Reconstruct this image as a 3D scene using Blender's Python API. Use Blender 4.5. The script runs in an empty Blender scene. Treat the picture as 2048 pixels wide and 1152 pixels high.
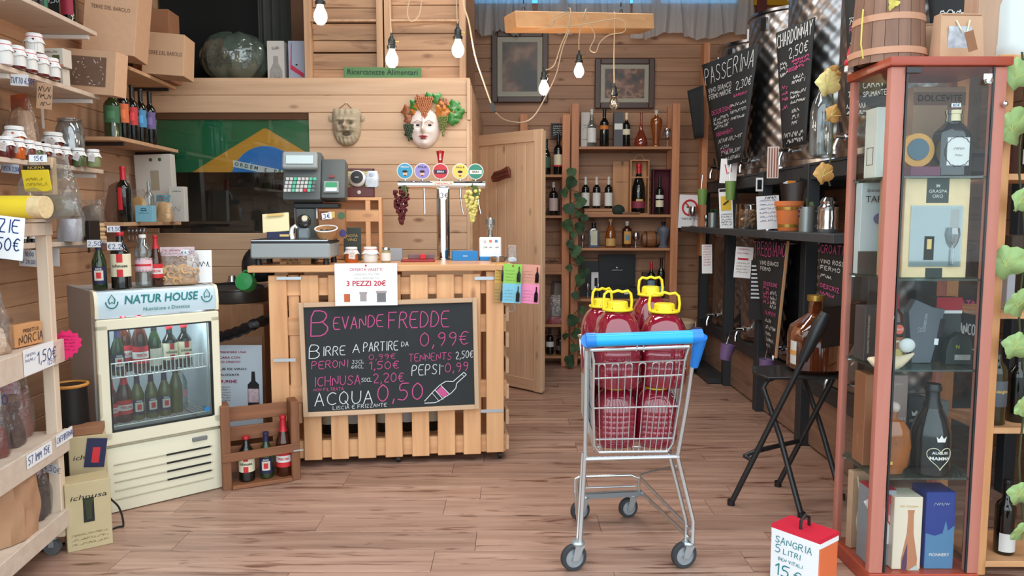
import bpy,bmesh,math,random
from math import pi,sin,cos,tan,radians,sqrt,exp,atan2
from mathutils import Vector,Matrix,Euler
random.seed(11)
R_ = random.Random(5)
S = bpy.context.scene
C = S.collection
# ------------------------------------------------------------ camera, world, light, exposure
F = 1518.0; H = 1.40; PITCH = math.atan(141.0/F)
cam_d = bpy.data.cameras.new('camera'); cam = bpy.data.objects.new('camera',cam_d); C.objects.link(cam)
cam.location = (0,0,H); cam.rotation_euler = (pi/2 - PITCH,0,0)
cam_d.sensor_width = 36; cam_d.lens = 36*F/2048; cam_d.clip_start = 0.05; cam_d.clip_end = 200
S.camera = cam
W = bpy.data.worlds.new('world'); S.world = W; W.use_nodes = True
_n = W.node_tree.nodes; _l = W.node_tree.links
_n['Background'].inputs['Color'].default_value = (0.80,0.93,1.0,1)
_n['Background'].inputs['Strength'].default_value = 2.1
S.view_settings.view_transform = 'Standard'; S.view_settings.look = 'None'
S.view_settings.exposure = 0.42; S.view_settings.gamma = 1.0; S.view_settings.use_curve_mapping = False

def area(name,loc,rot,sx,sy,power,col):
 d = bpy.data.lights.new(name,'AREA'); d.shape = 'RECTANGLE'; d.size = sx; d.size_y = sy; d.energy = power; d.color = col
 o = bpy.data.objects.new(name,d); o.location = loc; o.rotation_euler = rot; C.objects.link(o); return o
# unseen fill lights added above the aisle to lift the room's brightness
area('fill_light',(0.2,4.9,3.72),(0,0,0),2.6,0.5,34,(1.0,0.93,0.86))
area('fill_light',(0.2,2.6,3.72),(0,0,0),2.6,0.5,30,(0.95,0.97,1.0))

def P(px,py,Y):
 """point at depth Y (metres along the floor) seen at pixel (px, py)"""
 x = (px - 1024)/F; y = (576 - py)/F
 d = Vector((x,cos(PITCH) + y*sin(PITCH),-sin(PITCH) + y*cos(PITCH)))
 t = Y/d.y
 return Vector((t*d.x,Y,H + t*d.z))
def X_(px,py,Y): return P(px,py,Y).x
def Z_(py,Y): return P(1024,py,Y).z
def YF(py,z=0.0):
 y = (576 - py)/F
 return (z - H)*(cos(PITCH) + y*sin(PITCH))/(-sin(PITCH) + y*cos(PITCH))
def L(px,Y): return px/F*Y

# ------------------------------------------------------------ materials
def lin(c):
 r = []
 for v in c[:3]:
  v = v/255.0
  r.append(v/12.92 if v <= 0.04045 else ((v + 0.055)/1.055)**2.4)
 return (r[0],r[1],r[2],1)
MATS = {}
def mat(name,c=(200,200,200),rough=0.6,metal=0.0,trans=0.0,emit=0.0,coat=0.0,sss=0.0,noise=0.0,nscale=40,bump=0.0,bscale=60,alpha=1.0,spec=0.5):
 if name in MATS: return MATS[name]
 m = bpy.data.materials.new(name); m.use_nodes = True; MATS[name] = m
 nt = m.node_tree; b = nt.nodes['Principled BSDF']
 b.inputs['Base Color'].default_value = lin(c); b.inputs['Roughness'].default_value = rough
 b.inputs['Metallic'].default_value = metal; b.inputs['Transmission Weight'].default_value = trans
 b.inputs['Coat Weight'].default_value = coat; b.inputs['Specular IOR Level'].default_value = spec
 b.inputs['Subsurface Weight'].default_value = sss
 b.inputs['Alpha'].default_value = alpha
 if emit:
  b.inputs['Emission Color'].default_value = lin(c); b.inputs['Emission Strength'].default_value = emit
 if noise or bump:
  tc = nt.nodes.new('ShaderNodeTexCoord')
  if noise:
   n = nt.nodes.new('ShaderNodeTexNoise'); n.inputs['Scale'].default_value = nscale; n.inputs['Detail'].default_value = 4
   nt.links.new(tc.outputs['Object'],n.inputs['Vector'])
   mx = nt.nodes.new('ShaderNodeMix'); mx.data_type = 'RGBA'
   c0 = lin(c); mx.inputs[6].default_value = tuple(v*(1 - noise) for v in c0[:3]) + (1,)
   mx.inputs[7].default_value = tuple(min(1,v*(1 + noise)) for v in c0[:3]) + (1,)
   nt.links.new(n.outputs['Fac'],mx.inputs[0]); nt.links.new(mx.outputs[2],b.inputs['Base Color'])
  if bump:
   n = nt.nodes.new('ShaderNodeTexNoise'); n.inputs['Scale'].default_value = bscale; n.inputs['Detail'].default_value = 3
   nt.links.new(tc.outputs['Object'],n.inputs['Vector'])
   bp = nt.nodes.new('ShaderNodeBump'); bp.inputs['Strength'].default_value = bump; bp.inputs['Distance'].default_value = 0.01
   nt.links.new(n.outputs['Fac'],bp.inputs['Height']); nt.links.new(bp.outputs['Normal'],b.inputs['Normal'])
 return m
def clear(name,c=(235,245,245),gl=0.08,rough=0.03,body=0.0,bump=0.0,bscale=30,fk=0.55):
 """thin clear glass or film: tinted see-through, reflecting more at grazing angles; body = share of diffuse haze"""
 if name in MATS: return MATS[name]
 m = bpy.data.materials.new(name); m.use_nodes = True; MATS[name] = m
 nt = m.node_tree; N = nt.nodes; K = nt.links
 N.remove(N['Principled BSDF']); out = N['Material Output']
 tr = N.new('ShaderNodeBsdfTransparent'); tr.inputs['Color'].default_value = lin(c)
 g = N.new('ShaderNodeBsdfGlossy'); g.inputs['Roughness'].default_value = rough
 lw = N.new('ShaderNodeLayerWeight'); lw.inputs['Blend'].default_value = 0.35
 ma = N.new('ShaderNodeMath'); ma.operation = 'MULTIPLY_ADD'; ma.inputs[1].default_value = fk; ma.inputs[2].default_value = gl
 K.new(lw.outputs['Fresnel'],ma.inputs[0])
 mx = N.new('ShaderNodeMixShader'); K.new(ma.outputs[0],mx.inputs[0]); 
 src = tr
 if body:
  df = N.new('ShaderNodeBsdfDiffuse'); df.inputs['Color'].default_value = lin(c)
  m2 = N.new('ShaderNodeMixShader'); m2.inputs[0].default_value = body
  K.new(tr.outputs[0],m2.inputs[1]); K.new(df.outputs[0],m2.inputs[2]); src = m2
 K.new(src.outputs[0],mx.inputs[1]); K.new(g.outputs[0],mx.inputs[2]); K.new(mx.outputs[0],out.inputs['Surface'])
 if bump:
  tc = N.new('ShaderNodeTexCoord'); n = N.new('ShaderNodeTexNoise'); n.inputs['Scale'].default_value = bscale
  K.new(tc.outputs['Object'],n.inputs['Vector'])
  bp = N.new('ShaderNodeBump'); bp.inputs['Strength'].default_value = bump; bp.inputs['Distance'].default_value = 0.02
  K.new(n.outputs['Fac'],bp.inputs['Height']); K.new(bp.outputs['Normal'],g.inputs['Normal']); K.new(bp.outputs['Normal'],lw.inputs['Normal'])
 return m
def wood(name,c1,c2,axis='X',rough=0.55,knots=0.5,scale=1.0,contrast=0.5,vary=0.12,streak=0.0,seed=0.0):
 if name in MATS: return MATS[name]
 m = bpy.data.materials.new(name); m.use_nodes = True; MATS[name] = m
 nt = m.node_tree; N = nt.nodes; K = nt.links; b = N['Principled BSDF']; b.inputs['Roughness'].default_value = rough
 tc = N.new('ShaderNodeTexCoord'); oi = N.new('ShaderNodeObjectInfo')
 mul = N.new('ShaderNodeVectorMath'); mul.operation = 'SCALE'; mul.inputs[0].default_value = (37.1,19.7,23.3)
 K.new(oi.outputs['Random'],mul.inputs['Scale'])
 add = N.new('ShaderNodeVectorMath'); add.operation = 'ADD'; K.new(tc.outputs['Object'],add.inputs[0]); K.new(mul.outputs[0],add.inputs[1])
 def mapped(a,c):
  mp = N.new('ShaderNodeMapping'); s = [c*scale]*3; s['XYZ'.index(axis)] = a*scale
  mp.inputs['Scale'].default_value = s; mp.inputs['Location'].default_value = (seed,seed,seed); K.new(add.outputs[0],mp.inputs['Vector']); return mp
 n1 = N.new('ShaderNodeTexNoise'); n1.inputs['Scale'].default_value = 1; n1.inputs['Detail'].default_value = 6; n1.inputs['Distortion'].default_value = 0.6
 K.new(mapped(1.3,22).outputs[0],n1.inputs['Vector'])
 rp = N.new('ShaderNodeValToRGB'); rp.color_ramp.elements[0].position = 0.5 - contrast/2; rp.color_ramp.elements[1].position = 0.5 + contrast/2
 rp.color_ramp.elements[0].color = lin(c2); rp.color_ramp.elements[1].color = lin(c1)
 K.new(n1.outputs['Fac'],rp.inputs[0]); col = rp.outputs[0]
 def darken(col,fac_out,tint):
  mx = N.new('ShaderNodeMix'); mx.data_type = 'RGBA'; mx.blend_type = 'MULTIPLY'
  K.new(fac_out,mx.inputs[0]); K.new(col,mx.inputs[6]); mx.inputs[7].default_value = tint; return mx.outputs[2]
 if knots:
  v = N.new('ShaderNodeTexVoronoi'); v.inputs['Scale'].default_value = 1; v.inputs['Randomness'].default_value = 1
  K.new(mapped(3.2,7.5).outputs[0],v.inputs['Vector'])
  r2 = N.new('ShaderNodeValToRGB'); r2.color_ramp.elements[0].position = 0.05; r2.color_ramp.elements[1].position = 0.16
  r2.color_ramp.elements[0].color = (knots,knots,knots,1); r2.color_ramp.elements[1].color = (0,0,0,1)
  K.new(v.outputs['Distance'],r2.inputs[0]); col = darken(col,r2.outputs[0],(0.25,0.13,0.08,1))
 if streak:
  n3 = N.new('ShaderNodeTexNoise'); n3.inputs['Scale'].default_value = 1; n3.inputs['Detail'].default_value = 5; n3.inputs['Distortion'].default_value = 1.2
  K.new(mapped(3.2,24).outputs[0],n3.inputs['Vector'])
  r3 = N.new('ShaderNodeValToRGB'); r3.color_ramp.elements[0].position = 0.57; r3.color_ramp.elements[1].position = 0.70
  r3.color_ramp.elements[0].color = (0,0,0,1); r3.color_ramp.elements[1].color = (streak,)*3 + (1,)
  K.new(n3.outputs['Fac'],r3.inputs[0]); col = darken(col,r3.outputs[0],(0.35,0.24,0.2,1))
 if vary:
  hs = N.new('ShaderNodeHueSaturation'); mr = N.new('ShaderNodeMapRange'); mr.inputs[3].default_value = 1 - vary; mr.inputs[4].default_value = 1 + vary
  K.new(oi.outputs['Random'],mr.inputs[0]); K.new(mr.outputs[0],hs.inputs['Value']); K.new(col,hs.inputs['Color']); col = hs.outputs[0]
 K.new(col,b.inputs['Base Color'])
 bp = N.new('ShaderNodeBump'); bp.inputs['Strength'].default_value = 0.12; bp.inputs['Distance'].default_value = 0.004
 K.new(n1.outputs['Fac'],bp.inputs['Height']); K.new(bp.outputs['Normal'],b.inputs['Normal'])
 return m

# ------------------------------------------------------------ mesh builder
class MB:
 def __init__(s): s.v = []; s.f = []
 def add(s,vs,fs):
  o = len(s.v); s.v += [tuple(v) for v in vs]; s.f += [tuple(i + o for i in f) for f in fs]; return s
 def box(s,cx,cy,cz,sx,sy,sz,rot=None):
  """centre and size"""
  vs = [Vector((x*sx/2,y*sy/2,z*sz/2)) for z in (-1,1) for y in (-1,1) for x in (-1,1)]
  if rot: e = Euler(rot).to_matrix(); vs = [e @ v for v in vs]
  c = Vector((cx,cy,cz))
  return s.add([v + c for v in vs],[(0,2,3,1),(4,5,7,6),(0,1,5,4),(2,6,7,3),(0,4,6,2),(1,3,7,5)])
 def bar(s,p0,p1,w,t,up=(0,0,1)):
  """square bar between two points, w across, t along 'up'"""
  p0 = Vector(p0); p1 = Vector(p1); d = (p1 - p0).normalized(); u = Vector(up)
  if abs(d.dot(u)) > 0.98: u = Vector((0,1,0))
  a = d.cross(u).normalized(); b = a.cross(d).normalized()
  vs = [p + a*(i*w/2) + b*(j*t/2) for p in (p0,p1) for i,j in ((-1,-1),(1,-1),(1,1),(-1,1))]
  return s.add(vs,[(3,2,1,0),(4,5,6,7),(0,1,5,4),(1,2,6,5),(2,3,7,6),(3,0,4,7)])
 def cyl(s,p0,p1,r0,r1=None,n=16):
  return s.tube([p0,p1],[r0,r0 if r1 is None else r1],n)
 def tube(s,pts,r,n=8,closed=False):
  pts = [Vector(p) for p in pts]; m = len(pts)
  rs = r if isinstance(r,(list,tuple)) else [r]*m
  rings = []; pa = None
  for i,p in enumerate(pts):
   if closed: t = (pts[(i + 1) % m] - pts[i - 1])
   else: t = pts[min(i + 1,m - 1)] - pts[max(i - 1,0)]
   t = t.normalized() if t.length > 1e-9 else Vector((0,0,1))
   if pa is None:
    a = t.orthogonal().normalized()
   else:
    a = pa - t*pa.dot(t); a = a.normalized() if a.length > 1e-6 else t.orthogonal().normalized()
   pa = a; b = t.cross(a)
   rings.append([p + (a*cos(2*pi*k/n) + b*sin(2*pi*k/n))*rs[i] for k in range(n)])
  vs = [v for rg in rings for v in rg]; fs = []
  for i in range(m if closed else m - 1):
   for k in range(n):
    j = (i + 1) % m
    fs.append((i*n + k,i*n + (k + 1) % n,j*n + (k + 1) % n,j*n + k))
  if not closed: fs += [tuple(range(n - 1,-1,-1)),tuple((m - 1)*n + k for k in range(n))]
  return s.add(vs,fs)
 def lathe(s,prof,n=24,c=(0,0,0),cap=True,sy=1.0,sq=0.0,a0=0.0,a1=2*pi):
  """profile [(r, z)], sq squares the section, sy flattens it"""
  full = abs(a1 - a0 - 2*pi) < 1e-6; m = n if full else n + 1
  vs = []
  for r,z in prof:
   for k in range(m):
    a = a0 + (a1 - a0)*k/n
    ca,sa = cos(a),sin(a); q = 1.0
    if sq: q = 1 + sq*(1/max(abs(ca),abs(sa)) - 1)
    vs.append((c[0] + r*ca*q,c[1] + r*sa*q*sy,c[2] + z))
  fs = []
  for i in range(len(prof) - 1):
   for k in range(n if full else n):
    k2 = (k + 1) % m
    fs.append((i*m + k,i*m + k2,(i + 1)*m + k2,(i + 1)*m + k))
  if cap and full:
   fs += [tuple(range(m - 1,-1,-1)),tuple((len(prof) - 1)*m + k for k in range(m))]
  return s.add(vs,fs)
 def prism(s,poly,a,b,plane='XZ'):
  """extrude 2-D polygon between a and b along the third axis"""
  def mk(u,v,w): return {'XZ': (u,w,v),'XY': (u,v,w),'YZ': (w,u,v)}[plane]
  n = len(poly); vs = [mk(u,v,a) for u,v in poly] + [mk(u,v,b) for u,v in poly]
  fs = [tuple(range(n)),tuple(range(2*n - 1,n - 1,-1))] + [(i,i + n,(i + 1) % n + n,(i + 1) % n) for i in range(n)]
  return s.add(vs,fs)
 def grid(s,nu,nv,fn):
  vs = [fn(i/(nu - 1),j/(nv - 1)) for j in range(nv) for i in range(nu)]
  return s.add(vs,[(j*nu + i,j*nu + i + 1,(j + 1)*nu + i + 1,(j + 1)*nu + i) for j in range(nv - 1) for i in range(nu - 1)])
 def ball(s,c,r,n=10,m=7,sc=(1,1,1)):
  c = Vector(c); vs = []; 
  for j in range(1,m):
   t = pi*j/m
   for k in range(n):
    a = 2*pi*k/n; vs.append((c.x + r*sc[0]*sin(t)*cos(a),c.y + r*sc[1]*sin(t)*sin(a),c.z + r*sc[2]*cos(t)))
  vs += [(c.x,c.y,c.z + r*sc[2]),(c.x,c.y,c.z - r*sc[2])]; T = len(vs) - 2; B = T + 1; fs = []
  for j in range(m - 2):
   for k in range(n): fs.append((j*n + k,(j + 1)*n + k,(j + 1)*n + (k + 1) % n,j*n + (k + 1) % n))
  for k in range(n): fs.append((T,k,(k + 1) % n)); fs.append((B,(m - 2)*n + (k + 1) % n,(m - 2)*n + k))
  return s.add(vs,fs)
 def xf(s,M):
  s.v = [tuple(M @ Vector(v)) for v in s.v]; return s
 def mesh(s,name,m=None,bevel=0,smooth=True,ang=35,seg=1,fix=True):
  me = bpy.data.meshes.new(name); me.from_pydata(s.v,[],s.f)
  if bevel or fix:
   bm = bmesh.new(); bm.from_mesh(me)
   if bevel: bmesh.ops.bevel(bm,geom=bm.edges[:],offset=bevel,segments=seg,affect='EDGES',profile=0.6)
   bmesh.ops.recalc_face_normals(bm,faces=bm.faces[:]); bm.to_mesh(me); bm.free()
  if smooth:
   me.polygons.foreach_set('use_smooth',[True]*len(me.polygons)); me.set_sharp_from_angle(angle=radians(ang))
  if m: me.materials.append(m)
  me.update(); return me
 def build(s,name,m,parent=None,loc=(0,0,0),rot=(0,0,0),**k):
  return obj(name,s.mesh(name,m,**k),parent,loc,rot)
def obj(name,me,parent=None,loc=(0,0,0),rot=(0,0,0),sc=None):
 o = bpy.data.objects.new(name,me); C.objects.link(o); o.location = loc; o.rotation_euler = rot
 if sc: o.scale = sc
 if parent: o.parent = parent
 return o
def thing(name,label,cat,loc=(0,0,0),rz=0.0,group=None,rot=None):
 o = bpy.data.objects.new(name,None); o.empty_display_size = 0.02; C.objects.link(o)
 o.location = loc; o.rotation_euler = rot if rot else (0,0,rz)
 return tag(o,label,cat,group)
def tag(o,label,cat,group=None):
 o['label'] = label; o['category'] = cat
 if group: o['group'] = group
 return o
def struct(o): o['kind'] = 'structure'; return o
def Bx(cx,cy,cz,sx,sy,sz,rot=None): return MB().box(cx,cy,cz,sx,sy,sz,rot)

# ------------------------------------------------------------ writing
_TC = {}
def text_data(s,size,bold=0.0,sx=1.0,shear=0.0):
 key = (s,round(size,5),bold,sx,shear)
 if key in _TC: return _TC[key]
 cu = bpy.data.curves.new('t','FONT'); cu.body = s; cu.size = size; cu.resolution_u = 2; cu.offset = bold*size; cu.shear = shear
 cu.align_x = 'CENTER'; cu.align_y = 'CENTER'
 o = bpy.data.objects.new('t',cu); C.objects.link(o)
 me = bpy.data.meshes.new_from_object(o.evaluated_get(bpy.context.evaluated_depsgraph_get()))
 vs = [(v.co.x*sx,v.co.y) for v in me.vertices]; fs = [tuple(p.vertices) for p in me.polygons]
 bpy.data.objects.remove(o); bpy.data.curves.remove(cu); bpy.data.meshes.remove(me)
 _TC[key] = (vs,fs); return vs,fs
def text(s,size,m,parent,loc=(0,0,0),rot=(0,0,0),bend=0.0,bold=0.0,sx=1.0,fit=None,name='lettering',shear=0.0,at=(0,0)):
 """flat print facing -Y; bend = radius of the cylinder it lies on"""
 vs,fs = text_data(s,size,bold,1.0,shear)
 if fit and vs:
  w = max(v[0] for v in vs) - min(v[0] for v in vs); sx = fit/max(w,1e-6)
 mb = MB()
 if bend: mb.add([(bend*sin((x*sx + at[0])/bend),-bend*cos((x*sx + at[0])/bend),y + at[1]) for x,y in vs],fs)
 else: mb.add([(x*sx + at[0],0,y + at[1]) for x,y in vs],fs)
 return mb.build(name,m,parent,loc,rot,smooth=False,fix=False)
SF = {}
_s = """A:0,0 2,6 4,0;.8,2.2 3.2,2.2|B:0,0 0,6 2.6,6 3.6,4.8 2.6,3.2 0,3.2;2.6,3.2 4,1.8 2.8,0 0,0|C:4,5.2 2.4,6 .6,4.8 0,3 .6,1 2.4,0 4,.8|D:0,0 0,6 2.2,5.8 4,4 4,2 2.4,.2 0,0|E:4,6 0,6 0,0 4,0;0,3.1 3,3.1|F:4,6 0,6 0,0;0,3.1 3,3.1
G:4,5 2.4,6 .6,4.8 0,3 .6,1 2.4,0 4,.8 4,2.8 2.4,2.8|H:0,0 0,6;4,0 4,6;0,3 4,3|I:1,0 1,6|J:3,6 3,1.2 1.8,0 .4,.8|K:0,0 0,6;4,6 0,2.8 4,0|L:0,6 0,0 3.6,0|M:0,0 .4,6 2.2,2 4,6 4.4,0|N:0,0 0,6 4,0 4,6|O:2,6 .4,4.8 0,3 .4,1.2 2,0 3.6,1.2 4,3 3.6,4.8 2,6
P:0,0 0,6 2.8,6 4,4.6 2.8,3 0,2.8|Q:2,6 .4,4.8 0,3 .4,1.2 2,0 3.6,1.2 4,3 3.6,4.8 2,6;2.6,1.6 4.2,-.4|R:0,0 0,6 2.8,6 3.8,4.6 2.8,3.2 0,3;1.8,3 4,0|S:3.8,5.2 2.2,6 .4,5 1,3.4 3.2,2.6 3.8,1.2 2,0 0,.8|T:0,6 4.2,6;2.1,6 2.1,0|U:0,6 0,1.6 1.6,0 3.2,.6 4,2 4,6
V:0,6 2,0 4,6|W:0,6 1,0 2.4,4 3.6,0 4.8,6|X:0,0 4,6;0,6 4,0|Y:0,6 2,3 4,6;2,3 2,0|Z:0,6 4,6 0,0 4,0|0:2,6 .4,4.8 0,3 .4,1.2 2,0 3.6,1.2 4,3 3.6,4.8 2,6|1:.4,4.4 2,6 2,0|2:0,4.8 1.6,6 3.6,5 3.4,3.4 0,0 4,0|3:.2,5.4 2,6 3.6,4.8 2,3.3 3.8,1.8 2.2,0 0,.6
4:3,0 3,6 0,2 4,2|5:3.8,6 .6,6 .4,3.4 2.4,3.8 3.8,2.2 2.4,0 0,.5|6:3.6,6 1.2,4.4 0,1.8 1.6,0 3.6,1 3.4,2.8 .6,2.6|7:0,6 4,6 1.4,0|8:2,3.2 .4,4.6 2,6 3.6,4.6 2,3.2 .2,1.6 2,0 3.8,1.6 2,3.2|9:3.6,4 1.8,3 .2,4.4 1.8,6 3.6,5 3.4,2 2,0
€:4,5.2 2.4,6 1,4.8 .6,3 1,1 2.4,0 4,.8;0,3.7 3,3.7;0,2.4 2.8,2.4|,:.8,.6 .3,-1|.:.5,0 .8,.3|-:.5,3 3,3|':.6,6 .4,4.8|%:0,0 4,6;.6,5.6 1.4,4.6;2.8,1.4 3.6,.4|":.6,6 .5,5;1.4,6 1.3,5
a:3.4,3.6 1,3.8 0,1.8 1.2,0 3.2,1 3.4,3.6 3.6,0|c:3.4,3.2 1.6,4 .1,2 1.4,0 3.4,.6|d:3.4,6.2 3.3,0;3.3,1 1.4,0 .1,1.8 1.4,3.8 3.3,3|l:.8,6.2 1,0|i:.8,0 .8,3.8;.8,5.2 .9,5.5|e:.2,2 3.2,2.2 2,3.9 .4,3 .2,1 1.8,0 3.4,.7|r:.2,4 .4,0;.4,2.6 2.4,4"""
for ln in _s.split('\n'):
 for e in ln.split('|'):
  k,v = e[0],e[2:]; SF[k] = [[tuple(float(q) for q in p.split(',')) for p in st.split()] for st in v.split(';')]
def hand_mb(items,jit=0.15):
 """items: (string, x, z, height, stroke, slant, width_factor); x,z = lower left of the first letter, in the XZ plane"""
 mb = MB(); rr = random.Random(3)
 for it in items:
  s,x,z,h,st = it[:5]; sl = it[5] if len(it) > 5 else 0.0; wf = it[6] if len(it) > 6 else 1.0
  u = h/6.0; cx = x; cz = z; u0 = u
  if len(it) > 7:   # fit to a width
   nat = sum((3.2 if c == ' ' else max(p[0] for q in SF.get(c,SF.get(c.upper(),SF['I'])) for p in q) + 1.5) for c in s) - 1.5
   wf = it[7]/(nat*u)
  for ch in s:
   if ch == ' ': cx += 3.2*u*wf; continue
   if ch not in SF: ch = ch.upper() if ch.upper() in SF else 'I'
   dz = rr.uniform(-jit,jit)*u*1.5; rot = rr.uniform(-jit,jit)*0.3; mx = 0
   for stroke in SF[ch]:
    pts = []
    for a,b in stroke:
     a = a*wf; mx = max(mx,a)
     a2 = a + b*(0.06 + rot*0.3); pts.append((cx + a2*u,cz + b*u + dz + (cx - x + a*u)*sl))
    # smooth a little
    if len(pts) > 3:
     q = [pts[0]]
     for i in range(len(pts) - 1):
      p,n = pts[i],pts[i + 1]
      if i > 0: q.append((p[0]*.75 + n[0]*.25,p[1]*.75 + n[1]*.25))
      if i < len(pts) - 2: q.append((p[0]*.25 + n[0]*.75,p[1]*.25 + n[1]*.75))
     q.append(pts[-1]); pts = q
    for i in range(len(pts) - 1):
     (x0,z0),(x1,z1) = pts[i],pts[i + 1]; d = sqrt((x1 - x0)**2 + (z1 - z0)**2) or 1e-6
     nx,nz = -(z1 - z0)/d*st/2,(x1 - x0)/d*st/2; ex,ez = (x1 - x0)/d*st*.25,(z1 - z0)/d*st*.25
     mb.add([(x0 - ex + nx,0,z0 - ez + nz),(x0 - ex - nx,0,z0 - ez - nz),(x1 + ex - nx,0,z1 + ez - nz),(x1 + ex + nx,0,z1 + ez + nz)],[(0,1,2,3)])
   cx += (mx + 1.5*wf)*u
 return mb
def hand(items,m,parent,loc=(0,0,0),rot=(0,0,0),name='lettering',jit=0.15):
 return hand_mb(items,jit).build(name,m,parent,loc,rot,smooth=False,fix=False)
def scrib_mb(rows,st,seed=1):
 """illegible small writing: rows of (x0, x1, z, h)"""
 mb = MB(); rr = random.Random(seed)
 for x0,x1,z,h in rows:
  x = x0
  while x < x1:
   wl = rr.uniform(2.2,5)*h; xe = min(x + wl,x1); px,pz = x,z
   while px < xe:
    nx = px + rr.uniform(.18,.42)*h; nz = z + rr.choice((0,.5,1,.9,.1))*h
    d = sqrt((nx - px)**2 + (nz - pz)**2) or 1e-6; a,b = -(nz - pz)/d*st/2,(nx - px)/d*st/2
    mb.add([(px + a,0,pz + b),(px - a,0,pz - b),(nx - a,0,nz - b),(nx + a,0,nz + b)],[(0,1,2,3)]); px,pz = nx,nz
   x = xe + h*.6
 return mb
def scrib(rows,st,m,parent,loc=(0,0,0),rot=(0,0,0),seed=1,name='lettering'):
 return scrib_mb(rows,st,seed).build(name,m,parent,loc,rot,smooth=False,fix=False)

# ------------------------------------------------------------ palette
pine = wood('pine',(202,160,128),(178,138,108),'X',knots=.75,contrast=.5)
pine_z = wood('pine_upright',(212,168,128),(188,140,102),'Z',knots=.6)
pine_y = wood('pine_along',(214,176,140),(192,150,114),'Y',knots=.5)
pine_pale = wood('pine_pale',(216,182,150),(196,160,128),'X',knots=.8,contrast=.5,vary=.05)
pine_pale_z = wood('pine_pale_upright',(218,186,154),(198,162,130),'Z',knots=.6,vary=.05)
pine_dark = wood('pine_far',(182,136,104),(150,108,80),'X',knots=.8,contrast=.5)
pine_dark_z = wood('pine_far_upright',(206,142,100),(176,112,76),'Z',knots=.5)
pallet = wood('pallet_wood',(232,180,130),(208,150,104),'Z',knots=.6,vary=.1)
pallet_x = wood('pallet_wood_level',(232,180,130),(208,150,104),'X',knots=.6,vary=.1)
grey_x = wood('shelf_white_wood',(218,202,186),(198,178,160),'Y',knots=.3,vary=.05,contrast=.6)
white_z = wood('rack_wood',(226,206,184),(206,182,158),'Z',knots=.3,vary=.05)
oak_dark = wood('brown_crate_wood',(150,96,62),(108,66,42),'X',knots=.4,vary=.1)
oak_dark_z = wood('brown_crate_upright',(150,96,62),(108,66,42),'Z',knots=.4,vary=.1)
laminate = wood('laminate',(196,160,141),(138,104,88),'X',rough=.36,knots=0,scale=1.0,contrast=.55,vary=.12,streak=1.0)
laminate_y = wood('laminate_side',(160,128,108),(116,88,70),'Y',rough=.4,knots=0,contrast=.55,vary=.1,streak=.6)
groove = mat('plank_groove',(92,62,42),.9)
white = mat('white_paint',(232,232,230),.5)
paper = mat('white_paper',(238,240,242),.7)
kraft = mat('kraft_card',(204,164,132),.8,noise=.08,nscale=30)
kraft_d = mat('brown_card',(150,104,74),.8,noise=.08,nscale=30)
black = mat('black_plastic',(22,22,24),.45)
blackm = mat('black_metal',(26,27,30),.4,coat=.3)
inkb = mat('blue_ink',(30,60,130),.8)
inkk = mat('dark_ink',(40,36,40),.8)
inkr = mat('red_ink',(198,50,70),.8)
chalkb = mat('chalkboard_black',(40,44,46),.75,noise=.25,nscale=5)
chalk_w = mat('white_chalk',(216,222,224),.95,noise=.25,nscale=220)
chalk_p = mat('pink_chalk',(206,88,146),.95,noise=.28,nscale=220)
steel = mat('brushed_steel',(200,202,206),.25,1.0)
chrome = mat('chrome',(225,228,230),.12,1.0)
zinc = mat('zinc_wire',(190,196,200),.35,.85)
# ============================================================ THE SETTING
Y_PART = 5.30; Y_BACK = 7.35; Z_LOFT = 2.325
XL = lambda y: -2.55 - 0.048*(y - 5.3)          # face of the left wall at depth y
# floor: a slab with laminate planks laid left to right
floor = struct(Bx(-0.1,4.6,-0.03,6.6,6.6,0.04).build('floor',groove))
def plank_mesh(name,m,ln,wd,th,ch):
 """length on X, width on Z, front face towards -Y, chamfered long edges"""
 poly = [(-wd/2,0),(-wd/2,-th + ch),(-wd/2 + ch,-th),(wd/2 - ch,-th),(wd/2,-th + ch),(wd/2,0)]
 return MB().prism([(y,z) for z,y in poly],-ln/2,ln/2,'YZ').mesh(name,m,smooth=False)
fm = plank_mesh('plank',laminate,1.282,0.191,0.0095,0.0012)
y = 1.45; row = 0
while y < 7.75:
 off = (row*0.427 + (row % 3)*0.13) % 1.284; x = -3.3 + off - 0.7
 while x < 3.1:
  obj('plank',fm,floor,(x + 0.642,y,-0.0095),(-pi/2,0,0)); x += 1.284
 y += 0.193; row += 1
pavement = struct(Bx(0,-9,-0.06,40,20.6,0.05).build('pavement',mat('pavement_grey',(150,148,145),.9,noise=.2,nscale=3)))

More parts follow.
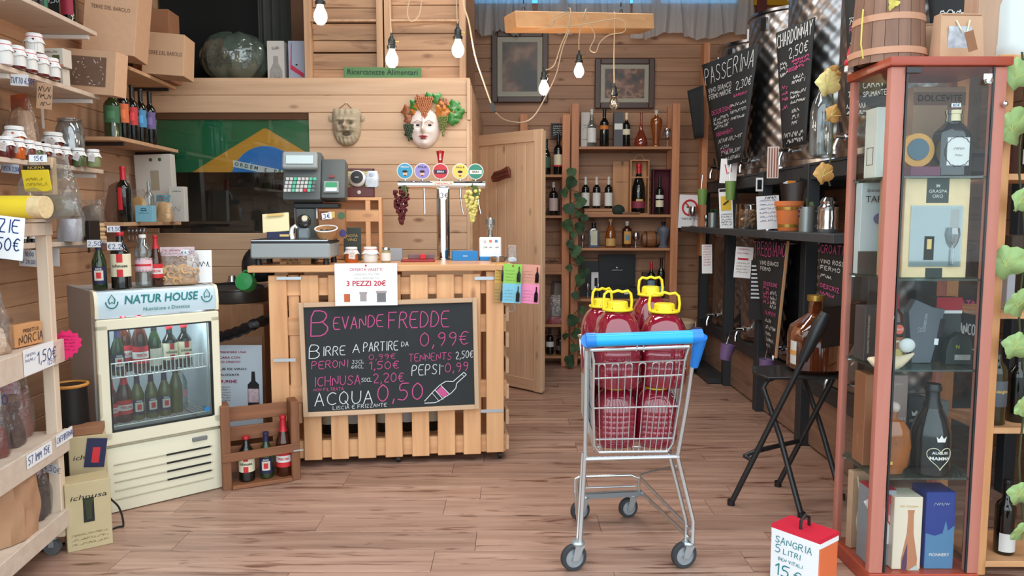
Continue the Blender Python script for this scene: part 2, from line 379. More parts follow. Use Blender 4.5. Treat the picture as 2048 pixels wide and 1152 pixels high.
def board_wall(name,m,P0,P1,z0,z1,wd,holes=(),th=0.014,back=0.05,jr=0):
 """wall of level boards from plan point P0 to P1 (left to right as seen from the room); holes = (s0, s1, z0, z1)"""
 a = Vector((P0[0],P0[1],0)); b = Vector((P1[0],P1[1],0)); d = b - a; ln = d.length; ang = atan2(d.y,d.x)
 cuts = sorted({0.0,ln} | {h[0] for h in holes} | {h[1] for h in holes}); mb = MB()
 for s0,s1 in zip(cuts,cuts[1:]):
  zs = [(z0,z1)]
  for h in holes:
   if h[0] < (s0 + s1)/2 < h[1]:
    nz = []
    for q0,q1 in zs:
     if h[2] > q0: nz.append((q0,min(q1,h[2])))
     if h[3] < q1: nz.append((max(q0,h[3]),q1))
    zs = nz
  for q0,q1 in zs:
   if q1 - q0 > .001: mb.box((s0 + s1)/2,back/2,(q0 + q1)/2,s1 - s0,back,q1 - q0)
 root = struct(mb.build(name,groove,None,(a.x,a.y,0),(0,0,ang),smooth=False))
 z = z0; cache = {}; rr = random.Random(len(name))
 while z < z1 - .01:
  h = min(wd,z1 - z); segs = [(0.0,ln)]
  for q in holes:
   if q[2] < z + h/2 < q[3]:
    ns = []
    for s0,s1 in segs:
     if q[0] > s0 + .02: ns.append((s0,min(s1,q[0])))
     if q[1] < s1 - .02: ns.append((max(s0,q[1]),s1))
    segs = ns
  for s0,s1 in segs:
   parts = [(s0,s1)]
   if jr and s1 - s0 > 2.2:
    c = s0 + (s1 - s0)*rr.uniform(.3,.7); parts = [(s0,c),(c,s1)]
   for q0,q1 in parts:
    k = (round(q1 - q0,3),round(h,4))
    if k not in cache: cache[k] = plank_mesh('board',m,k[0] - .001,k[1] - .0015,th,.004)
    obj('board',cache[k],root,((q0 + q1)/2,0,z + h/2))
  z += wd
 return root
ZC = 3.95
# back wall with the clerestory window opening
wx0 = X_(940,10,Y_BACK); wx1 = X_(1500,10,Y_BACK)
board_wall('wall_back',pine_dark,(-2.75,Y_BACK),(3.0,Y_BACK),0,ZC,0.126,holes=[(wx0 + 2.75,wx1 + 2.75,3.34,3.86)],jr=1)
board_wall('wall_left',pine,(XL(1.6),1.6),(XL(7.4),7.4),0,ZC,0.12,jr=1)
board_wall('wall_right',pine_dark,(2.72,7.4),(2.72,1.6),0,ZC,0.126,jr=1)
struct(Bx(0.1,4.55,ZC + .03,6.2,6.4,.06).build('ceiling',mat('ceiling_dark',(70,66,62),.9)))
# partition behind the counter, with a glazed opening
px0 = XL(Y_PART); px1 = X_(937,300,Y_PART)
win = (X_(312,300,Y_PART) - px0 + .0,X_(620,300,Y_PART) - px0,Z_(471,Y_PART),Z_(239,Y_PART))
board_wall('wall_partition',pine_pale,(px0,Y_PART),(px1,Y_PART),0,Z_LOFT,0.1175,holes=[win])
struct(Bx(px1 + .012,(Y_PART + 7.3)/2,1.15,.024,7.3 - Y_PART - .02,2.3).build('wall_partition_side',pine_y))
struct(Bx((px0 + px1)/2,Y_PART + 1.0,Z_LOFT + .012,px1 - px0 + .02,2.02,.024).build('trim_1',pine_pale))
struct(Bx(px1 + .005,Y_PART - .018,2.2,.022,.03,.27).build('trim_2',pine_pale_z))
struct(Bx(px1 - .001,Y_PART - .005,1.03,.02,.03,2.06).build('trim_3',pine_pale_z))
wn = struct(MB().box(px0 + (win[0] + win[1])/2,Y_PART + .01,(win[2] + win[3])/2,win[1] - win[0],.006,win[3] - win[2]).build('window_1',clear('dark_pane',(240,244,244),.03)))
# store wall behind the pane; its mottled colour stands in for dim reflections
struct(Bx(-1.6,6.1,1.2,2.2,.03,2.3).build('wall_store',mat('store_reflection',(92,80,74),.8,noise=.5,nscale=3)))
# flag pinned behind the glass
fl0 = P(318,239,Y_PART + .05); fl1 = P(600,345,Y_PART + .05)
fx0,fx1,fz1 = fl0.x - .02,X_(640,300,Y_PART + .05),fl0.z + .03
fz0 = fl1.z
flag = thing('brazilian_flag','green flag with yellow lozenge and blue globe hung behind the partition window','flag',((fx0 + fx1)/2,Y_PART + .03,fz0))
fw = fx1 - fx0; fh = fz1 - fz0
cl = mat('flag_green',(44,130,84),.8,noise=.15,nscale=6)
def cloth(x,z): return .006*sin(9*x + 2*z)
g = MB().grid(60,12,lambda u,v: ((u - .5)*fw,cloth((u - .5)*fw,v*fh),v*fh)); g.build('cloth',cl,flag)
apx = X_(527,255,Y_PART) - (fx0 + fx1)/2; apz = Z_(254,Y_PART) - fz0
lz = MB(); N = 60
def loz(x):   # top edge of the lozenge
 return apz - abs(x - apx)*.60
for i in range(N):
 x0 = apx - .66 + 1.3*i/N; x1 = apx - .66 + 1.3*(i + 1)/N
 if x0 < -fw/2 or x1 > fw/2: continue
 a,b = loz(x0),loz(x1)
 if a < 0 and b < 0: continue
 lz.add([(x0,cloth(x0,0) - .004,0),(x1,cloth(x1,0) - .004,0),(x1,cloth(x1,0) - .004,max(b,0)),(x0,cloth(x0,0) - .004,max(a,0))],[(0,1,2,3)])
lz.build('lozenge',mat('flag_yellow',(244,172,60),.8),flag)
gl = MB(); cr = .24; czz = apz - .126 - cr
for i in range(40):
 x0 = apx - cr + 2*cr*i/40; x1 = x0 + 2*cr/40
 zz = lambda x: czz + sqrt(max(cr*cr - (x - apx)**2,0))
 if zz(x0) <= 0 and zz(x1) <= 0: continue
 gl.add([(x0,cloth(x0,0) - .006,0),(x1,cloth(x1,0) - .006,0),(x1,cloth(x1,0) - .006,max(0,zz(x1))),(x0,cloth(x0,0) - .006,max(0,zz(x0)))],[(0,1,2,3)])
gl.build('globe',mat('flag_blue',(50,140,225),.8),flag)
bd = MB(); 
def band(x): return .062 - .20*(x - apx + .22)
for i in range(30):
 x0 = apx - .225 + .45*i/30; x1 = x0 + .45/30
 bd.add([(x0,cloth(x0,0) - .008,max(0,band(x0) - .026)),(x1,cloth(x1,0) - .008,max(0,band(x1) - .026)),(x1,cloth(x1,0) - .008,max(0,band(x1) + .02)),(x0,cloth(x0,0) - .008,max(0,band(x0) + .02))],[(0,1,2,3)])
bd.build('motto_band',paper,flag)
for i,ch in enumerate('ORDEM E PROG'):
 x = apx - .20 + .033*i
 if ch != ' ': text(ch,.036,mat('motto_green',(30,90,60),.8),flag,(x,cloth(x,0) - .010,max(.006,band(x) - .003)),(0,.2,0),bold=.02)

# pallets standing on the loft above the partition
pal_w = wood('old_pallet',(186,148,114),(146,108,78),'X',knots=.6,vary=.16,streak=.5)
pal_wz = wood('old_pallet_post',(194,158,124),(164,126,94),'Z',knots=.3,vary=.05)
def wall_pallet(pxa,pxb,label,rows,seed):
 Yp = 5.40; xa = X_(pxa,100,Yp); xb = X_(pxb,100,Yp); zb = Z_LOFT + .025; zt = 3.20; w = xb - xa
 t = thing('pallet',label,'pallet',((xa + xb)/2,Yp,zb)); rr = random.Random(seed)
 for x in (-w/2 + .022,w/2 - .022):
  Bx(x,0,(zt - zb)/2,.044,.09,zt - zb).build('post',pal_wz,t,bevel=.002)
 Bx(0,-.02,.40,w - .09,.03,.014).build('rail',pal_wz,t)
 z = .0
 i = 0
 while z < zt - zb - .06:
  h = rr.choice((.075,.095,.11)); gp = rr.choice((.003,.004,.012,.02))
  Bx(0,.03 + rr.uniform(-.004,.004),z + h/2,w - .088,.018,h).build('slat',pal_w,t,bevel=.002,rot=(0,rr.uniform(-.006,.006),0)); z += h + gp
 return t
wall_pallet(612,768,'left of two weathered pallets upright above the partition',0,2)
wall_pallet(771,932,'right of two weathered pallets upright above the partition',0,7)
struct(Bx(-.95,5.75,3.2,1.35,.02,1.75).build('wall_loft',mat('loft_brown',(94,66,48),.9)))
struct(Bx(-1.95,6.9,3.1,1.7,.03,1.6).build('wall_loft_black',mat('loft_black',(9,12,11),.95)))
# black sheet sagging from the ceiling over the corner
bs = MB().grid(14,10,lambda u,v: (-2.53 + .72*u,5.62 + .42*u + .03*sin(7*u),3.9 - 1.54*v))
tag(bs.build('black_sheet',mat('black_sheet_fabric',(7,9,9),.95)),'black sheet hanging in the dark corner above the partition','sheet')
gc = MB().grid(40,6,lambda u,v: (X_(517,60,5.95) + .44*u,5.95 + .015*sin(42*u),3.7 - 1.02*v))
tag(gc.build('grey_curtain',mat('grey_curtain_fabric',(74,76,72),.9)),'grey curtain hanging behind the boxes beside the upright pallets','curtain')

# clerestory window and its curtains
for i in range(3):
 a = wx0 + (wx1 - wx0)*i/3; b = wx0 + (wx1 - wx0)*(i + 1)/3
 w = struct(MB().box((a + b)/2,Y_BACK + .03,3.60,b - a - .04,.006,.50).build('window_%d' % (i + 2),clear('sky_pane',(150,205,235),.06)))
 f = MB(); 
 for x in (a + .02,b - .02): f.box(x - 0,Y_BACK + .02,3.60,.04,.05,.54)
 for z in (3.35,3.85): f.box((a + b)/2,Y_BACK + .02,z,b - a,.05,.04)
 f.build('window_frame',mat('window_red_wood',(104,46,42),.6),w)
cur = bpy.data.materials.new('sheer_curtain'); cur.use_nodes = True
nt = cur.node_tree; b = nt.nodes['Principled BSDF']; b.inputs['Base Color'].default_value = lin((240,240,240)); b.inputs['Roughness'].default_value = .9
trn = nt.nodes.new('ShaderNodeBsdfTranslucent'); trn.inputs['Color'].default_value = lin((240,244,246)); tp = nt.nodes.new('ShaderNodeBsdfTransparent')
m1 = nt.nodes.new('ShaderNodeMixShader'); m1.inputs[0].default_value = .55; m2 = nt.nodes.new('ShaderNodeMixShader'); m2.inputs[0].default_value = .15
nt.links.new(b.outputs[0],m1.inputs[1]); nt.links.new(trn.outputs[0],m1.inputs[2]); nt.links.new(m1.outputs[0],m2.inputs[1]); nt.links.new(tp.outputs[0],m2.inputs[2])
nt.links.new(m2.outputs[0],nt.nodes['Material Output'].inputs['Surface'])
def curtain(pa,pb,pyb,label,seed,wob=.03):
 Yc = 7.24; xa = X_(pa,30,Yc); xb = X_(pb,30,Yc); zb = Z_(pyb,Yc); rr = random.Random(seed); ph = [rr.uniform(0,6) for _ in range(4)]
 def fn(u,v):
  w = (sin(2*pi*9*u + ph[0] + v) + .6*sin(2*pi*15.3*u + ph[1]) + .3*sin(2*pi*4.2*u + ph[2]))*wob
  hem = .03*sin(2*pi*2*u + ph[3])*(1 - v)
  return (xa + (xb - xa)*u + .02*sin(20*u + 4*v),Yc + w*(.5 + .5*(1 - v)),zb + hem + (3.86 - zb)*v)
 tag(MB().grid(110,8,fn).build('curtain',cur),label,'curtain')
curtain(940,1062,66,'sheer white curtain over the high window, left of the brightest gap',1)
curtain(1071,1258,62,'sheer white curtain over the high window behind the hanging beam',2)
curtain(1262,1505,72,'sheer white curtain over the high window nearest the steel tanks',3)
rodm = MB().cyl((wx0 - .1,7.24,3.87),(wx1 + .15,7.24,3.87),.01,n=10)
tag(rodm.build('curtain_rod',blackm),'black rod carrying the sheer curtains of the high window','curtain rod')
struct(Bx(2.35,7.30,3.62,.5,.04,.5).build('trim_4',mat('ochre_panel',(206,150,20),.8)))
struct(Bx(X_(1513,20,7.3) + .04,7.29,3.6,.09,.04,.62).build('trim_5',mat('window_red_wood')))

# open door of upright boards
dl = P(945,270,6.49); dr = P(1087,260,5.94); dv = Vector((dr.x - dl.x,dr.y - dl.y,0)); dw = dv.length
door = struct(Bx(dw/2,.016,1.045,dw,.02,2.05).build('door_1',pine_pale_z,None,(dl.x,dl.y,0),(0,0,atan2(dv.y,dv.x))))
dm = Bx(0,0,0,.104,.012,1.94).mesh('board',pine_pale_z,bevel=.003)
for i in range(6): obj('board',dm,door,(.10 + .108*i + .03,0,1.045))
for x in (.04,dw - .04): Bx(x,-.006,1.045,.08,.024,2.07).build('stile',pine_pale_z,door,bevel=.003)
for z in (.06,2.035): Bx(dw/2,-.006,z,dw - .16,.024,.09).build('rail',pine_pale,door,bevel=.003)
bk = MB(); rr = random.Random(4)
bark = thing('bark_sign','rough dark bark slab screwed to the open door','sign',P(1003,349,6.10) ,0,rot=(0,-.22,atan2(dv.y,dv.x)))
bk.prism([(-.105,-.035),(-.06,-.045),(.02,-.04),(.09,-.048),(.10,.01),(.085,.045),(.0,.035),(-.07,.04),(-.115,.005)],-.014,.014)
bk.build('bark',wood('bark',(124,62,44),(70,32,26),'X',knots=.3,contrast=.4),bark,bevel=.005)
for z in (-.015,.015): Bx(0,-.018,z,.15,.008,.006,(0,.05,0)).build('ridge',mat('bark_ridge',(96,48,36),.8),bark)
# ============================================================ kit of repeated shapes
PROF = {
 'bordeaux': [(0,.0),(.9,0),(1,.02),(1,.60),(.97,.64),(.8,.69),(.5,.73),(.37,.77),(.35,.95),(.39,.955),(.39,.985),(.34,1)],
 'burgundy': [(0,.0),(.9,0),(1,.02),(1,.46),(.95,.54),(.75,.63),(.5,.70),(.36,.78),(.34,.94),(.4,.95),(.4,.98),(.34,1)],
 'beer': [(0,0),(.9,0),(1,.02),(1,.52),(.95,.58),(.7,.69),(.45,.78),(.38,.86),(.36,.94),(.42,.95),(.42,1),(.3,1)],
 'stubby': [(0,0),(.9,0),(1,.02),(1,.62),(.93,.68),(.6,.77),(.42,.82),(.38,.94),(.44,.95),(.44,1),(.3,1)],
 'champ': [(0,0),(.92,0),(1,.02),(1,.42),(.96,.50),(.78,.62),(.5,.73),(.36,.82),(.33,.92),(.42,.93),(.42,.96),(.36,1)],
 'spirit': [(0,0),(.94,0),(1,.02),(1,.66),(.93,.72),(.5,.78),(.36,.82),(.34,.92),(.42,.93),(.42,1),(.3,1)],
 'flask': [(0,0),(.8,0),(.98,.05),(1,.12),(.85,.24),(.5,.40),(.28,.52),(.18,.70),(.17,.95),(.22,.96),(.22,1),(.1,1)],
 'amphora': [(0,0),(.75,0),(.75,.04),(.5,.10),(.6,.3),(.95,.6),(1,.7),(.85,.78),(.4,.82),(.28,.86),(.3,.95),(.4,1),(.1,1)],
 'water': [(0,0),(.85,0),(1,.03),(1,.25),(.93,.28),(1,.31),(1,.54),(.9,.57),(1,.62),(.98,.70),(.7,.82),(.4,.90),(.38,1),(.1,1)],
 'decanter': [(0,0),(.5,0),(.55,.03),(.35,.12),(1,.3),(.95,.42),(.4,.58),(.3,.7),(.55,.74),(.5,.78),(.75,.84),(.7,.96),(.4,1),(.1,1)],
}
_MC = {}
def cached(key,fn):
 if key not in _MC: _MC[key] = fn()
 return _MC[key]
def prof_r(kind,r,h,z):
 p = PROF[kind]
 for (a,b),(c,d) in zip(p,p[1:]):
  if b*h <= z <= d*h and d > b: return r*(a + (c - a)*(z/h - b)/(d - b))
 return r
def patch(r,z0,z1,span,n=10,kind=None,h=1,rr=1,sq=0):
 """curved label on a round body, facing -Y; span in degrees"""
 a = radians(span)/2
 def fn(u,v):
  t = -pi/2 - a + 2*a*u; z = z0 + (z1 - z0)*v
  rad = (prof_r(kind,rr,h,z) if kind else r) + .0009
  q = 1.0
  if sq: q = 1 + sq*(1/max(abs(cos(t)),abs(sin(t))) - 1)
  return (rad*q*cos(t),rad*q*sin(t),z)
 return MB().grid(n,5 if kind else 2,fn)
g_green = mat('green_bottle_glass',(36,54,26),.08,coat=.5)
g_dark = mat('dark_bottle_glass',(14,17,15),.08,coat=.6)
g_brown = mat('brown_bottle_glass',(62,26,12),.08,coat=.5)
g_olive = mat('olive_bottle_glass',(86,92,44),.08,coat=.4)
g_clear = clear('clear_bottle_glass',(222,232,232),.12,body=.06)
g_amber = clear('amber_liquor',(205,120,50),.10,body=.32)
g_rose = clear('rosy_liquor',(190,90,60),.10,body=.3)
foil_r = mat('red_foil',(190,36,48),.35,.2); foil_k = mat('black_foil',(24,24,26),.35); foil_w = mat('white_foil',(205,200,190),.4)
foil_g = mat('gold_foil',(200,160,80),.3,.8); cork = mat('cork',(196,152,110),.8)
cream = mat('cream_label',(226,218,188),.7); lab_w = mat('white_label',(222,222,218),.7); lab_r = mat('red_label',(204,40,48),.6)
navy = mat('navy_label',(30,34,72),.6); gold_t = mat('gold_print',(214,184,110),.5)
def bottle(label,loc,kind='bordeaux',r=.038,h=.31,glass=None,cap=None,capz=.78,labels=(),texts=(),group=None,rz=0.0,name='wine_bottle',cat='bottle',sq=0,sy=1.0,rot=None,n=20):
 glass = glass or g_dark
 t = thing(name,label,cat,loc,rz,group,rot)
 p = PROF[kind]
 obj('glass',cached(('b',kind,r,h,glass.name,sq,sy),lambda: MB().lathe([(a*r,b*h) for a,b in p],n,cap=False,sq=sq,sy=sy).mesh('glass',glass)),t)
 if cap:
  def mk():
   zs = [capz*h] + [b*h for a,b in p if b > capz + .005]
   pr = [(prof_r(kind,r,h,min(z,h*.9999)) + .0009,z) for z in zs]; pr = [q for q in pr if q[0] > 0]
   pr[-1] = (pr[-1][0]*.98,h + .001); return MB().lathe(pr,14).mesh('foil',cap)
  obj('foil',cached(('c',kind,r,h,cap.name,capz),mk),t)
 for i,lb in enumerate(labels):
  z0,z1,m = lb[:3]; span = lb[3] if len(lb) > 3 else 150
  if sq: obj('label',cached(('lq',r,h,z0,z1,m.name,sq,span),lambda: Bx(0,-r*sy - .0012,(z0 + z1)/2*h,r*1.5*span/150,.001,(z1 - z0)*h).mesh('label',m)),t)
  else: obj('label',cached(('l',kind,r,h,z0,z1,m.name,span,i),lambda: patch(r + .0004*i,z0*h,z1*h,span,kind=kind,h=h,rr=r + .0004*i).mesh('label',m)),t)
 for tx in texts:
  s,size,m,z = tx[:4]
  if s is None: scrib([(-r*.5,r*.5,z*h + q*size*1.6,size) for q in range(tx[4] if len(tx) > 4 else 2)],size*.16,m,t,(0,-r*(sy if sq else 1) - .0026,0))
  else: text(s,size,m,t,(0,-.0032 if not sq else -r*sy - .0026,0 if not sq else z*h),bend=0 if sq else r,at=(0,0 if sq else z*h),bold=.02,fit=tx[4] if len(tx) > 4 else None)
 return t
def red_beer(label,loc,h=.27,r=.034,group=None,rz=0,kind='beer',cat='bottle'):
 return bottle(label,loc,kind,r,h,g_brown,foil_r,.74,[(.16,.44,lab_r,170),(.24,.35,lab_w,170)],[('PERONI',.02,lab_r,.295,r*1.5)],group,rz,'beer_bottle')
def cream_beer(label,loc,h=.24,r=.034,group=None,rz=0):
 t = bottle(label,loc,'stubby',r,h,g_dark,foil_r,.93,[(.22,.62,cream,175),(.47,.62,lab_r,34),(.22,.35,lab_r,34)],[('ichnusa',.02,inkk,.41,r*1.65)],group,rz,'beer_bottle')
 return t
def navy_beer(label,loc,h=.24,r=.031,group=None,rz=0,gl=None):
 return bottle(label,loc,'beer',r,h,gl or g_green,navy,.80,[(.12,.46,navy,120),(.19,.39,mat('pale_print',(214,206,190),.6),70),(.23,.35,lab_r,36)],[('BEER',.011,lab_w,.42,r*.9)],group,rz,'beer_bottle')
# jars
honey = mat('orange_preserve',(196,92,30),.2,coat=.5); jam = mat('dark_jam',(92,28,26),.2,coat=.5); olive = mat('green_preserve',(74,92,52),.25,coat=.5); pale_p = mat('pale_preserve',(206,190,130),.3,coat=.4)
linen = mat('jar_cloth',(232,232,232),.85,noise=.05)
def jar(label,loc,r=.035,h=.075,fill=None,lab=None,tagm=None,group=None,rz=0,cap='cloth',capm=None,band=None):
 t = thing('preserve_jar',label,'jar',loc,rz,group); fill = fill or honey
 obj('glass',cached(('j',r,h,fill.name),lambda: MB().lathe([(0,0),(r*.92,0),(r,h*.05),(r,h*.72),(r*.85,h*.82),(r*.85,h*.9)],18,cap=False).mesh('glass',fill)),t)
 if cap == 'cloth':
  def mk():
   mb = MB(); n = 28
   pr = [(.0,h*1.02),(r*.8,h*1.02),(r*.93,h*.97),(r*.88,h*.84),(r*1.12,h*.66),(r*1.2,h*.60)]
   vs = []
   for i,(q,z) in enumerate(pr):
    for k in range(n):
     w = 1 + (.07*sin(k*pi*2*7/n) if i >= 4 else 0); zz = z - (h*.08*(.5 + .5*sin(k*pi*2*4/n)) if i >= 4 else 0)
     vs.append((q*w*cos(2*pi*k/n),q*w*sin(2*pi*k/n),zz))
   fs = [(i*n + k,i*n + (k + 1) % n,(i + 1)*n + (k + 1) % n,(i + 1)*n + k) for i in range(len(pr) - 1) for k in range(n)]
   return mb.add(vs,fs).mesh('cloth_cover',capm or linen)
  obj('cloth_cover',cached(('jc',r,h,(capm or linen).name),mk),t)
  obj('string',cached(('js',r,h,(band or inkk).name),lambda: MB().tube([(r*.9*cos(a*pi/8),r*.9*sin(a*pi/8),h*.84) for a in range(16)],.0015,5,True).mesh('string',band or inkk)),t)
 else:
  obj('lid',cached(('jl',r,h,(capm or lab_w).name),lambda: MB().lathe([(0,h*.86),(r*.93,h*.86),(r*.93,h),(r*.88,h*1.03),(0,h*1.03)],20,cap=False).mesh('lid',capm or lab_w)),t)
 if lab: obj('label',cached(('jb',r,h,lab.name),lambda: patch(r,h*.12,h*.66,240).mesh('label',lab)),t)
 if tagm:
  o = obj('swing_tag',cached(('jt',r,h,tagm.name),lambda: Bx(0,0,0,r*1.0,.0012,r*1.15).mesh('swing_tag',tagm)),t,(r*.35,-r*1.22,h*.5),(.12,R_.uniform(-.5,.5),0))
  scrib([(-r*.3,r*.3,q*r*.25 - r*.25,r*.13) for q in range(3)],.0008,inkr,o,(0,-.0012,0),seed=int(h*1000))
 return t
def bag(label,loc,w,d,h,fill,fillh=.7,film=None,name='food_bag',cat='bag',top=None,seed=1,group=None,rz=0,rot=None,pieces=None,tie=False):
 """crumpled clear bag: film + contents (+ printed header)"""
 rr = random.Random(seed); ph = [rr.uniform(0,6) for _ in range(6)]
 t = thing(name,label,cat,loc,rz,group,rot); film = film or clear('bag_film',(248,248,248),.05,.12,fk=.35,body=.05,bump=.8,bscale=28)
 def shape(sc,hh,pinch):
  def fn(u,v):
   a = 2*pi*u; k = 1 + .07*sin(3*a + ph[0] + 4*v) + .05*sin(7*a + ph[1] - 6*v)
   q = 1/max(abs(cos(a)),abs(sin(a))); q = 1 + .45*(q - 1)
   e = (1 - v)**.25 if pinch == 0 else 1 - pinch*max(0,v - .55)/.45
   if v < .08: e*= .86 + 1.7*v
   ey = e if pinch == 0 else (1 - max(0,v - .45)/.55*.93)
   return (w/2*sc*k*q*e*cos(a),d/2*sc*k*q*ey*sin(a),hh*v)
  return fn
 c = MB().grid(22,10,shape(.93,h*fillh,0)); c.build('contents',fill,t)
 if pieces:
  m2,pr,cnt = pieces; pb = MB()
  for i in range(cnt):
   a = rr.uniform(pi,2*pi); z = rr.uniform(.03,h*fillh*.9); e = .93*(1 - (z/(h*fillh)))**.18
   pb.ball((w/2*e*cos(a)*1.0,d/2*e*sin(a)*1.0,z),pr,6,4)
  o = pb.build('filling',m2,t); o['kind'] = 'stuff'
 MB().grid(26,14,shape(1.0,h,.25)).build('film',film,t)
 if top:
  hm = MB().grid(8,3,lambda u,v: ((u - .5)*w*.8,-d*.06 + .004*sin(9*u),h*(.76 + .24*v)))
  hd = hm.build('header_card',top,t)
  scrib([(-w*.3,w*.3,h*.80,h*.04),(-w*.3,w*.3,h*.89,h*.04)],.0015,inkr,hd,(0,-d*.06 - .006,0),seed=seed)
 return t
def card(label,loc,w,h,m,items=None,ink=None,rz=0,tilt=0,roll=0,name='price_card',cat='card',scr=None,th=.0015,group=None,curl=0):
 """flat card standing or hanging, origin at its centre, facing -Y"""
 t = thing(name,label,cat,loc,0,group,rot=(tilt,roll,rz))
 MB().grid(9,3,lambda u,v: ((u - .5)*w,curl*(u - .5)**2,(v - .5)*h)).build('sheet',m,t)
 if items: hand(items,ink or inkb,t,(0,-.0016,0))
 if scr: scrib(scr[0],scr[1],ink or inkb,t,(0,-.0014,0),seed=scr[2] if len(scr) > 2 else 1)
 return t
def carton(name,label,cat,loc,w,d,h,m,rz=0,rot=None,seam=None,bevel=.002,group=None):
 t = thing(name,label,cat,loc,rz,group,rot)
 Bx(0,0,h/2,w,d,h).build('body',m,t,bevel=bevel)
 if seam: Bx(0,0,h + .0006,w*.99,.03,.001).build('tape',seam,t)
 return t
def wineglass(label,loc,h=.15,r=.035,m=None,group=None,cat='glass',stem=.45):
 m = m or clear('thin_glass',(235,238,240),.22)
 t = thing('wine_glass',label,cat,loc,0,group)
 obj('bowl',cached(('wb',h,r,m.name,stem),lambda: MB().lathe([(.004,h*stem),(r*.6,h*(stem + .06)),(r,h*(stem + .25)),(r*.95,h*.85),(r*.8,h)],18,cap=False).mesh('bowl',m)),t)
 obj('stem',cached(('ws',h,r,m.name,stem),lambda: MB().lathe([(r*.85,0),(r*.8,.003),(.006,.01),(.004,h*.2),(.004,h*stem)],16).mesh('stem',m)),t)
 return t
# ============================================================ THE PALLET COUNTER AND WHAT STANDS ON IT
cA = Vector((X_(541,700,4.13),4.13,0)); cB = Vector((X_(1018,700,4.29),4.29,0))
cd = cB - cA; cw = cd.length; CR = atan2(cd.y,cd.x); CM = Matrix.Translation(cA) @ Matrix.Rotation(CR,4,'Z'); CZ = Z_(531,4.13)
def cpt(px,py,off=0.0,z=None):
 """point on the counter top (height z) seen at a pixel"""
 zz = CZ if z is None else z; Y = YF(py,zz); p = P(px,py,Y); p.z = zz; return p
counter = thing('pallet_counter','shop counter built of pine pallets on small castors','counter',cA,CR)
def csl(x,z0,z1,w,y=0.0,th=.02): return Bx(0,0,(z1 - z0)/2,w,th,z1 - z0).build('slat',pallet,counter,(x,y,z0),bevel=.003)
u = lambda px: (Vector((X_(px,700,4.13 + (px - 541)/477*.16),4.13 + (px - 541)/477*.16,0)) - cA).length
zb = .045
for a,b in ((541,577),): csl((u(a) + u(b))/2,zb + .02,1.085,u(b) - u(a))
for a,b in ((604,640),(659,694),(713,749),(768,803),(822,857),(874,909),(926,961)):
 csl((u(a) + u(b))/2,zb + (.0),1.085,u(b) - u(a))
csl(u(589),.25,1.085,.06,.03)
csl((u(972) + u(1007))/2,zb + .01,1.10,u(1007) - u(972),-.012)
for z in (.10,.42,.80,1.02): Bx(cw/2,.035,z,cw - .03,.045,.10).build('cross_rail',pallet_x,counter,bevel=.003)
for i,z in enumerate((.10,.25,.40,.55,.70,.85,1.0)): Bx(cw - .008,.33,z,.02,.62,.085).build('side_slat',pine_y,counter,bevel=.002)
for i,z in enumerate((.10,.25,.40,.55,.70,.85,1.0)): Bx(.008,.34,z,.02,.60,.085).build('side_slat',pine_y,counter,bevel=.002)
for x in (.05,cw*.5,cw - .06): Bx(x,.62,.56,.09,.09,1.04).build('back_post',pallet,counter,bevel=.003)
Bx(cw/2,.33,.12,cw - .08,.56,.02).build('lower_shelf',pallet_x,counter)
Bx(cw/2 - .04,.34,CZ - .018,cw + .12,.78,.036).build('counter_top',wood('counter_top_wood',(224,172,122),(198,144,98),'X',rough=.32,knots=.4,vary=.02),counter,bevel=.004)
for x in (.05,cw*.52,cw - .05):
 for yy in (.04,.62):
  c = MB().cyl((x - .01,yy,.022),(x + .01,yy,.022),.022,n=14); c.build('castor',black,counter)
for px,z in ((570,.34),(570,.62),(972,1.06),(983,.30)):
 Bx(u(px),-.024 + (0 if px < 600 else -.0),z,.12 if px < 600 else .13,.003,.018).build('bracket',zinc,counter)
Bx(u(583),-.02,1.07,.13,.003,.016).build('bracket',zinc,counter)
hk = MB().tube([(cw + .004,.1,.86),(cw + .03,.1,.85),(cw + .045,.1,.87),(cw + .04,.1,.90)],.003,6); hk.build('hook',zinc,counter)
# things stored inside the counter, glimpsed between the slats
for i,(px,z,lab) in enumerate(((643,.2,'far left'),(697,.22,'left'),(760,.24,'middle'),(811,.24,'dark middle'),(865,.23,'right'))):
 p = CM @ Vector((u(px),.24,.13))
 bottle('dark bottle stored inside the counter, %s of the gaps below the blackboard' % lab,p,'bordeaux',.038,.29,g_dark,foil_k if i % 2 else foil_w,labels=[(.2,.5,lab_w if i % 2 else cream,130)],name='stored_bottle')

# blackboard on the counter front
BZ0,BZ1 = Z_(829,4.13),Z_(600,4.17)
bw = u(957) - u(606); bh = BZ1 - BZ0
board = thing('blackboard','pine-framed blackboard of cold drink prices leaning on the counter','blackboard',CM @ Vector(((u(606) + u(957))/2,-.045,BZ0)),0,rot=(0,radians(-1.0),CR))
Bx(0,.006,bh/2,bw - .03,.008,bh - .03).build('slate',chalkb,board)
fw_ = .026
for x in (-bw/2 + fw_/2,bw/2 - fw_/2): Bx(x,0,bh/2,fw_,.022,bh).build('frame_side',pine_pale_z,board,bevel=.003)
for z in (fw_/2,bh - fw_/2): Bx(0,0,z,bw - 2*fw_,.022,fw_).build('frame_rail',pine_pale,board,bevel=.003)
def bx(px): return (px - 781.5)/351*bw
def bz(py): return (829 - py)/229*bh
def ch(s,px,py,px1,hpx,st=.0042,sl=0.0): return (s,bx(px),bz(py),hpx/229*bh,st,sl,1,bx(px1) - bx(px))
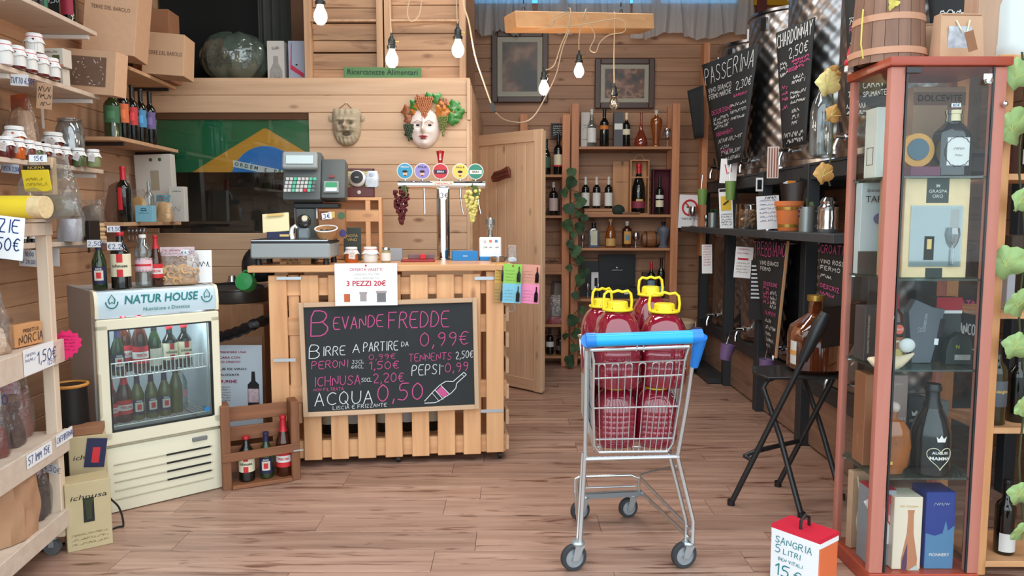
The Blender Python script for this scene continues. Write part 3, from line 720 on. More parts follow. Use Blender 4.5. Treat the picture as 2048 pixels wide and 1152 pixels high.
hand([ch('B',627,666,662,50,.006,0),ch('EVANDE',671,655,768,24,.005,.02),ch('FREDDE',779,657,899,32,.005,0),ch('0,99€',840,697,936,28,.0048,.02),
      ch('PERONI',626,733,696,15,.0036,.02),ch('0,99€',738,719,790,11,.0028,0),ch('1,50€',737,739,796,16,.004,0),ch('TENNENTS',817,725,902,15,.0032,.0),
      ch('0,99',889,751,935,19,.004,.04),ch('ICHNUSA',629,768,719,19,.004,0),ch('2,20€',745,766,805,19,.0042,0),ch('NON FILTRATA',628,778,686,6,.002,0),
      ch('0,50',752,805,842,35,.006,.01)],chalk_p,board,(0,-.0005,0))
hand([ch('B',622,711,643,27,.0048),ch('IRRE',648,707,692,18,.0042,.02),ch('A',707,704,720,17,.0042),ch('PARTIRE',728,702,796,18,.0042,.02),ch('DA',803,694,817,9,.003),ch('33CL',705,725,728,7,.0022),
      ch('66CL',703,735,727,7,.0022),ch('2,50€',911,724,946,15,.0034,.04),ch('PEPSI',822,755,878,21,.0042,.02),ch('-',880,742,886,9,.003),ch('50CL',722,763,742,8,.0024),ch('ACQUA',629,808,742,26,.005,.01),
      ch('LISCIA E FRIZZANTE',664,817,770,7,.0024,.02)],chalk_w,board,(0,-.0006,0))
# chalk drawing of a bottle
dr_ = MB()
def bl(pts,w=.0045):
 for (x0,y0),(x1,y1) in zip(pts,pts[1:]):
  a = Vector((bx(x0),0,bz(y0))); b_ = Vector((bx(x1),0,bz(y1))); d = (b_ - a).normalized(); n = Vector((-d.z,0,d.x))*w/2
  dr_.add([a + n,a - n,b_ - n,b_ + n],[(0,1,2,3)])
bl([(846,808),(866,787),(878,776),(890,769),(905,770),(927,752),(932,757),(912,774),(910,784),(900,794),(880,806),(868,812),(846,812)])
bl([(868,786),(884,806)]); bl([(880,777),(897,796)]); bl([(862,792),(876,810)],.003); bl([(922,755),(928,761)],.003)
dr_.build('bottle_drawing',chalk_w,board,(0,-.0007,0),smooth=False,fix=False)
lb_ = MB().add([(bx(870),0,bz(788)),(bx(880),0,bz(779)),(bx(894),0,bz(795)),(bx(885),0,bz(803))],[(0,1,2,3)]); lb_.build('drawn_label',chalk_p,board,(0,-.0004,0),smooth=False,fix=False)

# white offer poster
pc = CM @ Vector(((u(675) + u(798))/2,-.075,Z_(569,4.12)))
offer = thing('offer_poster','white OFFERTA poster pinned over the top edge of the blackboard','poster',pc,0,rot=(0,0,CR))
ow,oh = L(122,4.17),L(84,4.17)
Bx(0,0,0,ow,.0015,oh).build('sheet',paper,offer)
text('OFFERTA VASETTI',.022,inkr,offer,(0,-.0015,oh*.35),fit=ow*.52)
scrib([(-ow*.2,ow*.2,oh*.22,.010),(-ow*.2,ow*.2,oh*.13,.010)],.0012,mat('pale_grey_ink',(170,160,160),.8),offer,(0,-.0014,0))
text('3 PEZZI 20€',.04,inkr,offer,(0,-.0015,oh*.02),fit=ow*.63,bold=.02)
for x,w_,h_,m in ((-ow*.31,.032,.05,honey),(-ow*.05,.034,.045,mat('pale_grey_ink')),(ow*.24,.048,.055,mat('mid_grey_print',(120,120,124),.8))):
 Bx(x,-.0014,-oh*.30,w_,.0006,h_).build('jar_picture',m,offer); Bx(x,-.0016,-oh*.30 + h_/2,w_*1.2,.0006,.012).build('jar_picture',mat('pale_grey_ink') if m is not honey else paper,offer)
MB().ball((0,-.004,oh*.45),.005,8,6).build('pin',lab_r,offer)

# colour leaflets on the counter's right corner
lf = thing('beer_leaflet','folded green, blue and pink leaflet pinned at the right end of the counter','leaflet',CM @ Vector((u(1022),-.05,Z_(567,4.24))),0,rot=(0,radians(3),CR))
for i,(x,w_,y_,a) in enumerate(((-.075,.055,.012,.5),(.0,.105,0,0),(.105,.105,.012,-.25))):
 cols = ((220,180,90),(150,205,90),(214,150,132))
 for j,(c_,zz) in enumerate(((cols[i],.055),(((196,160,100),(130,196,220),(236,140,180))[i],-.055))):
  q = Bx(x,y_,zz,w_,.001,.11,(0,0,a)).build('panel',mat('leaflet_%d%d' % (i,j),c_,.7),lf)
  scrib([(x - w_*.4,x + w_*.1,zz - .04 + .018*k,.006) for k in range(4)],.0008,inkk,q,(0,y_ - .014,0),seed=i + j)
  bb = MB().prism([(x + w_*.22,zz - .045),(x + w_*.42,zz - .045),(x + w_*.42,zz + .0),(x + w_*.35,zz + .018),(x + w_*.35,zz + .042),(x + w_*.29,zz + .042),(x + w_*.29,zz + .018),(x + w_*.22,zz)],y_ - .018,y_ - .0175)
  bb.build('bottle_picture',g_dark,q)
MB().ball((0,-.004,.10),.005,8,6).build('pin',lab_r,lf)

# ---- counter-scale: platform, column, keyboard head, printer head
sc0 = CM @ Vector((u(595) - .015,.17,CZ))
scale = thing('counter_scale','grey receipt-printing counter scale with steel weighing plate','scale',sc0,CR*.5)
gpl = mat('scale_grey',(84,90,90),.5); gpl2 = mat('scale_pale_grey',(150,158,160),.42)
sw = L(157,4.15)
Bx(0,-.02,.078,sw,.30,.082).build('body',gpl2,scale,bevel=.008); Bx(0,-.0,.124,sw - .004,.31,.01).build('rim',black,scale)
Bx(-.005,0,.135,sw - .01,.32,.012).build('weighing_plate',steel,scale,bevel=.004)
for x in (-sw/2 + .03,sw/2 - .03):
 for yy in (-.12,.12): MB().cyl((x,yy,0),(x,yy,.04),.018,.014,12).build('foot',black,scale)
Bx(.02,.19,.16,.12,.08,.32).build('column_base',gpl,scale,bevel=.01)
Bx(.0,.20,.24,.10,.03,.34).build('column',mat('column_white',(218,222,224),.5),scale,bevel=.004)

def head(x0,x1,z0,z1,y,m): return Bx((x0 + x1)/2,y,(z0 + z1)/2,x1 - x0,.11,z1 - z0,(-.22,0,0))
sx_ = lambda px: (px - 595)/F*4.35
szz = lambda py: Z_(py,4.40) - CZ
kh = head(sx_(563),sx_(638),szz(405),szz(305),.16,gpl).build('keyboard_head',gpl,scale,bevel=.012,seg=2)
Bx((sx_(563) + sx_(636))/2,.085,szz(322),sx_(634) - sx_(566),.05,L(34,4.4),(-.22,0,0)).build('display_housing',gpl2,scale,bevel=.008)
Bx((sx_(573) + sx_(628))/2,.055,szz(320),L(53,4.35),.006,L(17,4.35),(-.22,0,0)).build('display',mat('lcd_pane',(196,214,218),.3),scale)
kk = {'w': mat('key_grey',(196,198,196),.5),'t': mat('key_teal',(88,190,160),.5),'r': mat('key_red',(206,40,60),.5),'d': mat('key_dark',(100,110,112),.5)}
kmap = ['wwtwwwtt','wwtwwwtd','wwtwwwtd','wwtwwrtd']
for r_ in range(4):
 for c_ in range(8):
  pxk = 573 + c_*7.7; pyk = 358 + r_*7.8
  Bx(sx_(pxk),.092 - .0048*(r_*4.4),szz(pyk),.018,.010,.019,(-.22,0,0)).build('key',kk[kmap[r_][c_]],scale,bevel=.002)
head(sx_(638),sx_(686),szz(401),szz(319),.17,gpl).build('printer_head',gpl,scale,bevel=.012,seg=2)
Bx((sx_(646) + sx_(672))/2,.095,szz(374),L(30,4.35),.02,L(24,4.35),(-.22,0,0)).build('printer_window',gpl2,scale,bevel=.003)
Bx(sx_(660),.080,szz(370),L(21,4.35),.012,L(10,4.35),(-.22,0,0)).build('green_flap',mat('green_flap',(40,150,100),.4),scale)
Bx(sx_(660),.078,szz(379),L(22,4.35),.012,L(8,4.35),(-.22,0,0)).build('paper_slot',steel,scale)
MB().prism([(sx_(652),szz(352)),(sx_(660),szz(355)),(sx_(667),szz(352)),(sx_(660),szz(349))],.10,.103).build('red_mark',mat('dull_red_mark',(150,60,62),.6),scale)
Bx(sx_(625),.19,szz(411),.26,.10,.03).build('head_bracket',black,scale,bevel=.004)
Bx(sx_(611),.17,szz(416),L(29,4.4),.004,L(42,4.4)).build('paper_strip',paper,scale)

# ---- things on and behind the scale plate
def onp(px,dy=0.0):
 Y = sc0.y + dy; return Vector((X_(px,468,Y),Y,ZP))
def onc(px,Y):
 return Vector((X_(px,520,Y),Y,CZ))
ZP = CZ + .141
q = onp(562,-.03); nb = thing('note_block','cream note cards in a navy and gold box on the scale plate','note pad',(q.x,q.y - .02,ZP),.12)
Bx(0,0,.02,.13,.07,.04).build('box',navy,nb,bevel=.002); Bx(-.02,.0,.09,.145,.012,.11,(-.35,-.08,0)).build('cards',mat('cream_paper',(232,220,176),.7),nb,bevel=.002)
Bx(-.02,-.009,.135,.09,.003,.014,(-.35,-.08,0)).build('gold_print',gold_t,nb); Bx(.03,-.037,.02,.05,.002,.012).build('gold_print',gold_t,nb)
q = onp(596,-.03); k = thing('sugar_bottle','small pack in black and white film with a round cream seal on the scale plate','pack',(q.x + .035,q.y + .0,ZP),0)
Bx(0,0,.03,.06,.05,.06).build('lower_pack',mat('glazed_grey',(110,122,128),.25),k,bevel=.008); MB().ball((0,0,.098),.042,14,10,(1,.7,.95)).build('wrapped_top',mat('glossy_black_wrap',(38,40,42),.2,coat=.5),k)
MB().lathe([(.016,0),(.016,.002)],16,c=(0,0,0)).xf(Matrix.Translation((.012,-.03,.115)) @ Matrix.Rotation(pi/2,4,'X')).build('seal',cream,k)
k2 = thing('white_ladle','white curved plastic scoop handle standing at the middle of the scale plate','scoop',(q.x - .02,q.y - .04,ZP),0)
MB().tube([(0,0,0),(-.006,0,.03),(.0,0,.06),(.016,.0,.075),(.026,0,.06)],[.012,.012,.010,.009,.006],10).build('handle',white,k2)
q = onp(655,-.05); bk_ = thing('oval_bowl','woven oval bowl with white rim holding dark sweets on the scale','bowl',(q.x - .0,q.y - .01,ZP),0)
MB().lathe([(.035,0),(.05,.02),(.062,.062),(.057,.062),(.045,.02),(.0,.012)],28,cap=False,sy=.8).xf(Matrix.Rotation(.35,4,'X')).build('bowl',mat('woven_tan',(178,132,88),.8,noise=.2,nscale=90),bk_)
MB().tube([(.062*cos(a*pi/12),.05*sin(a*pi/12)*cos(.35) - .062*sin(.35),.062*cos(.35) + .05*sin(a*pi/12)*sin(.35)) for a in range(24)],.004,6,True).build('rim',white,bk_)
sw_ = MB(); rr = random.Random(8)
for i in range(16): sw_.ball((rr.uniform(-.035,.035),rr.uniform(-.03,.025),.036 + rr.uniform(0,.01)),.010,7,5)
o = sw_.build('sweets',mat('dark_chocolate',(36,24,20),.4),bk_); o['kind'] = 'stuff'
cb = carton('coffee_pack','brown printed pack with green and blue seals and a price clip, behind the bowl','pack',(q.x + .01,q.y + .085,ZP),.15,.035,.165,mat('brown_pack',(150,104,66),.5),rz=0)
Bx(-.045,-.0185,.13,.05,.001,.05).build('dark_print',mat('brown_print',(104,58,36),.6),cb); MB().lathe([(.020,0),(.020,.0012)],18).xf(Matrix.Translation((.055,-.019,.13)) @ Matrix.Rotation(pi/2,4,'X')).build('green_seal',mat('green_seal',(64,104,70),.6),cb)
MB().lathe([(.021,0),(.021,.0012)],18).xf(Matrix.Translation((.062,-.019,.03)) @ Matrix.Rotation(pi/2,4,'X')).build('blue_seal',mat('blue_seal',(66,62,120),.6),cb)
Bx(.0,-.0188,.135,.035,.001,.035).build('emblem',gold_t,cb)
card('small white 3€ card clipped above the oval bowl',(q.x + .003,q.y - .02,ZP + .128),.055,.036,paper,[('3€',-.02,-.012,.024,.003)],roll=-.12)
# pine crate standing behind the scale
q = CM @ Vector((u(655) + .03,.60,CZ)); cr_ = thing('wooden_crate','pine wine crate standing on its side behind the scale head','crate',q,CR)
for z in (.012,.375): Bx(.02,0,z,L(165,4.6) - .03,.16,.018).build('side_board',pallet_x,cr_,bevel=.002)
for i,z in enumerate((.05,.125,.2,.275,.345)): Bx(.02,.06,z,L(150,4.6),.014,.066).build('back_slat',pallet_x,cr_,bevel=.002)
for x in (-.21,.245): Bx(x,0,.19,.02,.17,.38).build('end_board',pallet,cr_,bevel=.002)
Bx(.17,-.07,.19,.03,.02,.35).build('corner_post',pallet,cr_,bevel=.002); Bx(.05,-.075,.27,.40,.014,.07).build('front_slat',pallet_x,cr_,bevel=.002)
# black wine-note card
q = onc(700,4.52); cc = carton('book','dark grey NOTA VINO note book standing behind the honey jar','book',(q.x,q.y + .08,CZ),.105,.012,.20,mat('book_grey',(62,70,66),.6))
text('NOTA',.024,gold_t,cc,(.0,-.008,.150)); text('VINO',.024,gold_t,cc,(.0,-.008,.126)); scrib([(-.03,.03,.02 + .012*k,.008) for k in range(4)],.001,gold_t,cc,(0,-.0075,0))
# jars
q = onc(703,4.42); jar('honey-coloured jar with cloth cap and swing tag, left of three on the counter',(q.x,q.y,CZ),.038,.088,honey,tagm=lab_w,cap='cloth')
q = onc(741,4.44); jar('round white-wrapped jar with red ribbon, middle of three on the counter',(q.x,q.y,CZ),.042,.088,lab_w,lab=lab_w,band=lab_r)
q = onc(772,4.42); jar('small glass spice jar with silver lid, right of three on the counter',(q.x,q.y,CZ),.027,.085,mat('spice',(150,140,100),.5),lab=lab_w,cap='lid',capm=steel)
# calendar box and gadgets on the crate
q = Vector((X_(719,370,4.78),4.78,CZ + .386)); cal = thing('wooden_calendar','burgundy framed counting calendar with cream numbered board on the crate','calendar',q,CR)
cw_ = L(62,4.5); chh = Z_(337,4.80) - q.z
bur = mat('burgundy_wood',(92,38,42),.45)
Bx(0,0,.03,cw_,.09,.06).build('base',bur,cal,bevel=.004)
for x in (-cw_/2 + .006,cw_/2 - .006): Bx(x,.03,chh/2,.012,.02,chh).build('frame',bur,cal)
Bx(0,.03,chh - .006,cw_,.02,.012).build('frame',bur,cal); Bx(0,.034,chh/2 + .02,cw_ - .02,.006,chh - .06).build('board',mat('cream_board',(222,208,160),.7),cal)
for r_ in range(7):
 scrib([(-cw_*.40,cw_*.40,.075 + r_*.017,.008)],.0012,mat('board_brown_ink',(120,96,60),.8),cal,(0,.030,0),seed=r_)
MB().lathe([(0,0),(.012,.0),(.012,.005),(0,.008)],10).xf(Matrix.Translation((.0,-.046,.03)) @ Matrix.Rotation(pi/2,4,'X')).build('knob',foil_w,cal)
cam_ = thing('round_camera','white round gadget with black lens in front of the calendar','gadget',q + Vector((-.008,-.022,.062)),CR)
MB().ball((0,0,.052),.053,22,14,(1,.75,1)).build('shell',white,cam_); MB().lathe([(0,0),(.036,0),(.038,.006),(0,.007)],24).xf(Matrix.Translation((0,-.038,.06)) @ Matrix.Rotation(pi/2,4,'X')).build('lens',black,cam_)
Bx(0,-.0465,.06,.024,.0005,.004).build('lens_mark',lab_w,cam_)
bag('crumpled white and blue paper napkin bundle beside the round gadget',q + Vector((.085,-.022,.062)),.08,.06,.10,mat('blue_white_paper',(176,188,206),.7,noise=.2,nscale=60),.95,film=mat('tissue',(206,214,224),.8,noise=.12,nscale=50),seed=9,name='napkin_bundle',cat='paper')
# grey box, red tray
q = onc(787,4.6); carton('grey_box','plain grey box lying behind the spice jar on the counter','box',(q.x,q.y + .0,CZ),.11,.08,.075,mat('pale_grey_box',(150,156,164),.6),rz=.1)
q = onc(836,4.52); tr = thing('red_tray','flat red change tray with a red clip at the foot of the tap column','tray',(q.x,q.y,CZ),CR)
Bx(0,0,.006,.20,.12,.012).build('tray',mat('dark_red_tray',(150,34,44),.4),tr,bevel=.003); Bx(.03,.0,.028,.035,.03,.03).build('clip',lab_r,tr,bevel=.003)
Bx(.02,.06,.026,.16,.03,.03).build('pouch',mat('grey_pouch',(120,92,92),.6),tr,bevel=.004)
# sign under the scale
q = onc(594,4.29); sg = thing('wooden_sign','small wooden sign with black writing propped under the scale front','sign',(q.x,q.y - .03,CZ),CR)
Bx(0,0,.02,.17,.008,.04).build('board',mat('sign_wood',(206,150,100),.7,noise=.1),sg); hand([('SPECIALITA',-.075,.016,.014,.0022,.0,.8),('del TARTUFO',-.05,.001,.011,.0018,0,.8)],inkk,sg,(0,-.005,0))

# ---- beer tap tower
q = onc(887,4.72)
tap = thing('beer_tap_tower','chrome T-shaped beer tap tower with five round badges','beer tap',(q.x,q.y,CZ),CR)
ty = q.y; zt = lambda py: Z_(py,ty) - CZ; tx_ = lambda px: X_(px,370,ty) - q.x
MB().cyl((0,0,.008),(0,0,zt(378)),.041,n=28).build('column',chrome,tap); MB().lathe([(.055,0),(.055,.008),(.038,.012)],28).build('foot_ring',chrome,tap)
MB().cyl((tx_(797),0,zt(370)),(tx_(970),0,zt(370)),.027,n=28).build('manifold',chrome,tap)
Bx(0,-.0280,zt(367),.13,.001,.026).build('name_plate',mat('plate_paper',(222,214,200),.5),tap); scrib([(-.05,.05,zt(367) - .008,.012)],.002,inkr,tap,(0,-.0290,0))
MB().prism([(-.026,zt(378)),(.030,zt(378)),(.024,zt(396)),(0,zt(406)),(-.022,zt(396))],-.045,-.044).build('price_tag',paper,tap); hand([('3€',-.018,zt(396),.03,.003)],inkk,tap,(0,-.046,0))
for i,(px,c1_,c2_) in enumerate(((811,(40,150,190),(70,180,214)),(845,(140,130,200),(186,176,226)),(881,(190,40,54),(214,70,70)),(920,(226,200,90),(236,220,150)),(951,(40,130,110),(120,190,170)))):
 def disc(r,y0,y1,m,nm): return MB().lathe([(0,0),(r,0),(r,y1 - y0),(0,y1 - y0)],30,cap=False).xf(Matrix.Translation((tx_(px),y1,zt(343))) @ Matrix.Rotation(pi/2,4,'X')).build(nm,m,tap)
 b_ = disc(.049,-.022,-.006,mat('badge_rim',(214,218,216),.4),'badge')
 b2 = MB().lathe([(0,0),(.044,0),(.044,.002),(0,.002)],30,cap=False).xf(Matrix.Translation((tx_(px),-.0225,zt(343))) @ Matrix.Rotation(pi/2,4,'X')).build('badge_print',mat('badge_c%d' % i,c1_,.5),b_)
 if i in (0,1,3):
  MB().ball((tx_(px),-.024,zt(348)),.014,12,8,(1,.08,1.25)).build('printed_face',mat('print_skin',(226,180,150),.6),b_); MB().ball((tx_(px),-.0245,zt(344)),.015,12,8,(1.05,.08,.55)).build('printed_hair',inkk,b_)
  MB().ball((tx_(px),-.0252,zt(352)),.008,10,6,(1,.08,.6)).build('printed_beard',mat('beard_print',(120,70,50),.7),b_); text(('FRESCA','PILS','X','PAUL B','X')[i],.014,navy if i else lab_w,b_,(tx_(px),-.026,zt(335)),bold=.02,fit=.05)
 else:
  Bx(tx_(px),-.0245,zt(344),.075,.001,.024).build('printed_band',navy if i == 2 else lab_w,b_); text('PREMIUM' if False else ('FORST' if False else 'BIRRA'),.016,lab_w if i == 2 else inkk,b_,(tx_(px),-.0255,zt(344)),bold=.02)
 MB().cyl((tx_(px),0,zt(362)),(tx_(px),0,zt(352)),.008,n=10).build('stalk',chrome,b_)
MB().lathe([(.012,0),(.016,.03),(.024,.07),(.025,.078),(.0,.084)],18).xf(Matrix.Translation((tx_(881),0,zt(328)))).build('red_handle',mat('red_lacquer',(170,24,32),.25,coat=.5),tap)
text('BIRRA',.018,lab_w,tap,(tx_(881),-.022,zt(313)),(0,-pi/2,0),bold=.02)
for px in (806,848,881,920,955):
 x = tx_(px); MB().tube([(x,-.01,zt(377)),(x + .001,-.014,zt(392)),(x + .008 if px > 900 else x + .002,-.016,zt(412)),(x + .018 if px > 900 else x + .002,-.018,zt(428))],[.007,.006,.005,.005],10).build('spout',chrome,tap)
# artificial grapes
def grapes(label,loc,w,h,m,n,seed,r=.012):
 t = thing('grape_bunch',label,'grapes',loc); rr = random.Random(seed); gm = MB().ball((0,0,0),r,9,7).mesh('grape',m)
 for i in range(n):
  f = (i + .5)/n; rad = w/2*(1 - f**1.6)*1.0 + .004; a = rr.uniform(0,2*pi)
  obj('grape',gm,t,(rad*cos(a)*rr.uniform(.6,1),rad*sin(a)*.7,-h*f))
 MB().tube([(0,0,-.02),(.004,0,.02),(.0,0,.05)],.003,6).build('stem',mat('grape_stem',(84,92,44),.7),t)
 lf_ = MB().grid(6,4,lambda u,v: ((u - .5)*.045*(1 - .7*abs(v - .4)) + .02,-.02 + .006*sin(6*u),-.04 + .07*v)); lf_.build('leaf',mat('vine_leaf_green',(84,104,60),.7),t)
 return t
gp = P(803,388,ty - .02); grapes('hanging bunch of dark red artificial grapes under the left taps',(gp.x,gp.y - .02,gp.z + .02),.09,.20,mat('dark_grape',(84,18,32),.25,coat=.3),85,1)
gp = P(945,388,ty - .02); grapes('hanging bunch of pale yellow artificial grapes under the right taps',(gp.x,gp.y - .02,gp.z + .02),.085,.185,mat('pale_grape',(214,206,120),.3,coat=.3),80,2)
# blue box, card terminal, decanter, ashtray
q = onc(929,4.60); bb = carton('blue_box','bright blue card box with a small white mark by the tap foot','box',(q.x,q.y + .04,CZ),L(54,4.4),.08,.058,mat('bright_blue',(20,124,196),.45),rz=CR)
Bx(0,-.0415,.028,.028,.001,.004).build('white_mark',lab_w,bb); Bx(0,0,.0595,.10,.05,.002).build('top_print',mat('pale_grey_box'),bb)
q = onc(980,4.60); ct = thing('card_terminal','white card payment stand with printed card logos','card reader',(q.x,q.y + .05,CZ),CR)
Bx(.0,0,.012,.135,.10,.024).build('blue_base',mat('bright_blue'),ct,bevel=.003); Bx(0,-.0,.078,.135,.03,.125,(-.12,0,0)).build('panel',white,ct,bevel=.006)
for i,(x,c_) in enumerate(((-.035,(200,205,210)),(.0,(220,80,50)),(.035,(40,120,190)))): Bx(x,-.021,.118,.016,.001,.011,(-.12,0,0)).build('card_logo',mat('card_logo_%d' % i,c_,.5),ct)
scrib([(-.045,-.02,.075,.01),(-.01,.01,.076,.007),(.03,.05,.076,.007),(-.03,.0,.045,.007),(.015,.035,.045,.007)],.0015,inkk,ct,(0,-.0175,0))
bottle('clear glass decanter with tall stopper standing behind the card reader',(q.x + .0,q.y + .10,CZ + .0),'decanter',.04,.26,g_clear,name='decanter',cat='decanter'); 
q = onc(996,4.50); at_ = thing('glass_ashtray','clear faceted glass dish at the right end of the counter','dish',(q.x,q.y - .02,CZ))
MB().lathe([(0,0),(.04,0),(.055,.03),(.048,.03),(.036,.008),(0,.008)],10,cap=False).build('dish',clear('dish_glass',(190,196,200),.3),at_)
bag('little crumpled clear bag at the right end of the counter',(q.x + .085,q.y - .02,CZ),.06,.04,.10,mat('tissue'),.3,seed=4)

# ---- wall masks
def relief(name,m,parent,w,h,fn,outline,nu=46,nv=56):
 mb = MB(); idx = {}
 def pt(u,v):
  # u,v in -1..1 disc coords mapped to outline width
  hw = outline(v); x = u*hw*w/2; z = v*h/2
  e = max(0,1 - abs(u)**3)**.5*max(0,1 - abs(v)**6)**.5
  return (x,-(.045*e*w/.16 + fn(u*hw,v)*w),z)
 return mb.grid(nu,nv,lambda a,b: pt(a*2 - 1,b*2 - 1)).build(name,m,parent,ang=80)
ga = lambda x,y,cx,cy,sx,sy: exp(-((x - cx)/sx)**2 - ((y - cy)/sy)**2)
def place_mask(px,py): p = P(px,py,Y_PART - .018); return p
s_ = F/(Y_PART - .02)
q = place_mask(849,257); mw,mh = 62/s_,78/s_
wm = thing('face_mask','white smiling face mask crowned with painted grapes and vine leaves','mask',q)
def face(x,y):
 return (.30*ga(x,y,0,-.12,.13,.16) + .16*ga(x,y,0,.12,.08,.3) + .05*ga(x,y,.35,.28,.28,.06) + .05*ga(x,y,-.35,.28,.28,.06) - .10*ga(x,y,.36,.12,.2,.1) - .10*ga(x,y,-.36,.12,.2,.1)
   + .06*ga(x,y,.4,-.18,.25,.2) + .06*ga(x,y,-.4,-.18,.25,.2) + .10*ga(x,y,0,-.44,.2,.05) + .09*ga(x,y,0,-.54,.15,.05) + .10*ga(x,y,0,-.78,.2,.14))
ol = lambda v: sqrt(max(0,1 - (abs(v + .0))**2.4))*(1.0 if v > -.1 else 1 - .16*(-v - .1)) 
relief('face',mat('mask_white',(232,218,212),.35,coat=.2),wm,mw,mh,face,ol)
def yface(x,y): e = sqrt(max(0,1 - (abs(x)/max(ol(y),.01))**3))*1.0; return -(.045*e*mw/.16 + face(x,y)*mw)
for sx in (-1,1):
 MB().lathe([(0,0),(.16*mw,0),(.16*mw,.002)],16,sy=.5).xf(Matrix.Translation((sx*.175*mw*1.05,yface(.36,.12) - .004,.12*mh/2)) @ Matrix.Rotation(sx*-.1,4,'Y') @ Matrix.Rotation(pi/2,4,'X') @ Matrix.Diagonal((.85,1.15,1,1))).build('eye_opening',inkk,wm)
 MB().tube([(sx*(.06 + .06*k)*mw,yface(.12 + .12*k,.3) - .002,(.24 + .10*sin(k*.8))*mh/2) for k in range(5)],.0016,5).build('eyebrow',mat('brow_brown',(120,84,70),.7),wm)
for zc,hh in ((-.44,.05),(-.54,.055)):
 MB().ball((0,yface(0,zc) + .004,zc*mh/2),.11*mw,14,8,(1.3 if zc > -.5 else .9,.3,.27)).build('lip',mat('lip_red',(150,36,44),.4),wm)
def leaf_mb(w,h,lobes=5,bend=.2,dep=.3,seed=1):
 rr = random.Random(seed); n = 30; vs = [(0,0,0)]
 for k in range(n):
  a = 2*pi*k/n; r = 1 - dep*(.5 - .5*cos(lobes*a))**.7 + .05*sin(9*a) ; x = w/2*r*sin(a); z = h/2*r*-cos(a); vs.append((x,-bend*(x*x + z*z)/w + .06*w*sin(3*a),z))
 return MB().add(vs,[(0,1 + k,1 + (k + 1) % n) for k in range(n)])
lcol = [mat('painted_leaf_green',(60,130,58),.4,coat=.3,noise=.3,nscale=60),mat('painted_leaf_orange',(206,126,48),.4,coat=.3,noise=.35,nscale=60),mat('painted_leaf_brown',(150,88,58),.4,noise=.3,nscale=60),mat('painted_leaf_dark',(36,70,38),.4,noise=.3,nscale=60)]
for i,(px,py,r,m,a) in enumerate(((825,238,14,0,.6),(818,225,13,2,.2),(833,212,12,0,-.3),(843,203,11,2,0),(860,199,11,0,.2),(876,201,12,0,-.2),(886,208,10,2,.1),(838,224,14,1,.4),(889,227,19,1,-.3),(908,215,13,0,.3),(915,227,14,0,-.5),(906,240,13,0,.2),(832,250,14,3,.5),(824,266,13,3,0),(884,216,10,1,.4),(820,241,10,2,0))):
 lf_ = leaf_mb(2.2*r/s_,2.2*r/s_,5,.3,.25,i).xf(Matrix.Rotation(a,4,'Y'))
 sol = obj('leaf',lf_.mesh('leaf',lcol[m]),wm,((px - 849)/s_,-.022 - .004*(i % 4),(257 - py)/s_))
 md = sol.modifiers.new('thick','SOLIDIFY'); md.thickness = .004
def cluster(cx,cy,wx,wz,n,m,seed):
 rr = random.Random(seed); gm = cached(('gb',m.name),lambda: MB().ball((0,0,0),.0085,8,6).mesh('grape',m)); k = 0; z = wz/2
 rows = int(wz/.011)
 for r_ in range(rows):
  zz = wz/2 - r_*.0112; ww = wx*(1 - (r_/rows)**1.5); c_ = max(1,int(ww/.0135))
  for j in range(c_): obj('grape',gm,wm,((cx - 849)/s_ + (j - (c_ - 1)/2)*.0135 + rr.uniform(-.002,.002),-.052 - .01*(1 - abs(j - (c_ - 1)/2)/c_),(257 - cy)/s_ + zz))
cluster(851,221,.125,.145,0,mat('mask_grape_brown',(176,110,70),.35,coat=.3),1); cluster(887,257,.075,.14,0,mat('mask_grape_green',(104,116,60),.35,coat=.3),2); cluster(820,268,.075,.11,0,mat('mask_grape_dark',(50,66,46),.35,coat=.3),3)
# clay satyr mask
q = place_mask(694,255); mw2,mh2 = 56/s_,74/s_
sm = thing('clay_mask','small grey clay mask of a laughing bearded man hung on a cord','mask',q)
def satyr(x,y):
 return (.34*ga(x,y,0,.0,.17,.14) + .14*ga(x,y,0,.2,.1,.2) + .13*ga(x,y,.3,.36,.3,.07) + .13*ga(x,y,-.3,.36,.3,.07) - .12*ga(x,y,.36,.2,.16,.08) - .12*ga(x,y,-.36,.2,.16,.08)
   + .14*ga(x,y,.5,-.05,.2,.18) + .14*ga(x,y,-.5,-.05,.2,.18) + .10*ga(x,y,0,-.20,.45,.05) - .30*ga(x,y,0,-.36,.28,.10) + .10*ga(x,y,0,-.52,.3,.06) + .02*sin(22*x + 5*y)*(1 if y < -.5 else 0) + .02*sin(15*x)*ga(x,y,0,.8,1,.2) + .09*ga(x,y,0,-.8,.3,.2))
cm_ = mat('grey_clay',(170,156,132),.8,noise=.25,nscale=60,bump=.3,bscale=80)
relief('face',cm_,sm,mw2,mh2,satyr,lambda v: (1.0 if v > .1 else sqrt(max(0,1 - ((v - .1)/-1.1)**2.4)))*(1 if v < .85 else .93))
for sx in (-1,1): MB().ball((sx*mw2*.56,-.01,mh2*.24),.018,10,7,(.8,.5,1.3)).build('ear',cm_,sm); MB().ball((sx*mw2*.19,-.055,mh2*.10),.0085,8,6,(1.2,.5,.6)).build('eye',mat('clay_dark',(96,86,70),.8),sm)
MB().ball((0,-.038,-mh2*.18),.02,12,8,(1.2,.3,.5)).build('mouth',mat('clay_dark'),sm)
MB().tube([(-mw2*.3,-.012,mh2*.46),(0,-.006,mh2*.64),(mw2*.42,-.012,mh2*.30)],.003,6).build('cord',mat('brown_cord',(120,84,60),.8),sm)
MB().ball((0,-.008,mh2*.64),.006,8,6).build('nail',foil_w,sm)
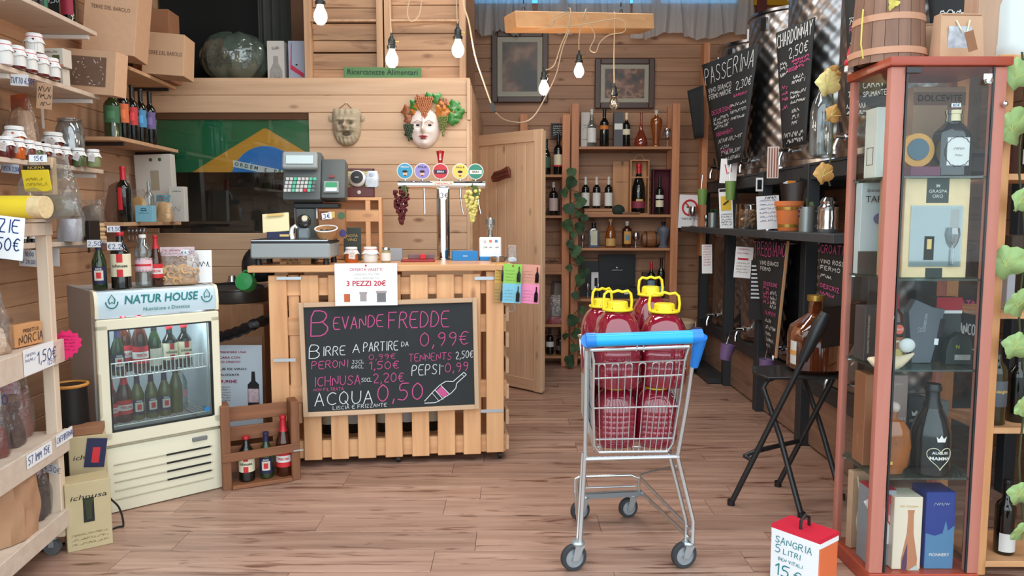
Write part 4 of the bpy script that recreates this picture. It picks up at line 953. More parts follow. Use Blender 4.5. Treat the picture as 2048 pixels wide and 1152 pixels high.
# green wooden sign on the partition's top edge
q = P(766,161,Y_PART + .03); gs = thing('green_sign','narrow green board with dark lettering on the partition top','sign',(q.x,Y_PART + .02,Z_LOFT + .025),rot=(0,.01,0))
Bx(0,0,.037,L(152,5.3),.012,.074).build('board',mat('sign_green',(88,128,84),.7,noise=.15,nscale=20),gs,bevel=.002)
text('Ricercatezze Alimentari',.05,mat('sign_dark_green',(34,62,46),.8),gs,(0,-.0075,.04),fit=L(138,5.3),bold=.01)
# ============================================================ THE FRIDGE
fA = Vector((X_(208,1030,3.46),3.46,0)); fang = radians(42); fwid = .565
fd = Vector((cos(fang),sin(fang),0)); FM = Matrix.Translation(fA) @ Matrix.Rotation(fang,4,'Z')
fz = Z_(584,3.46)
fr = thing('display_fridge','cream drinks fridge with glass door and pale blue sign header','fridge',fA,fang)
fcream = mat('fridge_cream',(232,226,200),.4); fgrey = mat('fridge_side_grey',(176,172,168),.5); fin = mat('fridge_liner',(196,208,214),.4)
FW,FD = fwid,.46
zl = .33                       # top of the grille section
for x in (.012,FW - .012): Bx(x,.05 + FD/2,(zl + fz)/2,.024,FD - .0,fz - zl).build('side_panel',fgrey,fr,bevel=.002)
Bx(FW/2,.05 + FD/2,fz - .03,FW - .04,FD,.05).build('top_panel',fgrey,fr); Bx(FW/2,FD + .03,(zl + fz)/2,FW - .05,.03,fz - zl - .06).build('back_liner',fin,fr)
for x in (.026,FW - .026): Bx(x,.05 + FD/2,(zl + fz - .1)/2,.004,FD - .06,fz - zl - .12).build('liner',fin,fr)
Bx(FW/2,.04 + FD/2,(zl + .02)/2 + .0,FW - .01,FD,zl - .02).build('base_body',fgrey,fr,bevel=.004)
Bx(FW/2,.02,(zl - .008)/2,FW,.045,zl - .016).build('grille_panel',fcream,fr,bevel=.008,seg=2)
for i in range(5):
 z = .235 - i*.042
 Bx(FW/2,-.0045,z,FW*.82,.006,.007).build('louvre',mat('louvre_shadow',(186,180,158),.5),fr,bevel=.002)
 if i < 4: Bx(FW*.70,-.0075,z,FW*.38,.002,.009).build('louvre_slot',black,fr)
Bx(FW*.80,-.006,.285,.075,.012,.022).build('lock_plate',mat('lock_grey',(120,122,120),.4),fr,bevel=.004)
for x in (.04,FW - .04):
 for yy in (.08,FD - .02): MB().cyl((x,yy,0),(x,yy,.025),.016,n=12).build('foot',black,fr)
# sign header
zs0 = fz - .125
hp = MB().prism([(.02,zs0),(-.012,zs0 + .004),(-.018,zs0 + .05),(-.014,fz - .03),(0,fz - .004),(.03,fz)],.014,FW - .014,'YZ')
hp.build('sign_panel',mat('sign_pale_blue',(196,216,226),.3,coat=.4),fr)
for x in (.007,FW - .007): MB().prism([(.05,zs0),(-.018,zs0),(-.024,zs0 + .05),(-.018,fz - .025),(0,fz),(.05,fz + .004)],x - .0075,x + .0075,'YZ').build('sign_end',fcream,fr)
tgr = mat('sign_teal',(20,122,120),.5)
text('NATUR HOUSE',.056,tgr,fr,(FW*.52,-.0195,zs0 + .078),(-.05,0,0),fit=FW*.60,bold=.02,shear=.15)
text('Nutrizione e Dietetica',.026,tgr,fr,(FW*.56,-.0185,zs0 + .030),(.06,0,0),fit=FW*.38)
for x in (FW*.13,FW*.90):
 MB().tube([(x + .026*cos(a),-.020,zs0 + .075 + .03*sin(a)) for a in [pi + pi*k/10 for k in range(11)]],.0028,5).build('leaf_emblem',tgr,fr)
 MB().tube([(x + .0,-.021,zs0 + .108),(x - .014,-.021,zs0 + .085),(x - .010,-.021,zs0 + .066),(x,-.021,zs0 + .074),(x + .010,-.021,zs0 + .066),(x + .014,-.021,zs0 + .085)],.0024,5,True).build('leaf_emblem',tgr,fr)
# door
zd0,zd1 = zl + .004,zs0 - .006; fb = .052
dr_f = Bx(FW/2,-.002,zd1 - fb/2,FW,.04,fb).build('door_frame',fcream,fr,bevel=.005)
Bx(FW/2,-.002,zd0 + fb*.62,FW,.04,fb*1.24).build('door_frame',fcream,fr,bevel=.005)
for x in (fb/2,FW - fb*.42): Bx(x,-.002,(zd0 + zd1)/2,fb if x < .1 else fb*.84,.04,zd1 - zd0 - .05).build('door_frame',fcream,fr,bevel=.005)
for x in (fb,FW - fb*.84): Bx(x,-.012,(zd0 + fb*1.24 + zd1 - fb)/2,.006,.022,zd1 - zd0 - fb*2.2).build('seal',black,fr)
for z in (zd0 + fb*1.24,zd1 - fb): Bx(FW/2,-.012,z,FW - fb*1.9,.022,.006).build('seal',black,fr)
Bx(FW/2,-.006,(zd0 + fb*1.24 + zd1 - fb)/2,FW - fb*1.9,.004,zd1 - zd0 - fb*2.24).build('door_glass',clear('fridge_glass',(232,240,240),.03),fr)
Bx(.004,-.018,zl + .25,.012,.03,.2).build('door_handle',mat('handle_cream',(206,200,176),.4),fr,bevel=.003)
MB().lathe([(0,0),(.012,0),(.012,.001),(0,.001)],16).xf(Matrix.Translation((FW - .078,-.0235,zl + .105)) @ Matrix.Rotation(pi/2,4,'X')).build('blue_sticker',mat('bright_blue'),fr)
_fl = area('fridge_fill',(0,0,0),(0,0,0),.4,.04,2.2,(.93,.97,1)); _fl.parent = fr; _fl.location = (FW/2,.10,zs0 - .02); _fl.rotation_euler = (.5,0,0)  # unseen strip light added to brighten the fridge interior
# shelf and basket
zsh = zl + .10; zbk = zl + .335
for z,nm in ((zsh - .03,'bottom_shelf'),(zbk - .03,'wire_shelf')):
 mb = MB(); 
 for i in range(24): mb.cyl((.04 + i*(FW - .08)/23,.07,z),(.04 + i*(FW - .08)/23,FD,z),.0016,n=5)
 for yy in (.07,FD): mb.cyl((.035,yy,z),(FW - .035,yy,z),.003,n=6)
 o = mb.build(nm,white,fr); o['kind'] = 'stuff'
for z in (zbk - .028,zbk + .042): MB().cyl((.045,.055,z),(FW - .055,.055,z),.0032,n=8).build('basket_rail',white,fr)
wm_ = MB().cyl((0,0,0),(0,0,.07),.0022,n=6).mesh('basket_wire',white)
for i in range(24): obj('basket_wire',wm_,fr,(.055 + i*(FW - .12)/23,.052,zbk - .028))
def inf(x,y,z): return FM @ Vector((x,y,z))
for i,(x,y,z,kd,lb) in enumerate((
 (.070,.16,zbk,'r','red labelled tall beer, first from the left on the fridge wire shelf'),(.125,.13,zbk,'n','navy labelled short beer, second on the fridge wire shelf'),
 (.175,.20,zbk,'R','tall red labelled beer behind the second row on the fridge wire shelf'),(.225,.12,zbk,'R','tallest red labelled beer in the middle of the fridge wire shelf'),
 (.295,.13,zbk,'g','green beer with pale label right of the tallest one on the fridge wire shelf'),(.365,.12,zbk,'c','cream labelled dark beer, left of two on the fridge wire shelf'),(.440,.13,zbk,'c','cream labelled dark beer, right of two on the fridge wire shelf'),
 (.085,.13,zsh,'r','red labelled beer at the left end of the bottom shelf in the fridge'),(.145,.13,zsh,'R','taller red labelled beer, second on the bottom shelf in the fridge'),
 (.205,.13,zsh,'n','first navy labelled green beer on the bottom shelf in the fridge'),(.270,.13,zsh,'n','second navy labelled green beer on the bottom shelf in the fridge'),(.333,.13,zsh,'n','third navy labelled green beer on the bottom shelf in the fridge'),
 (.395,.15,zsh,'o','unlabelled olive green bottle on the bottom shelf in the fridge'),(.445,.22,zsh,'w','clear pink labelled bottle at the right rear of the bottom shelf in the fridge'))):
 p = inf(x,y,z - .026)
 if kd == 'r': red_beer(lb,p,.225,.031,rz=fang)
 elif kd == 'R': red_beer(lb,p,.30 if z > .5 else .25,.036,rz=fang)
 elif kd == 'n': navy_beer(lb,p,.225,.031,rz=fang,gl=g_olive if z < .6 else None)
 elif kd == 'c': cream_beer(lb,p,.215,.036,rz=fang)
 elif kd == 'g': bottle(lb,p,'beer',.032,.25,g_green,foil_k,.8,[(.1,.45,mat('pale_print'),110)],rz=fang,name='beer_bottle')
 elif kd == 'o': bottle(lb,p,'beer',.032,.25,g_olive,foil_k,.82,rz=fang,name='beer_bottle')
 else: bottle(lb,p,'water',.030,.20,g_clear,lab_w,.93,[(.3,.5,mat('pink_label',(226,150,160),.6),200)],rz=fang,name='water_bottle')
bgb = Bx(0,0,.1,.16,.01,.20).build('x',clear('fridge_bag',(225,235,240),.15,body=.35)) if False else None
# on top of the fridge
def ontop(px,d): 
 """point on the fridge top: d = depth behind the front edge, at pixel column px"""
 for k in range(200):
  x = FW*k/199; q = FM @ Vector((x,d,fz + .004))
  if 1024 + F*q.x/q.y >= px - 4: break
 q.z = fz - .004 if False else fz + .001; return q
q = ontop(200,.10); navy_beer('green beer with navy label on the left front corner of the fridge top',q,.235,.032,rz=fang*.5)
card('small 2,50 price card stuck over the neck of the green beer on the fridge',q + Vector((.0,-.036,.218)),.06,.034,paper,[('2,50€',-.026,-.010,.020,.0022)],rz=.1)
q = ontop(243,.08); cream_beer('dark beer with cream and red label on the fridge top',q,.27,.044,rz=fang*.5)
card('upper €1,50 price card on the dark beer on the fridge',q + Vector((.0,-.050,.285)),.062,.03,paper,[('€1,50',-.026,-.009,.018,.0022)])
card('lower €2,20 price card on the dark beer on the fridge',q + Vector((.0,-.050,.205)),.068,.038,paper,[('€2,20',-.030,-.012,.022,.0024)])
q = ontop(289,.13); bottle('clear plastic water bottle with pink label on the fridge top',q,'water',.040,.255,g_clear,lab_w,.94,[(.30,.55,mat('pale_pink_label',(226,188,196),.6),200),(.40,.44,lab_r,120)],rz=fang*.5,name='water_bottle')
q = ontop(315,.14); red_beer('slim red beer bottle beside the water bottle on the fridge top',q,.25,.029,rz=fang*.5)
q = ontop(358,.15); tg = mat('ring_biscuit',(206,164,116),.7)
b_ = bag('clear bag of ring biscuits with price card on the fridge top',q,.20,.10,.19,mat('biscuit_base',(196,152,106),.8,noise=.3,nscale=70),.42,top=mat('header_pink',(214,190,196),.6),seed=5,rz=fang*.5)
rm = MB().tube([(.016*cos(a*pi/6),0,.016*sin(a*pi/6)) for a in range(12)],.006,6,True).mesh('biscuit',tg); rr = random.Random(6)
for i in range(26): obj('biscuit',rm,b_,(-.085 + .17*rr.random(),-.045 + .02*rr.random(),.018 + .07*rr.random()),(rr.uniform(-.5,.5),rr.uniform(-1,1),rr.uniform(-.6,.6)))
card('small white price card clipped on the ring biscuit bag',q + Vector((.065,-.06,.165)),.045,.028,paper,[('€4,50',-.02,-.009,.016,.002)])
q = ontop(402,.16); card('white sign card with curly black writing at the right of the fridge top',q + Vector((0,0,.085)),.12,.17,paper,None,scr=([(-.045,.045,.0,.025)],.003),ink=inkk,tilt=-.15,rz=.3)

# ============================================================ BETWEEN FRIDGE AND COUNTER
q = Vector((X_(482,700,4.75),4.75,0)); cab = thing('beer_cooler','boxy pine-clad cooler cabinet carrying a round steel tank, behind the fridge','cabinet',q)
Bx(0,.0,Z_(607,4.6)/2,.42,.36,Z_(607,4.6)).build('body',wood('plywood',(190,142,104),(164,116,82),'Z',knots=.2,vary=0),cab,bevel=.004)
Bx(0,-.185,.62,.40,.012,.12).build('front_board',pine,cab)
q2 = Vector((q.x - .01,q.y,Z_(607,4.6) + .002)); tk = thing('steel_tank','low round dark steel tank with clamped lid beside the counter','tank',q2)
MB().lathe([(.19,0),(.195,.01),(.195,.07),(.2,.075),(.2,.085),(.17,.10),(.05,.12),(0,.12)],32).build('body',mat('tank_grey',(104,102,100),.3,.7),tk)
MB().cyl((-.02,-.03,.115),(-.02,-.03,.16),.03,.02,14).build('valve',steel,tk); MB().bar((-.16,-.1,.105),(.15,-.1,.13),.02,.014).build('clamp_bar',black,tk)
q3 = Vector((X_(498,570,4.45),4.45,Z_(587,4.45))); gj = thing('green_jug','bright green plastic jug lying on the steel tank','jug',q3)
MB().lathe([(0,0),(.04,0),(.052,.015),(.055,.07),(.05,.09),(0,.095)],24).xf(Matrix.Translation((0,.0,.055)) @ Matrix.Rotation(1.3,4,'X')).build('body',mat('bright_green_plastic',(56,170,92),.35),gj)
MB().tube([(.03,.0,.1),(.02,.03,.13),(-.04,.05,.13),(-.07,.04,.09)],.007,8).build('handle',mat('bright_green_plastic'),gj)
tk['label'] = 'low round dark steel tank with clamped lid beside the counter'
blk = thing('black_sack','dark rubbish sack bulging between the tank and the counter','sack',(X_(512,500,4.72),4.75,Z_(607,4.6) + .12)); MB().grid(20,12,lambda u_,v: ((.10 + .012*sin(7*u_*6.28))*sin(pi*(.12 + .86*v))*cos(2*pi*u_),(.07 + .01*sin(5*u_*6.28))*sin(pi*(.12 + .86*v))*sin(2*pi*u_),.22*(1 - cos(pi*v))/2)).build('sack_body',mat('black_plastic'),blk)
hs = thing('black_hose','thick black insulated hose running from behind the fridge to the counter','hose',(0,0,0))
pts = [P(425,676,4.32),P(450,672,4.30),P(480,662,4.28),P(510,648,4.25),P(545,635,4.5),P(590,628,4.55)]
ps = []
for a,b in zip(pts,pts[1:]):
 for k in range(6): ps.append(a.lerp(b,k/6))
MB().tube(ps,[.030 + .004*sin(i*1.9) for i in range(len(ps))],12).build('hose_body',mat('hose_black',(24,24,26),.35,bump=.5,bscale=30),hs)
pst = card('white poster of a wine bottle, standing between fridge and brown crate',P(482,779,4.30),L(88,4.3),L(182,4.3),mat('poster_paper',(206,218,228),.6),None,name='wine_poster',cat='poster',tilt=-.03)
W_,H_ = L(88,4.3),L(182,4.3)
for s,y_,sz,m,f in (('PRENDERE UNA',.42,.016,mat('wine_ink',(160,40,80),.8),.62),('CARA CON',.36,.018,mat('wine_ink'),.48),('LO UNICO?',.31,.017,mat('wine_ink'),.48),('LIE DI VINO',.23,.018,inkk,.62),('ALIZZATE',.165,.016,inkk,.45),('9,90€',.09,.024,mat('wine_ink'),.40)):
 text(s,sz,m,pst,(-W_*(.5 - f/2) + W_*.02,-.0018,H_*y_),fit=W_*f,bold=.02)
scrib([(-W_*.47,-W_*.25,H_*(.02 - .03*k),.008) for k in range(6)],.0012,inkk,pst,(0,-.0016,0))
bs_ = MB().prism([(.04,-.10),(.105,-.10),(.105,.03),(.085,.05),(.082,.105),(.064,.105),(.061,.05),(.04,.03)],-.003,-.0018); bs_.build('bottle_picture',inkk,pst)
Bx(.0725,-.0034,-.035,.06,.0005,.08).build('label_picture',mat('flowery_print',(214,190,196),.7,noise=.5,nscale=60),pst)
# brown crate with three bottles
k0 = Vector((X_(446,980,YF(981)),YF(981),0)); k1 = Vector((X_(601,958,YF(958)),YF(958),0)); kd = k1 - k0; kw = kd.length; KR = atan2(kd.y,kd.x)
kb = thing('brown_crate','dark brown slatted bottle crate standing on the floor against the counter','crate',k0,KR); kh = Z_(797,YF(958))
for x,hh in ((.022,kh),(kw - .022,kh*.97)): Bx(x,.05,hh/2,.045,.12,hh).build('post',oak_dark_z,kb,bevel=.003)
for z,hh in ((kh - .07,.075),(kh - .175,.075),(kh - .28,.075),(.10,.08)): Bx(kw/2,.095,z,kw - .09,.016,hh).build('back_slat',oak_dark,kb,bevel=.002)
Bx(kw/2,-.012,.175,kw,.014,.045,(0,-.03,0)).build('front_slat',oak_dark,kb,bevel=.002); Bx(kw/2,.04,.012,kw - .09,.13,.02).build('base_board',oak_dark,kb,bevel=.002)
Bx(kw - .01,-.02,.165,.05,.004,.008).build('latch',zinc,kb)
for x,fn,lb,hh,r in ((.125,cream_beer,'cream labelled dark beer, left of three in the brown crate',.235,.040),(.225,navy_beer,'small navy labelled beer, middle of three in the brown crate',.245,.035),(.315,red_beer,'tallest beer with red neck, right of three in the brown crate',.325,.040)):
 fn(lb,(Matrix.Translation(k0) @ Matrix.Rotation(KR,4,'Z')) @ Vector((x,.045,.023)),hh,r,rz=KR*.5)

# ============================================================ ROLLING RACK AT THE LEFT
rA = Vector((X_(116,700,3.09),3.09,0)); rdir = Vector((.128,-1,0)).normalized()  # front runs towards the viewer
RR = atan2(rdir.y,rdir.x)          # local x along the front towards the viewer
RM = Matrix.Translation(rA) @ Matrix.Rotation(RR,4,'Z')   # local +x = nearer, local -y = left (into the rack)
def rk(x,y,z): return RM @ Vector((x,y,z))
rack = thing('rolling_rack','pale wooden rolling rack of packaged food at the left edge','rack',rA,RR)
RL,RDp = .62,.40; zt_ = Z_(443,3.09)
lev = (Z_(1016,3.09),Z_(860,3.09),Z_(680,3.09))
for x,yy in ((.022,-.022),(.022,-RDp),(RL,-.022),(RL,-RDp)): Bx(x,yy,(zt_ + .1)/2,.045,.045,zt_ - .1).build('post',white_z,rack,bevel=.003)
for z in lev:
 Bx(RL/2 + .01,.008,z - .045,RL + .06,.018,.095).build('front_board',grey_x,rack,bevel=.002) if z > .2 else Bx(RL/2 + .01,.008,z - .03,RL + .06,.018,.075).build('front_board',grey_x,rack,bevel=.002)
 Bx(RL/2,-RDp/2 - .01,z - .012,RL,RDp,.018).build('shelf_board',grey_x,rack)
 Bx(.02,-RDp/2,z - .045,.02,RDp - .05,.07).build('end_rail',white_z,rack)
Bx(.022,-RDp/2,zt_ - .03,.045,RDp,.06).build('top_rail',pine_pale,rack,bevel=.002); Bx(RL/2,-.01,zt_ - .03,RL,.03,.05).build('top_rail',grey_x,rack,bevel=.002)
Bx(RL/2,-RDp/2,zt_ + .004,RL,RDp + .02,.012).build('top_board',grey_x,rack)
Bx(.02,-RDp/2,.10,.03,RDp,.05).build('bottom_rail',white_z,rack)
for x in (.03,RL - .03):
 for yy in (-.05,-RDp + .02):
  cst = Bx(x,yy,.075,.05,.05,.008).build('castor',zinc,rack); MB().cyl((x - .012,yy,.033),(x + .012,yy,.033),.033,n=16).build('wheel',mat('castor_grey',(88,90,92),.5),cst); Bx(x,yy,.055,.034,.02,.04).build('fork',zinc,cst)
# price cards on the rack fronts
def rcard(label,x,z,w,h,items,m=None,ink=None,scr=None,tilt=0): 
 p = rk(x,.0195,z); return card(label,p,w,h,m or paper,items,ink,rz=RR + pi,roll=tilt,scr=scr)
rcard('white 1,50€ price card on the middle board of the rack',.20,.86,.24,.10,[('1,50€',-.02,-.02,.045,.004),('(250)',.06,-.04,.02,.002)],scr=([(-.11,-.03,.02,.012),(-.11,-.03,.0,.012)],.0015))
rcard('price card reading 57 IMM 15€ on the lower board of the rack',.24,.49,.20,.055,[('57 IMM 15€',-.09,-.014,.03,.003,0,.75)])
rcard('price card beginning CAFFE beside the rack post',.03,.50,.15,.05,[('CAFFE',-.07,-.012,.024,.0026,0,.7),('VERNAC',-.005,-.012,.024,.0026,0,.7)])
p = rk(-.02,.03,Z_(692,3.1)); st = thing('pink_star_tag','bright pink spiky cardboard tag hanging on the rack post','tag',p,RR*0)
sp = []
for k in range(26):
 a = 2*pi*k/26; r_ = .052*(1.12 if k % 2 else .92); sp.append((r_*cos(a)*.92 + .010*sin(2*a),r_*sin(a)*1.15))
MB().prism(sp,-.001,.001).xf(Matrix.Rotation(.3,4,'Y')).build('sheet',mat('neon_pink',(232,34,110),.6),st); scrib([(-.03 + .004*k,.03,.035 - .014*k,.007) for k in range(5)],.001,mat('tag_ink',(120,10,70),.8),st,(0,-.002,0))
p = P(2,474,2.66); card('large white card cut by the left edge, ending in ZIE 50€',p,.16,.15,paper,[('ZIE',-.010,.02,.045,.004,0,1,.07),('50€',-.015,-.045,.045,.004,0,1,.08)],roll=.12)
# goods on the rack
plast = mat('header_print',(206,176,186),.6,noise=.3,nscale=80)
chick = mat('chickpeas',(216,182,150),.6); 
def rbag(label,x,y,zi,w,d,h,fm_,fh,seed,top=None,pieces=None): return bag(label,rk(x,y,lev[zi] - .002),w,d,h,fm_,fh,seed=seed,rz=RR + pi/2*.9,top=top,pieces=pieces)
b_ = rbag('clear bag of chickpeas on the middle rack shelf',.30,-.11,2,.16,.10,.24,mat('chickpea_base',(206,170,138),.7),.45,1,pieces=(chick,.0085,230))
rbag('dim bag of pulses with printed header behind the chickpeas',.16,-.20,2,.15,.10,.26,mat('pulses',(170,146,126),.7,noise=.3,nscale=60),.5,2,top=plast)
rbag('greenish crumpled bag at the left of the middle rack shelf',.46,-.20,2,.16,.10,.27,mat('pale_beans',(186,176,160),.7,noise=.2,nscale=60),.6,3,top=paper)
q = rk(.13,-.06,lev[2]); sg = thing('wooden_block_sign','small wooden block sign PRODOTTI DI NORCIA on the middle rack shelf','sign',q,RR + pi*.93)
Bx(0,0,.045,.15,.03,.088).build('board',mat('sign_wood'),sg,bevel=.002); hand([('PRODOTTI DI',-.03,.055,.014,.0018,0,.7),('NORCIA',-.055,.010,.034,.003,.05,.8)],inkk,sg,(0,-.0165,0))
rbag('bag of dark red peppers with printed header on the lower rack shelf',.34,-.10,1,.13,.09,.25,mat('red_pepper',(128,44,34),.5,noise=.7,nscale=25),.5,4,top=paper)
rbag('bag of chocolate brown cocoa beans on the lower rack shelf',.20,-.11,1,.13,.09,.27,mat('brown_beans',(84,52,42),.6,noise=.4,nscale=60),.55,5,top=plast)
rbag('bag of red-brown nuts hanging beside the rack post',.08,-.13,1,.10,.08,.27,mat('nut_red',(150,76,58),.6,noise=.5,nscale=90),.8,6)
for i,w in enumerate(('topmost','middle','lowest')):
 q = rk(.50,-.12,lev[1] + .135 - .066*i - .003); cb_ = thing('biscuit_box','clear plastic box of biscuits at the left edge, %s of its stack' % w,'box',q,RR)
 Bx(0,0,.031,.18,.16,.060).build('box',clear('box_film',(236,240,240),.12,body=.1),cb_,bevel=.006)
 bm2 = cached('bis',lambda: MB().ball((0,0,0),.026,10,6,(1,1,.45)).mesh('biscuit',mat('biscuit_gold',(206,160,110),.7,noise=.2,nscale=30)))
 for a in range(3):
  for b2 in range(3): obj('biscuit',bm2,cb_,(-.055 + .055*a,-.05 + .05*b2,.018 + .012*(a % 2)),(.3*(a - 1),.2,0))
card('white €2,50 card standing on the biscuit boxes',rk(.44,-.05,lev[1] + .235),.10,.075,paper,[('€2,50',-.045,-.02,.035,.0035)],rz=-.2,roll=-.1)
# big paper bag on the lowest shelf
q = rk(.27,-.15,lev[0]); pb_ = thing('paper_sack','large crumpled brown paper sack with gold tie on the lowest rack shelf','sack',q,RR + 1.2)
def sack(u_,v):
 a = 2*pi*u_; q_ = 1/max(abs(cos(a)),abs(sin(a))); q_ = 1 + .5*(q_ - 1); wv = 1 + .022*sin(13*a + 9*v) + .02*sin(7*a - 13*v) + .015*sin(23*a + 4*v)
 e = (1.0 if v < .7 else 1 - .75*(v - .7)/.3); return (.15*q_*wv*(1 - .25*max(0,v - .6))*cos(a),.11*q_*wv*e*sin(a),.32*v + .012*sin(4*a)*v)
MB().grid(40,18,sack).build('paper',mat('sack_paper',(176,134,102),.7,noise=.12,nscale=12,bump=.9,bscale=9),pb_); MB().tube([(0.06,-.12,.10),(.065,-.13,.14),(.06,-.13,.18),(.07,-.12,.22)],[.008,.012,.007,.012],8).build('gold_tie',foil_g,pb_)
q = rk(.09,-.10,lev[0] - .002); bag('bag of dark coffee with printed header and 4,50€ price card',q,.15,.11,.24,mat('dark_coffee',(60,36,34),.5,noise=.4,nscale=50),.6,top=plast,seed=12,rz=RR + 1.4)
card('white 4,50€ card stuck on the dark coffee bag',rk(.08,-.02,lev[0] + .20),.075,.045,paper,[('4,50€',-.033,-.012,.024,.0025)],rz=-.35,roll=.1)
q = rk(.26,-.24,lev[0] - .002); bag('bag of dark pulses behind the brown paper sack',q,.15,.10,.25,mat('dark_coffee'),.5,top=plast,seed=13,rz=RR + 1.5)
# yellow pasta packs on the rack top
zt2 = zt_ + .011
yel = mat('yellow_label',(232,204,50),.45); pasta_m = mat('pasta_cream',(222,196,150),.7,noise=.3,nscale=60)
q = Vector((X_(34,442,2.88),2.88,zt2)); cy = thing('pasta_cylinder','round pack with yellow label and black end lying on the rack top','pack',q,-.1)
MB().cyl((-.12,0,.044),(.12,0,.044),.042,n=24).build('body',pasta_m,cy,bevel=0); MB().cyl((-.10,0,.044),(.07,0,.044),.0432,n=24).build('label',yel,cy); MB().cyl((-.115,0,.044),(-.075,0,.044),.0440,n=24).build('black_band',black,cy)
text('NORMA',.022,lab_w,cy,(-.095,-.0455,.044),(0,pi/2,0),bold=.02)
q = Vector((X_(92,442,3.04),3.08,zt2)); b_ = bag('bulging clear bag with yellow label standing on the rack top',q,.24,.13,.25,mat('grey_pasta',(130,112,96),.7,noise=.3,nscale=70),.42,film=clear('bag_film_dim',(236,238,234),.06,.15,fk=.35,body=.08,bump=.9,bscale=18),seed=21,rz=-.25)
Bx(.0,-.062,.15,.13,.003,.085,(.15,0,0)).build('label',yel,b_); Bx(.0,-.059,.200,.13,.003,.02,(.15,0,0)).build('label_band',black,b_); text('NORMA',.016,gold_t,b_,(0,-.0625,.200),fit=.08)
scrib([(-.05,.05,.13,.012),(-.05,.03,.15,.012)],.0015,mat('olive_ink',(120,110,30),.8),b_,(0,-.066,0))
card('small 15€ price card on the yellow labelled bag',q + Vector((.01,-.085,.235)),.075,.028,paper,[('15€',-.018,-.009,.018,.002)],rz=-.1)
# things beside the rack: buckets, boxes, cartons
q = Vector((X_(141,800,3.41),3.41,0)); bu = thing('black_bucket','tall black bin with orange rim behind the rack post','bin',q)
MB().lathe([(.070,0),(.078,.02),(.076,.30),(.070,.63),(.072,.64)],24).build('body',black,bu); MB().tube([(.072*cos(a*pi/10),.072*sin(a*pi/10),.64) for a in range(20)],.008,6,True).build('rim',mat('orange_rim',(206,140,60),.5),bu)
# beer cartons on the floor
bc = mat('carton_kraft',(192,174,134),.7,noise=.06,nscale=20)
q = P(178,1088,YF(1086)); q.z = 0
def bcart(label,loc,rz,w=.17,d=.125,h=.30,win=True,body=None):
 t = carton('beer_carton',label,'carton',loc,w,d,h,body or bc,rz=rz)
 text('ichnusa',.03,inkk,t,(0,-d/2 - .002,h*.78),fit=w*.8,shear=.2)
 if win:
  Bx(0,-d/2 - .0012,h*.58,w*.24,.001,h*.36).build('window',black,t); obj('bottle_neck',MB().lathe([(.012,0),(.012,.05),(.02,.09)],10).mesh('bottle_neck',g_green),t,(0,-d/2 - .001,h*.44),(0,0,0),(1,.3,1))
 scrib([(-w*.4,w*.4,h*.22 - .02*k,.008) for k in range(3)],.0012,mat('olive_ink'),t,(0,-d/2 - .002,0)); return t
bcart('beer carton with window showing a bottle, standing on the floor beside the rack',q,.62,h=Z_(950,YF(1080)))
q2 = q + Vector((-.10,.20,0)); t = bcart('taller beer carton with dark blue panel, behind the one with the window',q2,.55,w=.15,h=.43,win=False)
Bx(.03,-.066,.35,.08,.004,.13,(0,.15,0)).build('blue_panel',navy,t); Bx(.03,-.0685,.34,.03,.002,.07,(0,.15,0)).build('red_letter',lab_r,t)
carton('brown_carton','small brown flat box on top of the taller beer carton','box',q2 + Vector((0,0,.431)),.14,.10,.035,kraft_d,rz=.4)
cordp = [P(205,880,3.5),P(200,930,3.45),P(212,985,3.4),P(238,1015,3.35),P(246,1035,3.33)]; gq = [P(236,1070,3.32),P(205,1088,3.26),P(160,1092,3.2),P(110,1093,3.12),P(60,1096,3.05)]
for g_ in gq: g_.z = .005
cordp[-1].z = .01; cordp = [P(186,850,3.6)] + cordp[:]
ps = []
al = cordp + gq
for i in range(len(al) - 1):
 p0,p1,p2,p3 = al[max(i - 1,0)],al[i],al[i + 1],al[min(i + 2,len(al) - 1)]
 for k in range(6):
  t_ = k/6; ps.append(.5*((2*p1) + (p2 - p0)*t_ + (2*p0 - 5*p1 + 4*p2 - p3)*t_**2 + (3*p1 - p0 - 3*p2 + p3)*t_**3))
for p in ps: p.z = max(p.z,.005)
tag(MB().tube(ps,.0045,6).build('power_cord',black),'thin black power cord trailing from the fridge over the floor','cord')
# ============================================================ LEFT WALL SHELVES
LW = Matrix.Translation((XL(4.1),4.1,0)) @ Matrix.Rotation(atan2(-1,.048),4,'Z')   # local +x towards the viewer along the wall, +y into the room
def lw(x,y,z): return LW @ Vector((x,y,z))
LR = atan2(-1,.048)
def wall_shelf(label,x0,x1,z,d,m,dark=False,th=.022):
 t = thing('wall_shelf',label,'shelf',lw(x0,0.001,z),LR)
 Bx((x1 - x0)/2,d/2,-th/2,x1 - x0,d,th).build('board',m,t,bevel=.002)
 for x in ((.06,x1 - x0 - .1) if x1 - x0 < 1.2 else (.03,.75,1.4)):
  bm_ = blackm if dark else white
  b = Bx(x,d*.45,-th - .012,.022,d*.9,.02).build('bracket',bm_,t)
  Bx(x,.008,-th - .08,.022,.016,.15).build('bracket_leg',bm_,b)
 return t
zs1,zs2,zs3,zs4 = 2.375,2.045,1.655,1.283
for z,w in ((zs1,'topmost long shelf on the left wall, carrying dark tins'),(zs2,'second long shelf on the left wall, carrying white jam jars'),(zs3,'third long shelf on the left wall, carrying cloth-capped jars'),(zs4,'lowest long shelf on the left wall, behind the rack top')):
 wall_shelf('pale ' + w,0,2.1,z,.30,grey_x)
for z,w in ((2.285,'high pine corner shelf carrying big cartons'),(1.86,'middle pine corner shelf carrying five dark bottles'),(1.372,'low pine corner shelf carrying pasta and a red-topped bottle')):
 wall_shelf(w,-1.13,-.28,z,.27,pine_y,True)
